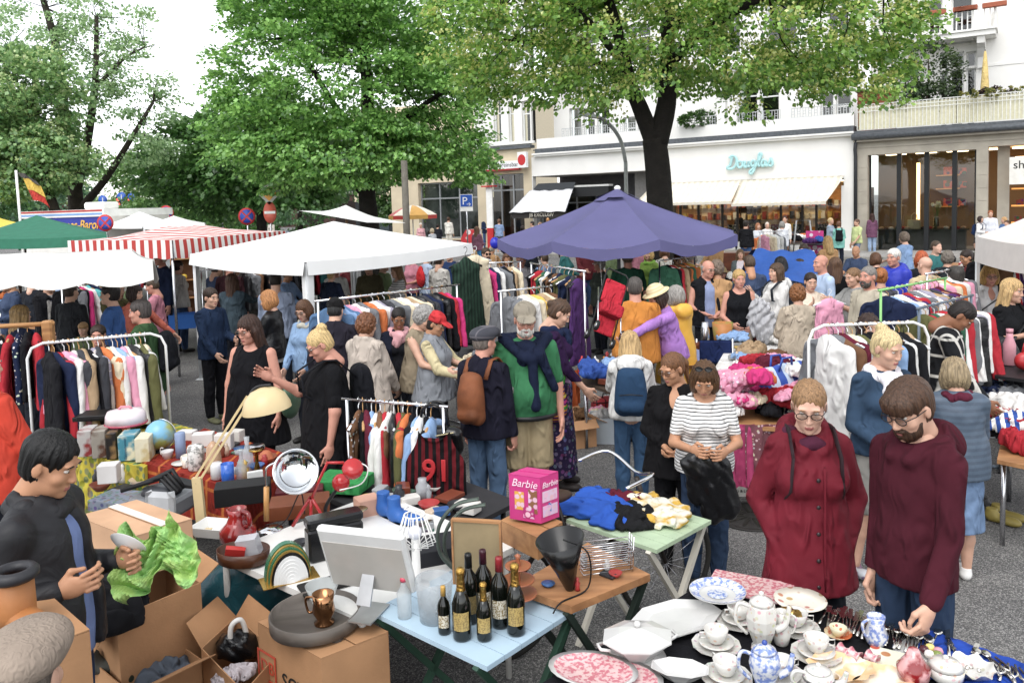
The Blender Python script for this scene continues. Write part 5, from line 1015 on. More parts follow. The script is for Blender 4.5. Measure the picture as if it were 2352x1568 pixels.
P9=person(1300,690,1.72,88,'person in purple cardigan and purple patterned skirt with navy scarf, looking down','f','bun','#4a3322','l',Jk('#2a1538',t=.012,hem=1.02,sleeve=1.75),inner=(cloth('#a581a6'),dict(hem=.86)),bot=('skirt',cloth('#2c2140',pat='cells',col2='#473560',ps=26),.14),shoes='#2a2220',arms=('down','low'),head=(0,32),lod=0,scarf=(cloth('#1a2440'),1))
P10=person(1205,697,1.82,4,'person in bright green tee, grey cap and white beard with navy sweater over shoulders','m','crop','#a9a49c','r',Tee('#2f6e46',hem=.9,t=.016),bot=('shorts',KHA,.034),shoes='#26221f',arms=('down','down'),head=(0,10),lod=0,hat=('cap',cloth('#8b8272')),beard=('w','#c9c4ba'),scarf=(cloth('#151d33'),1),w=1.12,belly=.03,glasses='#8a6a50')
T=P10['T'];V,F=sdf([C_(T(.03,-.15,1.4),T(.05,-.2,1.0),.035,.04,.02),C_(T(.1,-.14,1.38),T(.2,-.14,1.12),.04,.03,.02),C_(T(-.17,.0,1.49),T(-.02,-.16,1.36),.045,.04,.03),C_(T(.17,.0,1.49),T(.04,-.16,1.36),.045,.04,.03),C_(T(-.14,.09,1.46),T(.14,.09,1.46),.06,.06,.03)],.013,fold=.004);local(P10,V,F,'draped_sweater','#151d33')
MB().tube([T(.19*1.12*cos(a),.15*1.12*sin(a),.9) for a in[i*pi/10 for i in range(20)]],.024,6,closed=True,sq=1).ob('belt',DARKM,P10['root'])
P11=person(1112,750,1.66,150,'person in plaid flat cap and navy fleece with rust brown bag on the back','m','crop','#6a6058','r',Jk('#1b1a28',t=.022,neck='high',hem=.86),bot=tr(DEN2),arms=('down','down'),head=(-18,4),lod=0,hat=('flat',mat('#3b3c44',rough=.9,pat='plaid',col2='#5d5a60',ps=70)),curl=.8)
T=P11['T'];backpack(P11,mat('#733c14',rough=.7,var=.25,bump=.5,bs=12),.78,None);MB().lathe([(.04,0),(.04,.004),(0,.004)],16,M=XF(T(-.24,-.02,1.24),(0,R(-90),0))).ob('sleeve_badge',mat('#c9b9b9',pat='blobs',col2='#3a2030',ps=60),P11['root'])
P12=person(1008,718,1.58,72,'person in red cap and grey fleece vest with cream sleeves reaching over a table','f','pony','#2a2320','t',Jk('#80848a',sleeve=0,t=.026,hem=.82,flare=.06,neck='high'),inner=cloth('#c6b88c'),arms=('fwd','fwd'),head=(0,22),lod=1,hat=('cap',cloth('#c3262c')),glasses='#8a7a6a',w=1.18)
for s in(1,-1):sh,el,wr=P12['J'][s][:3];V,F=sdf([C_(sh,el,.062,.056,.02),C_(el,wr,.056,.04,.02)],.016,fold=.004);local(P12,V,F,'sleeve','#c6b88c')
person(985,704,1.64,62,'person with wavy grey hair in beige vest, bending behind the red cap','f','curly','#8d8a86','l',Jk('#8b7d66',sleeve=0,t=.02),inner=cloth('#7d8591'),arms=('fwd','fwd'),head=(0,25),lean=6)
person(915,708,1.56,6,'person with dark tied hair in navy cardigan and pink scarf, looking down','f','bun','#1c1614','d',Jk('#191d2c',open=.06,hem=.8),inner=cloth('#1c1d22'),head=(8,22),arms=('low','low'),scarf=(cloth('#d39a9e'),1),lod=0)
person(845,718,1.62,152,'person with auburn curls in pale beige trench coat seen from behind','f','curly','#6e4224','l',Jk('#b7aa9d',hem=.5,flare=.1,t=.028,collar=1),arms=('low','low'),head=(-10,12),lod=0,w=1.1)
person(770,686,1.7,178,'person in black cap and dark aubergine jacket seen from behind','m','crop','#222','l',Jk('#25222c',t=.028,neck='high'),hat=('cap',cloth('#1c1b1c')),head=(0,12),w=1.15,lod=0)
P13=person(716,760,1.68,-66,'person with blond updo and glasses in black tee, one hand raised, black backpack','f','topbun','#c2a469','r',Tee('#121215',hem=.62,flare=.05,sleeve=.8),bot=tr('#232228'),arms=('down',((.75,.1),(2.15,-.1))),head=(0,30),lod=0,glasses='#2a2a2e',w=1.36);backpack(P13,DARK,.95)
P14=person(565,726,1.71,-16,'person with long dark brown hair and glasses in sleeveless black dress','f','long','#38231a','r',('top',cloth('#111115'),dict(sleeve=0,neck='scoop',hem=.62,flare=.06)),bot=tr('#201e22'),arms=('down','down'),head=(-14,14),lod=0,glasses='#6a4a38',w=1.26);strapbag(P14,mat('#3f5c46',rough=.5),1,(.27,.0,1.0),(.06,.14,.16),cross=False)
P15=person(484,661,1.68,58,'person with short brown hair in navy bomber jacket and dark trousers','m','short','#33241b','l',Jk('#1d2d47',t=.024,hem=.84),bot=tr('#16161a'),shoes='#6a6a4a',arms=(((.2,.1),(1.4,-.3)),'low'),head=(0,6),lod=0,w=.9)
person(532,628,1.68,176,'person with long brown hair in faded denim shirt seen from behind','f','long','#4f3424','l',Jk(cloth('#42525c',var=.2),hem=.8),arms=('fwd','reach'),w=1.1)
person(611,667,1.66,-96,'person with strawberry blond hair in black leather jacket in profile','f','bob','#a8703a','l',('jacket',LEATH,dict(hem=.9,t=.022,open=.05)),inner=cloth('#d8d6d2'),head=(0,14),arms=('low','bent'),lod=0)
person(632,624,1.78,-170,'person with cropped dark hair in pale blue shirt seen from behind','m','crop','#241c18','l',Jk('#8f9bb3',t=.016),arms=('low','low'),head=(0,10))
person(692,691,1.6,-24,'person with short brown hair and glasses in light blue jacket','f','bob','#54361f','l',Jk('#7f9dc0',collar=1),head=(0,20),glasses='#4a3630',arms=('low','low'),scarf=(cloth('#b9b5a6'),))
P16=person(318,688,1.74,-82,'person with greying short hair in olive green jacket in profile','m','short','#4a4340','r',Jk('#33502f',t=.028,hem=.78),arms=('low','back'),head=(0,6),lod=0,w=1.15);backpack(P16,DARK,.8,None,straps=False)
person(311,653,1.68,62,'person with dark bob in coral sweater reaching to the right','f','bob','#2c1c16','l',Jk('#c4644e'),arms=(((.5,.5),(.8,.35)),'low'),head=(20,8),lod=0)
person(270,644,1.74,74,'person with short dark hair in olive parka','m','short','#2d2622','l',Jk('#5c5733',hood=1,t=.028,hem=.7),arms=('low','low'),head=(0,10))
person(112,632,1.76,62,'person with short auburn hair in black jacket and dark tee with white print','m','short','#5a3a24','l',Jk('#1d1d21',open=.08,hood=1,t=.024),inner=cloth('#262a4a',pat='noise',col2='#cfcac2',ps=3),arms=('low','low'),head=(14,4),bot=tr('#20283a'))
person(190,740,1.22,10,'small child with blond bowl haircut behind the white clothes rail','m','fringe','#a9814f','l',Jk('#66724a'),w=.85)
person(224,746,1.5,14,'person with dark hair peering over the white clothes rail','m','short','#33261f','r',Jk('#1c1c20'),head=(0,4))
person(-45,800,1.78,150,'person in bright orange red jacket cut off by the left edge','m','short','#555','l',Jk(cloth('#c9361a',rough=.7),t=.034,hem=.8,collar=1),arms=('down','low'),lod=0,w=1.2)
person(52,1446,1.62,185,'person in brown flat cap seen from above at the bottom left corner','m','crop','#5a5148','l',Jk('#3a3631'),hat=('flat',cloth('#8f8072',bs=60,bump=.3)),lod=0,head=(0,5),name='person')
P17=person(1500,657,1.68,-74,'person in straw hat and lilac sweater holding up a red pushchair','f','bob','#3a2a22','r',Jk('#a573bf',t=.016,hem=.9),bot=tr('#8f8d88'),arms=(((1.3,.2),(1.2,.1)),((1.2,.3),(2.0,.0))),head=(0,8),lean=14,hat=('brim',mat('#d9c9a0',rough=.85,pat='stripe',col2='#cdbb8c',ps=200,axis='Z')),lod=0,curl=.9)
person(1458,634,1.8,172,'person with cropped grey hair in orange tee seen from behind','m','crop','#4a4440','r',Tee('#c47a1e',t=.02),arms=('low','low'),w=1.2)
person(1552,655,1.64,-148,'person with grey bob in bright yellow raincoat','f','bob','#8f8b84','l',Jk(mat('#e0a812',rough=.45,var=.06,bump=.3,bs=8,bd=.02),hood=1,t=.03,hem=.6,flare=.06),arms=('low','low'),w=1.1)
person(1628,597,1.76,6,'person with receding grey hair in black vest over blue shirt, hands clasped','m','balding','#8c8680','r',Jk('#16171c',sleeve=0,open=.06,t=.03,collar=1),inner=cloth('#8793b8'),arms=('clasp','clasp'),head=(20,10),glasses='#9a8a78',w=1.1,bot=tr('#1a1c22'))
P18=PEOPLE[-1]
person(1698,619,1.68,-6,'person with short blond hair in black tank top holding a grey garment','f','short','#b08d4f','r',('top',cloth('#141519'),dict(sleeve=0,neck='tank',hem=.86)),arms=(((.1,.2),(1.2,-.4)),((.1,.2),(1.2,-.4))),head=(6,6),w=1.08)
person(1600,588,1.55,100,'person with grey hair in navy jacket stooping far forward','m','short','#9a948c','l',Jk('#20242e',t=.026),lean=48,arms=('low','fwd'),head=(0,10))
person(1658,614,1.3,-10,'seated person in straw hat and green checked shirt behind the table','m','short','#777','r',Jk(cloth('#6f9a5a',pat='plaid',col2='#cfd6c2',ps=90)),hat=('brim',cloth('#c9ab77')),w=1.1,Y=13)
person(1792,590,1.7,170,'person with long black hair in light blue shirt bending over goods','f','long','#131112','l',Jk('#9fb6d6'),lean=18,arms=('low','low'))
P19=person(1783,604,1.7,-72,'person with brown hair in white hooded cardigan with dark backpack strap','f','long','#4f3a28','l',Jk('#d3d1cd',hood=1,t=.022,hem=.72),arms=('low',((.5,.1),(2.3,-.3))),lod=1);backpack(P19,cloth('#2a3038'),.8)
P20=person(1830,652,1.6,178,'person with curly auburn hair in oatmeal sweater and grey trousers seen from behind','f','curly','#7a4a1e','l',Jk(cloth('#b3a48f',bs=16),t=.022,hem=.78,flare=.02),bot=tr('#3a3c42'),arms=('bent','bent'),lod=0,w=1.12,head=(0,10))
person(1863,626,1.64,-4,'person with dark centre parting holding cloth to the face','f','bun','#2b1d17','l',Jk('#d9c9b4'),arms=('chin','chin'),head=(0,12))
P21=person(1957,615,1.68,-72,'person with long light brown hair in grey tee holding up a pink garment','f','pony','#7a5a3a','l',Tee('#8a8a88',sleeve=.7,t=.02,hem=.82),bot=tr('#c9a9b6'),arms=(((.9,.1),(2.0,-.1)),((.8,.3),(1.9,0))),head=(0,10),lod=0)
person(1886,584,1.78,-80,'bald person in pale blue shirt in profile','m','bald','#777','r',Jk('#a9bdd9'),w=1.15)
person(1918,591,1.7,176,'person with wavy brown hair in black top with raised arm','f','long','#5a3f2a','l',Jk('#121214'),arms=('down','phone'))
person(1995,610,1.78,-62,'person with shaved grey head and dark beard in pale jacket','m','crop','#7a746e','r',Jk('#b7ad98'),beard=('g','#4a443f'))
person(2024,614,1.68,150,'person with ginger hair in a bun behind the bearded head','f','bun','#9a5a24','l',Jk('#4a4a55'))
person(2052,571,1.8,-58,'person with white hair in vivid blue rain jacket','m','short','#cfcac2','r',Jk(mat('#1b2fb0',rough=.5,var=.1,bump=.5,bs=9,bd=.02),hood=1,t=.03),head=(0,4),lod=0)
person(2117,576,1.72,160,'person with bright copper hair in dark quilted vest','f','bob','#b0501f','l',Jk('#23252d'))
person(2126,588,1.76,-168,'bald person in beige jacket seen from behind','m','bald','#888','p',Jk('#c3b08a',t=.028))
person(2177,575,1.68,140,'person with grey curly hair pointing to the left','f','curly','#6f665c','l',Jk('#2a3036'),arms=(((1.2,.6),(1.3,.5)),'down'))
person(2196,611,1.74,176,'person with dark grey hair in pink and white plaid shirt seen from behind','m','short','#3c3936','l',Jk(cloth('#cfc6cc',pat='plaid',col2='#6b3a52',ps=120)),w=1.15)
person(2172,640,1.5,170,'person with light blond hair low behind the right clothes rails','f','long','#c4a878','l',Jk('#9a8a92'))
P22=person(2276,609,1.7,-14,'person with blond bob and glasses in white v-neck top with black strap','f','bob','#b58a45','r',('top',cloth('#d5d2d2'),dict(neck='v',sleeve=1.2,t=.018)),glasses='#33221a',head=(0,14),lod=0);strapbag(P22,DARK,-1)
P23=person(2328,640,1.7,24,'person with long blond hair in black tee with large black handbag','f','long','#bf9c63','l',Tee('#17181b',t=.018),arms=('bent',((.1,.2),(1.9,-.3))),head=(10,8),lod=0,bot=tr('#15151a'));strapbag(P23,LEATH,-1,(.3,-.12,1.0),(.09,.2,.2))
person(2237,700,1.68,62,'person with cropped dark hair in black coat with white grid, stooping','m','crop','#1d1512','d',Jk(cloth('#1c1d20',pat='plaid',col2='#b9b6ae',ps=42),t=.028,hem=.5,flare=.08),arms=('hip','low'),head=(0,38),lean=10,lod=0)
P24=person(1997,721,1.62,-2,'person with dark curly hair in rust cardigan holding an oval mirror','f','curly','#33211a','l',Jk('#7a3316',t=.022,open=.05,hem=.7),inner=cloth('#1d2433'),arms=(((.15,.22),(1.2,-.35)),((.25,.2),(1.35,-.4))),head=(4,4),lod=0)
P25=person(980,577,1.7,128,'person with pinned blond hair in pale blue shirt with red drawstring bag','f','bun','#9a7440','l',Jk('#a6b7d0'),arms=('chin','bent'));V,F=sdf([E_(P25['T'](0,.17,1.2),(.15,.06,.2),.02),E_(P25['T'](0,.16,1.36),(.06,.04,.1),.04)],.018,fold=.006);local(P25,V,F,'drawstring_bag','#c3161e')
person(1032,570,1.76,-20,'person with short brown hair in dark blue jacket beside the long green dress','m','short','#4a3324','l',Jk('#23365c'))
person(1116,569,1.78,26,'person in sunglasses with swept brown hair and light jacket','m','short','#3f2c1e','l',Jk('#c9c4be',collar=1),glasses='#000001',beard=('g','#4a3628'))
person(1196,578,1.78,20,'person with ruddy face in white shirt holding a phone','m','crop','#8a6a4a','r',Jk('#d9d4d8'),arms=('phone','low'),w=1.1)
person(1376,590,1.66,-64,'person with grey hair and glasses under the purple parasol','f','curly','#9a968f','r',Jk('#4a5148'),glasses='#3a2a24')
person(1441,575,1.82,176,'person in dark green polo shirt beneath the purple parasol','m','crop','#6a5a4a','r',Tee('#1f4a38'),w=1.15)
person(1490,570,1.66,-40,'person with blond hair in lime green scarf under the parasol','f','bob','#b5924f','l',Jk('#7a9a3c'),scarf=(cloth('#7fae3c'),))
person(1563,560,1.8,-72,'person with grey curly hair in beige jacket under the parasol edge','m','curly','#8c857c','r',Jk('#a8906c'),arms=('fwd','low'))
person(1700,572,1.66,-10,'person in white printed tee with grey cardigan','f','long','#6a5138','l',Jk('#5f6768',open=.08),inner=cloth('#d8ccd0'),Y=17)
person(771,604,1.68,10,'person with short blond hair carrying a toddler on the arm','f','short','#b08a55','r',Jk('#d6d6d4'),arms=('bent','bent'),head=(14,18))
person(760,622,1.42,150,'toddler with fair hair in navy shirt carried on the arm','m','crop','#b5905a','p',Tee('#1b2236',t=.02),w=1.5,Y=11.2,bot=tr('#30486a'),shoes=None,sc=.6)
person(845,600,1.7,4,'person with brown hair in khaki olive blouse looking down','f','pony','#5c4126','l',Jk('#4f4a34',collar=1,t=.022),arms=('low','low'),head=(-8,22),w=1.1)
person(908,606,1.66,-60,'person with light brown hair in white striped top near the gazebo leg','f','long','#8a6440','l',('tee',cloth('#d5d3d0',pat='stripe',col2='#8f8c8c',ps=160,axis='Z'),dict(neck='scoop')),head=(0,10))
person(526,598,1.76,178,'bald person in maroon jacket inside the white gazebo','m','bald','#555','r',Jk('#3a1f24'),w=1.15)
person(36,588,1.74,170,'person in grey tee and blue jeans leaning over the clothes table at far left','m','short','#4a3324','l',Tee('#7a7d80'),bot=tr(DEN2),lean=25,arms=('low','fwd'))
person(160,650,1.72,165,'person in charcoal jacket behind the black open jacket','m','crop','#3b2d24','l',Jk('#2b2d31'),w=1.1)
person(368,575,1.68,-30,'person with white hair and glasses in navy jacket under the striped tent','f','short','#c9b9a0','r',Jk('#202a44'),glasses='#333',Y=14.5)
person(252,652,1.62,-80,'person with dark hair in blue jacket crouching beside the olive parka','m','short','#221c1a','l',Jk('#3a5f9a'),Y=9.6)
person(45,700,1.66,150,'person with long blond hair in navy coat behind the wooden rail','f','long','#8a6c3c','l',Jk('#1c2236',t=.026),lod=1)
FARS=[(2003,490,34.3,170,'f','long','#3a221c','#6f4660','trousers','#8fa6c4','person in purple striped tunic looking into the stone shop window'),(1968,503,28.6,-70,'m','short','#5a4030','#c4cf8c','shorts','#6a7486','person in lime shirt and grey shorts walking left'),(1927,508,28.8,160,'f','short','#6a4630','#7fc4b8','trousers','#1d2230','person in turquoise tunic with black and grey backpack'),(1908,500,29.5,40,'f','bun','#c4a872','#8a98a8','trousers','#3a557c','person with blond bun in grey striped cardigan stooping'),(1697,486,40,-60,'m','crop','#2a221c','#22242b','trousers','#232a3a','person in dark tee in front of the cream awning window'),(1713,506,27,150,'m','short','#2a221c','#1b1b1f','trousers','#3a5a8a','person in black hooded jacket and blue jeans seen from behind'),(1741,512,29,10,'f','long','#9a5f38','#c9ccd4','trousers','#2a2c34','person with red hair and sunglasses behind the peach dress'),(1762,510,30,0,'f','bun','#d0c0b0','#d8d4d0','trousers','#2a2c34','person with white headscarf behind the peach dress'),(1803,496,31,-30,'f','bun','#3a2a20','#dedcd8','trousers','#2a2c34','person in white tee standing at the lit shop door'),(1796,508,27.5,175,'f','bob','#8a8680','#cfd2d8','trousers','#1f2026','person with grey bob in white long sleeved top seen from behind'),(2252,496,30,30,'f','bob','#2a1a16','#e0dedd','trousers','#3a2c44','person with dark bob and blue backpack beside the stone pier'),(2275,483,30.5,-20,'m','short','#9a5a34','#d3d5dd','trousers','#39414f','person with ginger hair in pale tee by the stone pier'),(2306,498,29,-80,'f','curly','#b58a55','#4f6f9f','trousers','#2a2c34','person with fair curls near the right shop entrance'),(2313,506,28,-60,'m','short','#4a3222','#7d8da6','trousers','#2a2c34','person with brown hair near the right shop entrance'),(966,512,43,10,'f','short','#cfc6bc','#cf9aa0','trousers','#6a6a70','person with white hair in pink shirt by the bank window'),(992,524,36,-150,'f','bob','#b9a88a','#b9bdc4','trousers','#3a3c44','person with ash blond bob near the bank'),(1005,514,42,170,'m','short','#1e1a18','#23252c','trousers','#3a3c44','person with black hair in dark top near the bank'),(1030,498,46,160,'m','bun','#4a3020','#d6d2c8','trousers','#d6d0c2','person in white vest with black strap near the bank'),(1115,496,46,30,'m','short','#1c1816','#26334f','trousers','#39547c','person in navy shirt at the bank entrance'),(1146,503,42,176,'m','short','#6a4a34','#7f97bd','shorts','#4a5466','person in light blue tee seen from behind at the bank'),(1095,520,30,150,'f','long','#6a4a34','#8a5a6e','trousers','#3a8ac0','small girl in pink plaid shirt beside the red bicycle trailer'),(1200,518,30,165,'f','bun','#2a1d18','#1f2024','trousers','#222','person with dark bun in black top at the cafe table'),(1222,508,38,-100,'m','short','#2f2620','#9a9a98','trousers','#222','person with dark hair in grey jacket at the cafe table'),(1240,510,37,-60,'m','short','#8a6a50','#cfd0d4','trousers','#333','person in white jacket at the cafe table'),(1258,500,41,175,'f','bun','#b5814a','#c3cfe0','trousers','#333','person with ginger bun in pale blue shirt near the cafe'),(780,515,42,20,'f','curly','#4a3a2a','#2a2c30','trousers','#222','person with curly hair in dark top behind the white gazebo roof'),(798,517,41,60,'m','short','#5a4a3a','#4a5a7a','trousers','#222','person in blue top behind the white gazebo roof'),(622,505,56,0,'f','long','#3a2a20','#c9c0b4','trousers','#222','person with dark hair beside the no entry sign'),(940,500,52,10,'m','short','#c8b8a0','#2a2c34','trousers','#222','person in dark waistcoat under the red yellow parasol')]
for i,(x,y,Y,rt,sx,hr,hcl,tc_,bt,bc,lb) in enumerate(FARS):
 p=person(x,y,1.7,rt,lb,sx,hr,hcl,'l',Jk(tc_,sleeve=.8 if bt=='shorts' else 1.9,hem=.72 if i in(0,2) else .88),bot=(bt,cloth(bc)),lod=2 if i not in(0,1,2) else 1,Y=Y,stride=.3 if i==1 else 0,shoes='#3a3632',arms=('low','down') if i%2 else('down','bent'))
 if i in(2,10):backpack(p,DARK if i==2 else cloth('#1d2f52'),.9)
ZN=(('under the white gazebo',[(500,14.5),(585,15.5),(660,14),(740,15),(800,16),(880,14.5),(940,16.5),(1010,15)]),('between the gazebo and the purple parasol',[(1085,17),(1130,20),(1165,15),(1215,18),(1250,15.5)]),('beneath the purple parasol',[(1300,16.5),(1345,18),(1405,17),(1470,18.5),(1525,16),(1580,18),(1640,19)]),('behind the rails at far left',[(15,12),(75,13.5),(135,15),(205,12.5),(240,16),(300,14),(345,12),(410,15)]),('before the stone shop',[(1845,15),(1900,17),(1965,15.5),(2010,13.5),(2075,17),(2150,14.5),(2215,12.5),(2245,15),(2300,13),(2340,11)]),('behind the linen table',[(1560,12.5),(1645,11),(1720,11.5),(1760,13),(1835,12)]))
FH=(('short','#33261e','short dark hair','m'),('long','#a9854c','long blond hair','f'),('balding','#8c867e','receding grey hair','m'),('bob','#5a3a24','brown bob','f'),('curly','#6a5a4c','grey brown curls','f'),('crop','#4a3a2c','cropped brown hair','m'),('pony','#2a1c16','dark ponytail','f'))
FC=(('#3c4a66','slate blue'),('#c9c4bc','off white'),('#6a2a30','wine red'),('#22252c','black'),('#8a8f96','grey'),('#5f6f4a','olive'),('#7f9cc4','sky blue'),('#b58a5a','tan'),('#c07a8a','rose'),('#2f6a6a','petrol'))
FR=random.Random(5);fi=0
for zn,L_z in ZN:
 for x,Y in L_z:
  hs_,hcl,hw,sx=FH[fi%7];cl,cw=FC[(fi*3)%10];X_=(x-CX)/FPX*Y;y=proj((X_,Y,FR.uniform(1.6,1.78)))[1]
  person(x,y,1.7,FR.choice((0,20,-40,70,-80,150,180,-160)),'person with %s in %s top %s'%(hw,cw,zn),sx,hs_,hcl,FR.choice('lprt'),Jk(cl,sleeve=FR.choice((.8,1.9))),bot=tr(FR.choice(('#20242e','#34496a','#5a5650'))),arms=FR.choice((('down','low'),('low','fwd'),('bent','down'),('fwd','fwd'))),lod=1 if Y<13 else 2,Y=Y,head=(0,FR.uniform(0,20)),group='people '+zn);fi+=1
for l_,s_,y_ in PEOPLE:
 if not .86<s_<1.14:print('SCALE %.2f  %.1f  %s'%(s_,y_,l_))
# clothes rails and garments
FLY=(0,1,0)
def garment_tpl(kind,v):
 def mkg():
  rs=random.Random(v*7+len(kind));L=dict(jacket=.72,coat=1.05,shirt=.7,tee=.66,dress=1.0,blouse=.62,skirt=.8,trousers=1.0)[kind];P=[];j=lambda a:rs.uniform(-a,a)
  if kind in('skirt','trousers'):P=[C_((0,0,-.14),(0,0,-L),.15,.17 if kind=='skirt' else .1,.03,FLY,3.6)]
  else:
   w=.19 if kind in('jacket','coat') else .17;P=[C_((-w+.03,0,-.17),(w-.03,0,-.17),.035,.035,.03),C_((0,0,-.15),(0,0,-.2),.07,.1,.03,FLY,2),C_((0,j(.01),-.26),(j(.03),j(.02),-L),w,w+(.09 if kind=='dress' else .03),.04,FLY,4.2 if kind in('jacket','coat') else 5)]
   sl=dict(jacket=.5,coat=.55,shirt=.5,blouse=.42,tee=.2).get(kind,0)
   for s in(-1,1):
    if sl:P.append(C_((s*w,j(.01),-.19),(s*(w+.07+j(.03)),j(.05),-.19-sl),.058,.05,.025,FLY,1.6))
  return mk('garment',*sdf(P,.0145,[((0,0,-L),(0,0,-1))],.009,34,v+len(kind)*2))
 return tpl(('garment',kind,v),mkg)
def hanger_tpl():
 def mkh():
  b=MB();b.tube([(.0,0,-.1),(0,0,-.035),(.02,0,-.02),(.025,0,.005),(.008,0,.022),(-.015,0,.012)],.0035,6);b.tube([(-.2,0,-.16),(-.1,0,-.125),(0,0,-.1),(.1,0,-.125),(.2,0,-.16)],.011,6);return b.mesh('hanger')
 return tpl('hanger',mkh)
CN={'k':('#17171b','black'),'n':('#1c2540','navy'),'g':('#6c6e72','grey'),'d':('#3a3b40','charcoal'),'w':('#d6d4d0','white'),'c':('#cfc0a2','cream'),'b':('#a58a68','beige'),'t':('#6b4a32','brown'),'r':('#a81c2a','red'),'m':('#5c1a2c','maroon'),'p':('#d58fa8','pink'),'f':('#c2246e','fuchsia'),'o':('#c4682e','rust orange'),'y':('#d1a93a','mustard'),'l':('#7f9fc8','light blue'),'u':('#2c4f9a','blue'),'e':('#2f5c46','green'),'v':('#5a5a34','olive'),'a':('#55b0b0','teal'),'s':('#8f8a9a','lilac grey'),'P':('#4a2a60','purple'),'D':('#4f6f94','denim')}
ORD=['first','second','third','fourth','fifth','sixth','seventh','eighth','ninth','tenth','eleventh','twelfth','thirteenth','fourteenth','fifteenth','sixteenth','seventeenth','eighteenth','nineteenth','twentieth','twenty-first','twenty-second','twenty-third','twenty-fourth','twenty-fifth']
GK={'j':'jacket','C':'coat','s':'shirt','t':'tee','d':'dress','b':'blouse','q':'trousers','S':'skirt'}
PATS={'#':('floral','#d8cfc6',26),'=':('stripe','#e3e0da',120),'+':('plaid','#b9b0a6',90),'%':('noise','#cfc8c0',9)}
HANG=[mat('#b98a50',rough=.5),mat('#1a1a1c',rough=.4),mat('#d9d9d9',rough=.4),mat('#b98a50',rough=.5),CHROME]
def garment(code,p,az,label,group,i,sc_=1.0,tilt=0,hang=None):
 col,name=CN[code[0]];k=GK[code[1]];pt=PATS.get(code[2]) if len(code)>2 else None
 m=cloth(col,pat=pt[0],col2=pt[1],ps=pt[2],axis='Z') if pt else(LEATH if code=='kj' and i%3==0 else cloth(col))
 nm={'floral':'patterned ','stripe':'striped ','plaid':'checked ','noise':'mottled '}[pt[0]] if pt else ''
 e=emp('hanging_'+k,p,az,(name+' '+nm+k+label),'garment',group,sc_);e.rotation_euler=(tilt,0,az)
 ob(k,garment_tpl(k,i%3),m,e);ob('hanger',hanger_tpl(),hang or HANG[i%5],e);return e
def rail(label,short,a,b,z,codes,style='chrome',spread=None,legs=True,az0=None,sc_=1.0,hang=None,wide=0):
 A,B=on(*a,z),on(*b,z);d=B-A;d[2]=0;L=np.linalg.norm(d);az=atan2(d[1],d[0]);root=emp('clothes_rail',(A[0],A[1],0),az,label,'clothes rail')
 m={'chrome':CHROME,'white':paint('#e2e2e0'),'wood':mat('#b07d42',rough=.6,pat='grain',col2='#8a5a2c',ps=18),'dark':DARKM,'green':paint('#7fbf6a'),'grey':paint('#5d6a78')}[style]
 if style=='white':
  r=.12;P=[(-.12,0,.06),(-.12,0,z-r),(-.12+r*.3,0,z-r*.3),(-.12+r,0,z),(L+.12-r,0,z),(L+.12-r*.3,0,z-r*.3),(L+.12,0,z-r),(L+.12,0,.06)];MB().tube(P,.012,8).ob('frame',m,root)
  for x in(-.12,L+.12):MB().tube([(x,-.3,.04),(x,.3,.04)],.016,8).ob('foot',m,root)
 else:
  MB().tube([(-.1,0,z),(L+.1,0,z)],.012 if style!='wood' else .022,8).ob('bar',m,root)
  if legs:
   for x in(-.06,L+.06):
    if style=='wood':MB().box((x-.06,-.05,z-.2),(x+.03,.05,z+.03),bev=.015).ob('joint_block',m,root)
    MB().tube([(x,0,.04),(x,0,z)],.012,8).ob('post',m,root);MB().tube([(x,-.3,.03),(x,.3,.03)],.016,8).ob('foot',m,root)
 n=len(codes);u=d/L;s0,s1=spread or(.03,.97)
 for i,c in enumerate(codes):
  t=s0+(s1-s0)*(i+.5)/n;p=A+d*t+arr((0,0,-.006));garment(c,p,az+pi/2+rnd.uniform(-.25,.25)+(.45 if az0 is None else az0),', %s from the left on %s'%(ORD[i],short),'garments on '+short,i+len(short),sc_*rnd.uniform(.92,1.08),hang=hang)
 return root
rail('wooden clothes rail at the left edge full of dark and red garments','the wooden rail',(-60,752),(98,744),1.62,['es','tj','ks','rs','ns#','kj','rj'],'wood')
rail('white arched clothes rail packed with jackets and blouses at left','the left white rail',(98,788),(345,766),1.55,['kC','nC','rs','pb','ps','ws','dj','bj','ks','ss+','dj','oj','cs','wb#','lb#','pb','wb','kj','wb','vj','cd#'],'white',sc_=1.12)
rail('low chrome clothes rail behind the lamps with a handbag hung on its end','the low chrome rail',(812,917),(1000,932),1.22,['td#','kd','mj','ls','ws','tj','rj','wj','kj','rj','vj','oj','ks','ls','wj','ks','ls'],'chrome')
rail('long chrome rail of coats and cardigans under the gazebo','the gazebo rail',(742,690),(1040,655),1.68,['Dj','lj','Dj','pj','ws#','gj','oj','wj','sj','dj','gj','cj','wj','bj','cj','kj','dj','nj','kj','kC','rj','fs'],'chrome')
rail('chrome rail with fuchsia and navy coats right of the long green dress','the fuchsia coat rail',(1098,605),(1186,601),1.75,['nC','fC','nC','wC','gC','kC','bC','cC'],'chrome')
rail('chrome rail with pale jackets behind the green tee','the pale jacket rail',(1160,668),(1276,656),1.62,['gj','gj+','wj','cj','yj','bj','cj','tj'],'chrome')
rail('chrome rail of dark dresses under the purple parasol','the parasol rail',(1224,604),(1336,622),1.82,['kd','rd','ed','wd','kd','td','nd','vd','nd','dd','Pd'],'chrome')
rail('chrome rail of bright shirts behind the yellow raincoat','the bright shirt rail',(1520,598),(1590,590),1.7,['es','ks','rs','bs','ts','os','es','os','ys','ws'],'chrome')
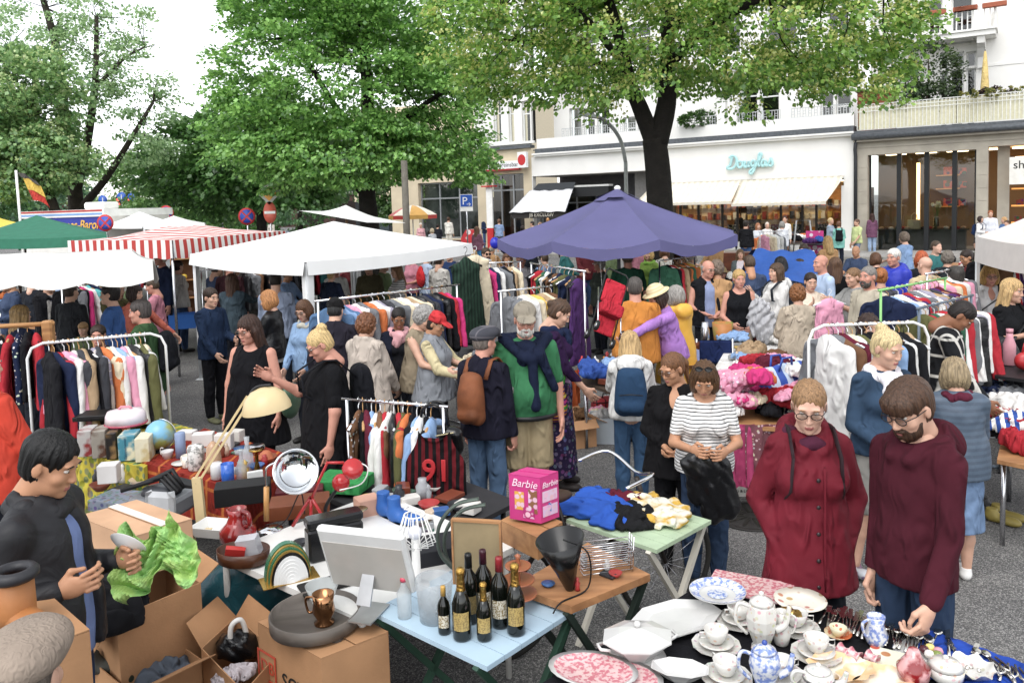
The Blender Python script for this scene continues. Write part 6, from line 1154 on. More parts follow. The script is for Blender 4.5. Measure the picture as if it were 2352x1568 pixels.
rail('white arched clothes rail with long garments at right','the right white rail',(1892,747),(2098,740),1.58,['wC','gC','tC','mC','wd','cd','wd','vd','kd','kC','kC','ls','kC','kC','wb','kC','ks','bd'],'white')
rail('green and steel rail of mixed shirts at right','the green ended rail',(2030,665),(2165,640),1.68,['nj','ls','wj','Ps','rs','gj','wj','sj','bs','ds','Ps','ms'],'green')
rail('grey posted rail with olive jacket at its front end','the grey posted rail',(2118,706),(2225,680),1.62,['vj','rs','es','ws','rj','gj','ws','kj','ss','wj','rs'],'grey')
rail('rail of dark garments under the white stall at far left','the far left stall rail',(150,648),(232,640),1.66,['kj','gj','ks','fs','ws','as','nj','ks=','kj'],'chrome')
rail('rail of trousers and jackets under the beige gazebo','the beige gazebo rail',(2262,575),(2325,572),1.85,['kq','kj','tj','wj','rj','ss','Ps','wj','kj'],'dark')
rail('chrome rail in the white gazebo behind the denim shirt','the inner gazebo rail',(470,620),(690,606),1.62,['kj','gs','ts','kj','nj','gs','ks','dj','kd#'],'chrome',(.35,1))
rail('rail of summer dresses near the shop front','the shop front rail',(1750,533),(1790,531),1.7,['pd','cj','wj','wj','gj'],'chrome')
rail('distant rail of coats beside the red bag','the distant rail',(640,598),(730,592),1.7,['nj','rs','kj','ws','us','kj','rj','gj'],'chrome');rail('rail behind the striped tent with dark clothes','the striped tent rail',(255,590),(352,585),1.7,['kj','ns','wj','kj','us','rj','kj','gs','ks'],'chrome')
rail('rail of coloured blouses behind the bald beige jacket','the rear right rail',(2135,628),(2205,616),1.7,['ps','cs','os','ws','ps','gs'],'chrome')
dp=at(1068,572,10.6);e=garment('ed',dp,R(20),' hanging long and full at the gazebo corner','long dresses',1,1.0);e.scale=(1.15,1.6,1.5);e.children[0].material_slots[0].material=cloth('#1b2a22',pat='stripe',col2='#243a2e',ps=160,axis='X')
e=garment('cd',dp+arr((.12,.18,0)),R(20),' hanging behind the long dark green dress','long dresses',2,1.15)
garment('pd',at(1905,668,7.6),R(10),' held up by raised hands at right',None,2,.85,hang=HANG[2])
garment('gC',at(2022,690,8.3),R(70),' with silvery sheen hung on the rail end',None,1,1.05)
garment('oj',at(1752,533,27),R(5),' in peach hung near the shop front',None,1,1.5)
bv=emp('basketball_vest',on(998,1030,1.0),R(-12),'black and red striped sports vest with number 91 on the low rail','vest');vm=MB();G=[]
for v in np.linspace(0,1,16):w_=.2 if v>.3 else .11+.09*(v/.3)**2;G.append([((2*u-1)*w_*(1+.12*v),.012*sin(u*19)*v+.015*sin(v*7)-.02*(1-(2*u-1)**2),.12-.66*v-(.07*(1-(2*u-1)**2) if v<.05 else 0)) for u in np.linspace(0,1,25)])
vm.sheet(G);vm.ob('fabric',cloth('#121012',pat='stripe',col2='#5a1018',ps=120,axis='X'),bv);text('91',.2,paint('#b3161e'),bv,XF((0.02,-.04,-.2),(R(90),0,0)),ext=.004,bev=.004);MB().box((.1,-.035,-.5),(.17,-.03,-.45)).ob('label',paint('#2a5fc0'),bv)
# cloth heaps
def crumple_tpl(v):
 def mkc():
  rs=random.Random(v);P=[]
  for i in range(7):a=rs.uniform(0,2*pi);r=rs.uniform(.0,.11);P.append(E_((r*cos(a),r*sin(a),rs.uniform(.01,.05)),(rs.uniform(.05,.1),rs.uniform(.05,.1),rs.uniform(.025,.05)),.04))
  return mk('crumpled_cloth',*sdf(P,.011,[((0,0,0),(0,0,-1))],.012,55,v,noise=lambda X,Y,Z:.011*(1-2*np.abs(np.sin(X*38+2*np.sin(Y*25+v)+v)))+.007*(1-2*np.abs(np.sin(Y*47+2*np.sin(X*22+Z*30))))))
 return tpl(('crumple',v),mkc)
def heap(where,grp,pts,codes,seed=1,s=1.0,kind='crumpled garment'):
 rs=random.Random(seed);L=[(c,pts(rs,i)) for i,c in enumerate(codes)];L.sort(key=lambda q:proj(q[1])[0]);seen={}
 for c,p in L:
  pt=PATS.get(c[1]) if len(c)>1 else None;col,name=CN[c[0]];name=('striped ' if c[1:]=='=' else 'patterned ' if c[1:] else '')+name;k=seen[name]=seen.get(name,0)+1;tot=sum(1 for q in codes if q==c)
  m=cloth(col,pat=pt[0],col2=pt[1],ps=pt[2]) if pt else cloth(col)
  o=ob('folded_garment',crumple_tpl(rs.randrange(6)),m,None,loc=p,rot=(rs.uniform(-.25,.25),rs.uniform(-.25,.25),rs.uniform(0,6.3)),scale=(s*rs.uniform(.8,1.4),s*rs.uniform(.8,1.3),s*rs.uniform(.8,1.5)))
  tag(o,'%s crumpled garment %s'%(name,where) if tot==1 else '%s %s crumpled garment from the left %s'%(ORD[k-1],name,where),'garment',grp)
def inquad(Q,z,zj=.05):
 Q=[arr(q) for q in Q]
 def f(rs,i):u,v=rs.uniform(.06,.94),rs.uniform(.08,.92);p=Q[0]*(1-u)*(1-v)+Q[1]*u*(1-v)+Q[2]*u*v+Q[3]*(1-u)*v;return(p[0],p[1],z+rs.uniform(0,zj))
 return f
def table(name,label,px,z,topm,legm,th=.03,legs='x',cloth_=None,drop=0,cat='table',slats=0,gap=.008,sub='tabletop',inset=.08):
 Q=[on(x,y,z) for x,y in px];c=sum(Q)/4;Q=[q-c for q in Q];root=emp(name,(c[0],c[1],0),0,label,cat)
 u,v=Q[1]-Q[0],Q[3]-Q[0]
 if slats:
  for i in range(slats):
   a,b=(i+gap*2)/slats,(i+1-gap*2)/slats;V=[Q[0]+v*a,Q[0]+v*a+u,Q[0]+v*b+u,Q[0]+v*b];b_=MB();b_.add([(p[0],p[1],z) for p in V]+[(p[0],p[1],z-th) for p in V],[(0,1,2,3),(7,6,5,4),(0,4,5,1),(1,5,6,2),(2,6,7,3),(3,7,4,0)]);b_.ob('slat',topm,root)
 else:
  b_=MB();b_.add([(p[0],p[1],z) for p in Q]+[(p[0],p[1],z-th) for p in Q],[(0,1,2,3),(7,6,5,4),(0,4,5,1),(1,5,6,2),(2,6,7,3),(3,7,4,0)]);b_.ob(sub,topm,root)
 if legs=='x':
  for k in(0,1):
   a=Q[0]*(1-inset)+Q[1]*inset if k==0 else Q[1]*(1-inset)+Q[0]*inset;b2=Q[3]*(1-inset)+Q[2]*inset if k==0 else Q[2]*(1-inset)+Q[3]*inset
   for p,q in((a,b2),(b2,a)):MB().bar((p[0],p[1],z-th),(q[0]*.96+p[0]*.04,q[1]*.96+p[1]*.04,0),.03,.03).ob('leg',legm,root)
 elif legs=='i':
  for q in Q:q=q*(1-inset*2);MB().tube([(q[0],q[1],0),(q[0],q[1],z-th)],.018,8).ob('leg',legm,root)
 if cloth_ is not None:
  rs=random.Random(3);n=40;ring=[]
  for k in range(4):
   for j in range(n//4):ring.append(Q[k]+(Q[(k+1)%4]-Q[k])*(j/(n//4)))
  b_=MB();G=[]
  for lv in range(5):
   row=[]
   for i,p in enumerate(ring+[ring[0]]):d=p/(np.linalg.norm(p)+1e-9);q=p+d*(.012+.03*lv/4*(1+sin(i*1.9)));row.append((q[0],q[1],z+.006-(drop*lv/4)))
   G.append(row)
  b_.sheet(G);b_.add([g for g in G[0][:-1]],[tuple(range(n-1,-1,-1))]);b_.ob('cloth',cloth_,root)
 return root,Q,c
# middle ground stalls
WOODL=mat('#b07d4a',rough=.6,pat='grain',col2='#8f6036',ps=16)
def midtable(label,px,z,m,codes=None,where='',seed=1,cl=None,drop=.5,s=1.0,zj=.12):
 r,Q,c=table('market_table',label,px,z,m,STEEL,legs='i',cloth_=cl,drop=drop)
 if codes:heap(where,'garments '+where,inquad([on(x,y,z) for x,y in px],z+.012,zj),codes,seed,s)
midtable('trestle table heaped with pink and red clothes',[(1655,975),(1830,985),(1850,895),(1700,880)],.74,WOODL,['f','p','r','p','f','w','r','m','p','P','f','r','w','p','u','k','p','f','r','v','m','f#','p','r','w','p','w','r','u','f','c','n=','p#','s','r','w','k','p','f','l','m','o','p'],'on the pink clothes table',4,zj=.3,s=.85)
midtable('table under white cloth with jugs and pale linen',[(1640,850),(1770,870),(1880,775),(1700,755)],.74,WOODL,['w','w','l','w','b','w','l','c','w','t','l','w','w','b','l'],'on the white linen table',5,cloth('#d9d7d4'),.45)
midtable('table of toys and sunglasses behind the blue backpack',[(1330,875),(1420,905),(1500,830),(1400,815)],.74,mat('#4a3a2c'),['l','u','w','l','d'],'on the toy table',6)
midtable('table of folded shirts at the far left',[(-40,740),(80,752),(110,690),(0,678)],.8,WOODL,['w','l','k=','w','u','o','w','k','l','c','p','w','k','b'],'on the far left table',7)
midtable('table of folded clothes under the striped tent',[(330,660),(400,668),(440,630),(340,622)],.76,WHITE,['w','r','w','u','w','k','f','w','b','u'],'under the striped tent',8)
midtable('table with hats between the red cap and the flat cap',[(1010,900),(1130,905),(1150,800),(1040,790)],.8,mat('#3a3a3c'),['w','k','w','d','c','w','k','g'],'on the hat table',9)
midtable('table of goods behind the black vest',[(1560,720),(1700,730),(1740,690),(1590,680)],.78,WOODL,['w','c','k','t','w'],'on the rear brown table',10)
midtable('table with striped folded clothes at the right edge',[(2290,1055),(2460,1090),(2460,990),(2310,965)],.66,WOODL,['r','w=','u=','k','r=','w','o','k','r'],'at the right edge',11)
midtable('table of mixed clothes in the white gazebo',[(590,665),(720,670),(740,632),(610,628)],.76,WHITE,['k','u','w','r','k','g','p','u'],'in the white gazebo',12)
midtable('low table of orange shirts near the shop front',[(1800,560),(1900,562),(1905,548),(1810,546)],.75,DARKM,['o','u','k','o','w','P','d'],'near the shop front',13,s=1.6)
midtable('flea market table between the gazebo and the parasol',[(1085,662),(1180,668),(1190,640),(1100,636)],.76,WOODL,['b','w','l','k','o','c'],'between gazebo and parasol',14,s=1.2)
for n_,px_,cs_,w_ in(('table of folded knitwear behind the wooden rail',[(150,700),(250,706),(262,676),(165,672)],['u','w','k','b','w','l','u','g'],'behind the left white rail'),('table of jeans behind the oatmeal sweater',[(1900,690),(2010,694),(2016,664),(1912,662)],['D','u','w','D','k','p','w','g'],'behind the oatmeal sweater'),('bric a brac table behind the straw hat seller',[(1660,668),(1790,672),(1796,648),(1670,645)],['w','e','k','r','w','c','l'],'before the blue tarpaulin'),('far table by the stone shop',[(2080,612),(2230,618),(2232,604),(2086,600)],['w','r','k','l','p'],'on the far right table')):
 midtable(n_,px_,.76,WOODL,cs_,w_,len(w_),s=1.2)
for i,(x,c,lb) in enumerate(((1745,'#7a4a52','pink mottled scarf hanging off the pink clothes table'),(1815,'#c9a2ae','pale pink cloth hanging off the pink clothes table'),(1695,'#b03a6a','fuchsia cloth hanging off the pink clothes table'))):
 p=on(x,978,.74);e=MB();G=[[(-.13+.26*u,-.03-.02*v+.03*sin(u*11+i)*(.3+v),.02-.52*v) for u in np.linspace(0,1,15)] for v in np.linspace(0,1,10)];e.sheet(G,th=0).ob('draped_cloth',cloth(c,pat='floral',col2='#cfa9a9',ps=30) if i==0 else cloth(c),loc=p,label=lb,cat='cloth')
p=on(1795,925,.76);cb_=emp('carrier_bag',p,R(25),'large blue and white striped carrier bag on the pink clothes table','bag');V,F=sdf([E_((0,0,.14),(.24,.13,.17),.03),C_((-.2,0,.28),(.2,0,.3),.06,.06,.05,(0,1,0),1.3)],.013,fold=.009,fs=22);ob('bag',mk('bag',V,F),mat('#b9cbe0',rough=.5,pat='stripe',col2='#2b4fa8',ps=42,axis='X',var=.06),cb_)
for s in(-1,1):MB().tube([(-.08,s*.05,.3),(-.05,s*.07,.42),(.05,s*.07,.42),(.08,s*.05,.3)],.011,6).ob('handle',paint('#2b4fa8'),cb_)
q=at(1400,705,7.4);pc=emp('red_pushchair',q,0,'red folding pushchair held up in the air by the lilac sweater','pushchair');pc.rotation_euler=(R(-20),R(25),R(10));pc.scale=(.62,)*3;RED=cloth('#b3162c')
for nm,lo,hi in(('backrest',(-.17,-.02,.05),(.17,.03,.42)),('seat',(-.17,-.2,-.16),(.17,.03,.02)),('footrest',(-.15,-.05,-.45),(.15,-.01,-.18))):MB().box(lo,hi,bev=.02).ob(nm,RED,pc)
for s in(-1,1):
 MB().tube([(s*.19,.05,.55),(s*.19,.03,.1),(s*.19,-.02,-.5)],.012,6).ob('frame_tube',DARKM,pc);MB().tube([(s*.19,.2,.3),(s*.19,0,0),(s*.19,-.25,-.4)],.011,6).ob('frame_tube',STEEL,pc)
 for y_ in(.05,-.25):w=MB().lathe([(.075,-.02),(.08,0),(.075,.02)],16,M=XF((s*.21,y_-.03,-.52 if y_>0 else-.44),(0,R(90),0))).ob('wheel',mat('#1a1a1a'),pc);MB().lathe([(.045,-.022),(.045,.022)],12,M=XF((s*.21,y_-.03,-.52 if y_>0 else-.44),(0,R(90),0))).ob('rim',STEEL,w)
MB().tube([(-.19,.05,.55),(-.15,.1,.62),(.15,.1,.62),(.19,.05,.55)],.013,6).ob('handle',DARKM,pc)
def lath(name,prof,m,loc,label,cat,n=20,group=None,handle=None,**k):
 o=MB().lathe(prof,n,**k).ob(name,m,loc=loc,label=label,cat=cat,group=group)
 if handle:MB().tube(handle,.008,6).ob('handle',m,o)
 return o
lath('painted_jug',[(.09,0),(.1,.02),(.13,.3),(.125,.3),(.09,.03)],mat('#b5722a',rough=.5,pat='noise',col2='#7a8a3a',ps=4),on(1660,795,.75),'tall orange painted bucket with fruit motif on the linen table','bucket')
lath('thermos_flask',[(.05,0),(.055,.01),(.055,.24),(.045,.26),(.04,.33),(0,.33)],STEEL,on(1620,800,.75),'steel thermos flask beside the orange painted bucket','flask')
lath('copper_pot',[(.08,0),(.1,.05),(.1,.15),(.09,.15),(.07,.02)],mat('#7a3d1c',rough=.3,metal=.6),on(1588,812,.74),'brown copper pot left of the steel flask','pot')
bx=MB().box((-.11,-.09,0),(.11,.09,.13)).ob('lilac_box',paint('#8a9ad0'),loc=on(1578,828,.76),rot=R(15),label='lilac cardboard box with a label beside the blue chair',cat='box');MB().box((-.06,-.093,.04),(.06,-.0905,.1)).ob('label',WHITE,bx)
for i,r in enumerate((.17,.16)):lath('wooden_platter',[(r*.7,0),(r,.02),(r,.026),(r*.6,.012),(0,.012)],WOODL,on(1585,842,.72)+arr((0,0,.022*i)),('lower' if i==0 else 'upper')+' round wooden platter under the lilac box','platter',28,'stacked wooden platters')
ch=emp('folding_chair',arr((*on(1640,940,0)[:2],0)),R(170),'dark blue upholstered folding chair beside the lilac box','chair');MB().box((-.2,-.2,.43),(.2,.2,.48),bev=.02).ob('seat',cloth('#1c2a55'),ch);MB().box((-.2,.19,.62),(.2,.23,.9),bev=.02).ob('backrest',cloth('#1c2a55'),ch)
for s in(-1,1):MB().tube([(s*.21,.3,0),(s*.21,.21,.5),(s*.21,.22,.92)],.012,6).ob('leg',STEEL,ch);MB().tube([(s*.21,-.25,0),(s*.21,.1,.6)],.012,6).ob('leg',STEEL,ch)
def bigbox(name,x,y,z,sx,sy,sz,rz,m,label,cat='box',flaps=True,open_=True,tape=False,th=.006,M_=None,inside=None):
 p=on(x,y,z);e=emp(name,p,rz,label,cat);b=MB()
 for lo,hi in(((-sx,-sy,0),(sx,-sy+th,sz)),((-sx,sy-th,0),(sx,sy,sz)),((-sx,-sy+th,0),(-sx+th,sy-th,sz)),((sx-th,-sy+th,0),(sx,sy-th,sz))):MB().box(lo,hi).ob('side_panel',m,e)
 MB().box((-sx+th,-sy+th,.001),(sx-th,sy-th,.01)).ob('bottom_panel',m,e)
 if not open_:MB().box((-sx,-sy,sz+.001),(sx,-.002,sz+th)).ob('flap',m,e);MB().box((-sx,.002,sz+.001),(sx,sy,sz+th)).ob('flap',m,e)
 elif flaps:
  for s in(-1,1):MB().box((-sx+.01,0,0),(sx-.01,.16+.04*s,.005),M=XF((0,s*sy,sz),(R(s*(25 if s>0 else 40)) if s>0 else R(180+35),0,0))).ob('flap',m,e);MB().box((0,-sy+.01,0),(.15,sy-.01,.005),M=XF((s*sx,0,sz),(0,R(25) if s>0 else R(180-30),0))).ob('flap',m,e)
 if tape:MB().box((-sx-.001,-.03,sz+th+.001),(sx+.001,.03,sz+th+.003)).ob('tape',mat('#d8d2c4',rough=.3),e)
 return e
PLB=mat('#c9d3da',rough=.3,var=.05,trans=.25)
bigbox('plastic_box',1400,1010,0,.22,.16,.28,R(-10),PLB,'clear plastic box of white linen on the ground','box',False);heap('in the clear plastic box','linen in the clear box',inquad([on(1370,985,.1),on(1420,990,.1),on(1425,975,.1),on(1375,970,.1)],.14),['w','w','c','p'],3,1.0)
bigbox('cardboard_box',1325,1020,0,.16,.16,.3,R(20),card(),'cardboard box with teddy bears beside the purple skirt');bigbox('plastic_box',2290,985,.55,.17,.3,.24,R(-25),PLB,'clear plastic storage box beside the slate quilted jacket','box',False);heap('in the right storage box','clothes in the right storage box',inquad([on(2262,960,.6),on(2310,975,.6),on(2320,930,.6),on(2275,920,.6)],.66),['n','g','n','d','w'],5)
tb_=emp('teddy_bear',on(1335,975,.22),R(20),'brown teddy bear peeking out of the cardboard box','toy');V,F=sdf([E_((0,0,.12),(.075,.07,.065),.01),E_((0,-.06,.11),(.035,.03,.028),.015),E_((0,0,.0),(.08,.07,.09),.03)]+[E_((s*.06,.01,.175),(.028,.015,.028),.01) for s in(-1,1)],.009,fold=.002,fs=120);ob('plush',mk('bear',V,F),cloth('#6b4c30',bs=60),tb_)
sc_=emp('red_suitcase',on(1396,970,.0),R(10),'small red checked suitcase on the ground behind the boxes','suitcase');MB().box((-.18,-.1,.02),(.18,.1,.3),bev=.03).ob('shell',mat('#a3202a',rough=.6,pat='plaid',col2='#3a1418',ps=60),sc_);MB().tube([(-.06,0,.3),(-.05,0,.35),(.05,0,.35),(.06,0,.3)],.01,6).ob('handle',DARKM,sc_)
RC=[('#c3262c','red'),('#2b4fa8','blue'),('#d9d9d9','white'),('#d98a1e','orange'),('#2a2a2e','black'),('#3a8a5a','green'),('#d8b13a','yellow')]
for i in range(14):
 p=on(1335+(i%7)*18,862-(i//7)*22,.75);c,nm=RC[i%7];b=MB();b.ball((0,0,.04),(.035,.03,.04),10);b.tube([(0,0,.05),(.02,-.01,.11)],.012,6);b.ob('toy_figure',gloss(c),loc=p,rot=i*1.1,label=nm+' small toy on the toy table, '+('front' if i<7 else 'rear')+' row',cat='toy',group='toys on the toy table')
oc=MB();G=[[(-.12+.24*u,.02*sin(u*9),.03-.4*v) for u in np.linspace(0,1,9)] for v in np.linspace(0,1,8)];oc.sheet(G).ob('draped_cloth',cloth('#c45a20'),loc=on(1322,855,.74),rot=R(60),label='orange cloth hanging off the toy table',cat='cloth')
T=P24['T'];MB().lathe([(.2,0),(.205,.008),(.2,.016)],30,sx=.8,M=XF(T(-.06,-.36,1.16),(R(82),0,0))).ob('mirror_frame',WOODL,P24['root']).name='mirror_rim'
mg=emp('oval_mirror',P24['base'],P24['rz'],'oval mirror with wooden rim held by the rust cardigan','mirror',None,P24['s']);
for o in[o for o in P24['root'].children if o.name.startswith('mirror')]:o.parent=mg
MB().lathe([(.19,.017),(0,.018)],30,sx=.8,M=XF(T(-.06,-.36,1.16),(R(82),0,0)),cap=False).ob('mirror_glass',mat('#d9dee0',rough=.03,metal=1,var=0),mg)
T=P9['T'];sb=emp('striped_bag',P9['base'],P9['rz'],'small rainbow striped woven bag at the hip of the purple skirt','bag',None,P9['s']);V,F=sdf([C_(T(-.17,.02,.98),T(-.18,.03,.78),.085,.12,.03)],.012,[(T(0,0,1.0),(0,0,1))]);ob('pouch',mk('pouch',V,F),cloth('#d98a1e',pat='stripe',col2='#5a1f6a',ps=170,axis='Z',dirt=0),sb)
for k,c in enumerate(('#3f9a3a','#b5257a','#d9c42a')):MB().lathe([(.122-.006*k,0),(.124-.006*k,.012),(.122-.006*k,.024)],24,cap=False,M=XF(T(-.178,.028,.79+.05*k))).ob('band',cloth(c),sb)
MB().tube([T(-.17,-.06,1.0),T(-.08,-.13,1.25),T(.1,-.03,1.5),T(.02,.1,1.4),T(-.17,.1,1.0)],.012,6).ob('strap',cloth('#3f9a3a'),sb)
T=P7['T'];V,F=sdf([E_(T(-.05,-.34,1.1),(.15,.06,.1),.03),C_(T(.07,-.33,1.08),T(.12,-.33,.78),.08,.1,.03,(0,1,0),1.6),C_(T(-.1,-.33,1.05),T(-.08,-.33,.85),.07,.06,.03,(0,1,0),1.5),C_(T(.0,-.33,1.0),T(.02,-.33,.72),.07,.08,.03,(0,1,0),1.6)],.011,fold=.016,fs=60,seed=2);hj=emp('held_jacket',P7['base'],P7['rz'],'crumpled black jacket held by the striped white tee','jacket',None,P7['s']);ob('fabric',mk('held',V,F),LEATH,hj)
o=ob('held_garment',crumple_tpl(2),cloth('#a9a9ac'),None,loc=on(1745,735,1.05),rot=(R(80),R(20),0),scale=(1.2,1.8,1.6),label='pale grey garment held by the black tank top',cat='garment')
bl=emp('blue_balloon',at(1137,558,17),0,'shiny blue balloon left of the purple parasol','balloon');MB().ball((0,0,0),(.11,.11,.13),16).ob('balloon',gloss('#2632c0'),bl);MB().tube([(0,0,-.13),(.02,0,-.6)],.003,4).ob('string',WHITE,bl)
bl=emp('blue_balloon',at(1378,578,12),0,'blue balloon half hidden under the purple parasol','balloon');MB().ball((0,0,0),(.1,.1,.12),16).ob('balloon',gloss('#2632c0'),bl);MB().tube([(0,0,-.12),(.02,0,-.6)],.003,4).ob('string',WHITE,bl)
ta=emp('bicycle_trailer',arr((*on(1085,585,0)[:2],0)),R(-20),'red white children bicycle trailer by the bank','trailer');MB().prism([(-.5,.3),(-.5,.9),(-.2,1.35),(.4,1.35),(.55,.35)],(-.3,.3)).ob('body',paint('#c3202a',pat='blobs',col2='#e0d8d0',ps=3),ta)
for s in(-1,1):MB().lathe([(.24,-.02),(.25,0),(.24,.02)],18,M=XF((0,s*.36,.25),(R(90),0,0))).ob('wheel',DARKM,ta)
crt=bigbox('blue_crate',425,752,.55,.26,.18,.26,R(20),paint('#1d5fae'),'blue plastic crate on the table behind the gazebo leg','crate',False);bigbox('blue_crate',288,752,.5,.22,.16,.26,R(-10),paint('#1d5fae'),'blue plastic crate left of the olive parka','crate',False)
bc=emp('bookcase',arr((*on(430,730,0)[:2],0)),R(20),'small brown wooden bookcase at the gazebo leg','bookcase')
for s in(-1,1):MB().box((s*.3-.012,-.14,0),(s*.3+.012,.14,1.5)).ob('side',WOODL,bc)
for z in(.05,.5,.95,1.48):MB().box((-.287,-.138,z),(.287,.138,z+.022)).ob('shelf',WOODL,bc)
MB().box((-.29,.141,0),(.29,.15,1.5)).ob('back',mat('#6a4526'),bc);lath('yellow_ball',[(.0,0),(.05,.02),(.07,.07),(.05,.12),(0,.14)],gloss('#d9b31e'),on(430,730,0)+arr((0,-.02,.975)),'small yellow ball on the bookcase shelf','ball')
MB().box((-.2,-.1,0),(.2,.1,.22)).ob('shoe_box',mat('#3a332c',pat='blobs',col2='#b98a3a',ps=8),loc=on(430,730,0)+arr((0,0,1.504)),rot=R(20),label='dark patterned box on top of the bookcase',cat='box')
ds=emp('drying_sheet',arr((*on(395,700,0)[:2],0)),R(15),'translucent white plastic sheet hanging beside the bookcase','sheet');G=[[(-.45+.9*u,.05*sin(u*14),2.0-1.6*v) for u in np.linspace(0,1,20)] for v in np.linspace(0,1,8)];MB().sheet(G).ob('sheet',mat('#cfd3d8',rough=.4,alpha=.8),ds)
br_=emp('brown_board',arr((*on(545,720,0)[:2],0)),R(5),'dark brown slatted wooden screen inside the gazebo','screen')
for i in range(6):MB().box((-.42+i*.14,-.015,.5),(-.3+i*.14,.015,1.95)).ob('slat',mat('#4a2f1e',rough=.7,pat='grain',col2='#38220f',ps=14,axis='Z'),br_)
table('black_folding_table','black topped folding table at the right edge with a pink bottle',[(2285,862),(2460,885),(2480,820),(2320,800)],.92,mat('#1c1c1e',rough=.5),DARKM,legs='x')
o=emp('pink_bottle',on(2318,838,.925),0,'tall matt pink drinking bottle on the black table','bottle');MB().lathe([(.05,0),(.055,.01),(.055,.2),(.03,.27),(.028,.31)],20).ob('body',mat('#c98a96',rough=.4),o);MB().lathe([(.031,.311),(.031,.35),(0,.352)],16).ob('cap',mat('#c98a96',rough=.4),o)
V,F=sdf([E_((0,0,.09),(.13,.07,.09),.03)],.011,fold=.005);rb=ob('red_handbag',mk('rb',V,F),gloss('#b3161e',rough=.35),loc=on(2362,850,.925),label='glossy red handbag on the black table at the right edge',cat='handbag');MB().tube([(-.06,0,.16),(-.04,0,.25),(.04,0,.25),(.06,0,.16)],.01,6).ob('handle',gloss('#b3161e'),rb)
for i,(x,y,c,lb) in enumerate(((2266,1180,'#1b1a1c','black boots standing on the ground at the right edge'),(2300,1195,'#8a7a30','pair of dark yellow patterned shoes on the ground at right'))):
 e=emp('pair_of_shoes',arr((*on(x,y,0)[:2],0)),R(40),lb,'shoes')
 for s in(-1,1):ob('shoe',tpl(('shoem',0),lambda:mk('shoe',*shoe_tpl(0))),mat(c,rough=.5),e,loc=(s*.06,0,0))
e=emp('pavement_sign',arr((*on(1845,600,0)[:2],.12)),R(-20),'grey stepladder style sign with magenta poster by the shop window','sign');MB().tube([(-.4,0,0),(-.25,.0,1.5),(.25,0,1.5),(.4,0,0)],.03,6).ob('frame',paint('#8f9394'),e);MB().box((.1,-.3,.2),(.75,-.26,1.1)).ob('poster',paint('#c0287a',pat='blobs',col2='#e0c8d8',ps=5),e)
wt=emp('wooden_cabinet',arr((*on(1690,650,0)[:2],0)),R(-10),'polished reddish brown wooden cabinet under the parasol edge','cabinet');MB().box((-.5,-.3,.25),(.5,.3,.95),bev=.015).ob('body',mat('#6b3417',rough=.35,pat='grain',col2='#4a2210',ps=10),wt)
for s in(-1,1):
 for t in(-1,1):MB().tube([(s*.42,t*.22,0),(s*.4,t*.2,.26)],.02,6).ob('leg',mat('#4a2210'),wt)
# front stalls: boxes and tables
def panel(p,q,z0,z1,th=.005):
 p,q=arr(p[:2]),arr(q[:2]);d=q-p;n=arr((-d[1],d[0]))/np.linalg.norm(d)*th;b=MB()
 V=[(*p,z0),(*q,z0),(*q,z1),(*p,z1),(*(p+n),z0),(*(q+n),z0),(*(q+n),z1),(*(p+n),z1)];return b.add(V,[(0,1,2,3),(7,6,5,4),(0,4,5,1),(1,5,6,2),(2,6,7,3),(3,7,4,0)])
def qbox(label,L,F,Rp,z,h,m,lid=True,tape=False,name='cardboard_box',flaps=(),cat='box'):
 Lw,Fw,Rw=on(*L,z),on(*F,z),on(*Rp,z);Bw=Lw+Rw-Fw;o=arr((Fw[0],Fw[1],0));C=[Lw-o,Fw-o,Rw-o,Bw-o];e=emp(name,o,0,label,cat)
 for k in range(4):panel(C[k],C[(k+1)%4],z-h,z).ob('side_panel',m,e)
 b=MB();b.add([(c[0],c[1],z-h+.01) for c in C],[(0,1,2,3)]).ob('bottom_panel',m,e)
 if lid:
  m1,m2=(C[0]+C[3])/2,(C[1]+C[2])/2;g=(m1-C[0])*.012
  for q,dz in(((C[0],C[1],m2-g,m1-g),.002),((m1+g,m2+g,C[2],C[3]),.006)):
   b=MB();b.add([(p[0],p[1],z+dz) for p in q]+[(p[0],p[1],z+dz-.004) for p in q],[(0,1,2,3),(7,6,5,4),(0,4,5,1),(1,5,6,2),(2,6,7,3),(3,7,4,0)]).ob('flap',m,e)
  if tape:panel(m1*.98+m2*.02,m1*.02+m2*.98,z+.009,z+.011,.05).ob('tape',mat('#d9d4c8',rough=.3),e)
 for k,ang,ln in flaps:
  p,q=C[k],C[(k+1)%4];d=(q-p)/np.linalg.norm(q-p);n=arr((d[1],-d[0],0));w=n*cos(ang)*ln+arr((0,0,sin(ang)*ln));V=[p,q,q+w-d*.02,p+w+d*.02];V=[(v[0],v[1],v[2] if i>1 else z) for i,v in enumerate(V)];b=MB();b.add(V+[(v[0],v[1],v[2]-.005) for v in V],[(0,1,2,3),(7,6,5,4),(0,4,5,1),(1,5,6,2),(2,6,7,3),(3,7,4,0)]).ob('flap',m,e)
 return e,C,o
CB,CB2=card('#b08258'),card('#c49a76')
e,C,o=qbox('cardboard removal box with orange DB mark and SCHENKER lettering under the round tray',(592,1428),(737,1512),(892,1452),.68,.68,CB,True)
d=C[1]-C[0];az=atan2(d[1],d[0]);text('SCHENKER',.1,mat('#1c1a18'),e,XF((*((C[0]*.62+C[1]*.38)+arr((sin(az),-cos(az),0))*.004)[:2],.44),(R(90),0,az)),ext=.001,align='LEFT',label='dark lettering reading SCHENKER');DBm=paint('#c2401f')
text('DB',.085,DBm,e,XF((*((C[0]*.86+C[1]*.14)+arr((sin(az),-cos(az),0))*.004)[:2],.46),(R(90),0,az)),ext=.001,label='orange letters DB')
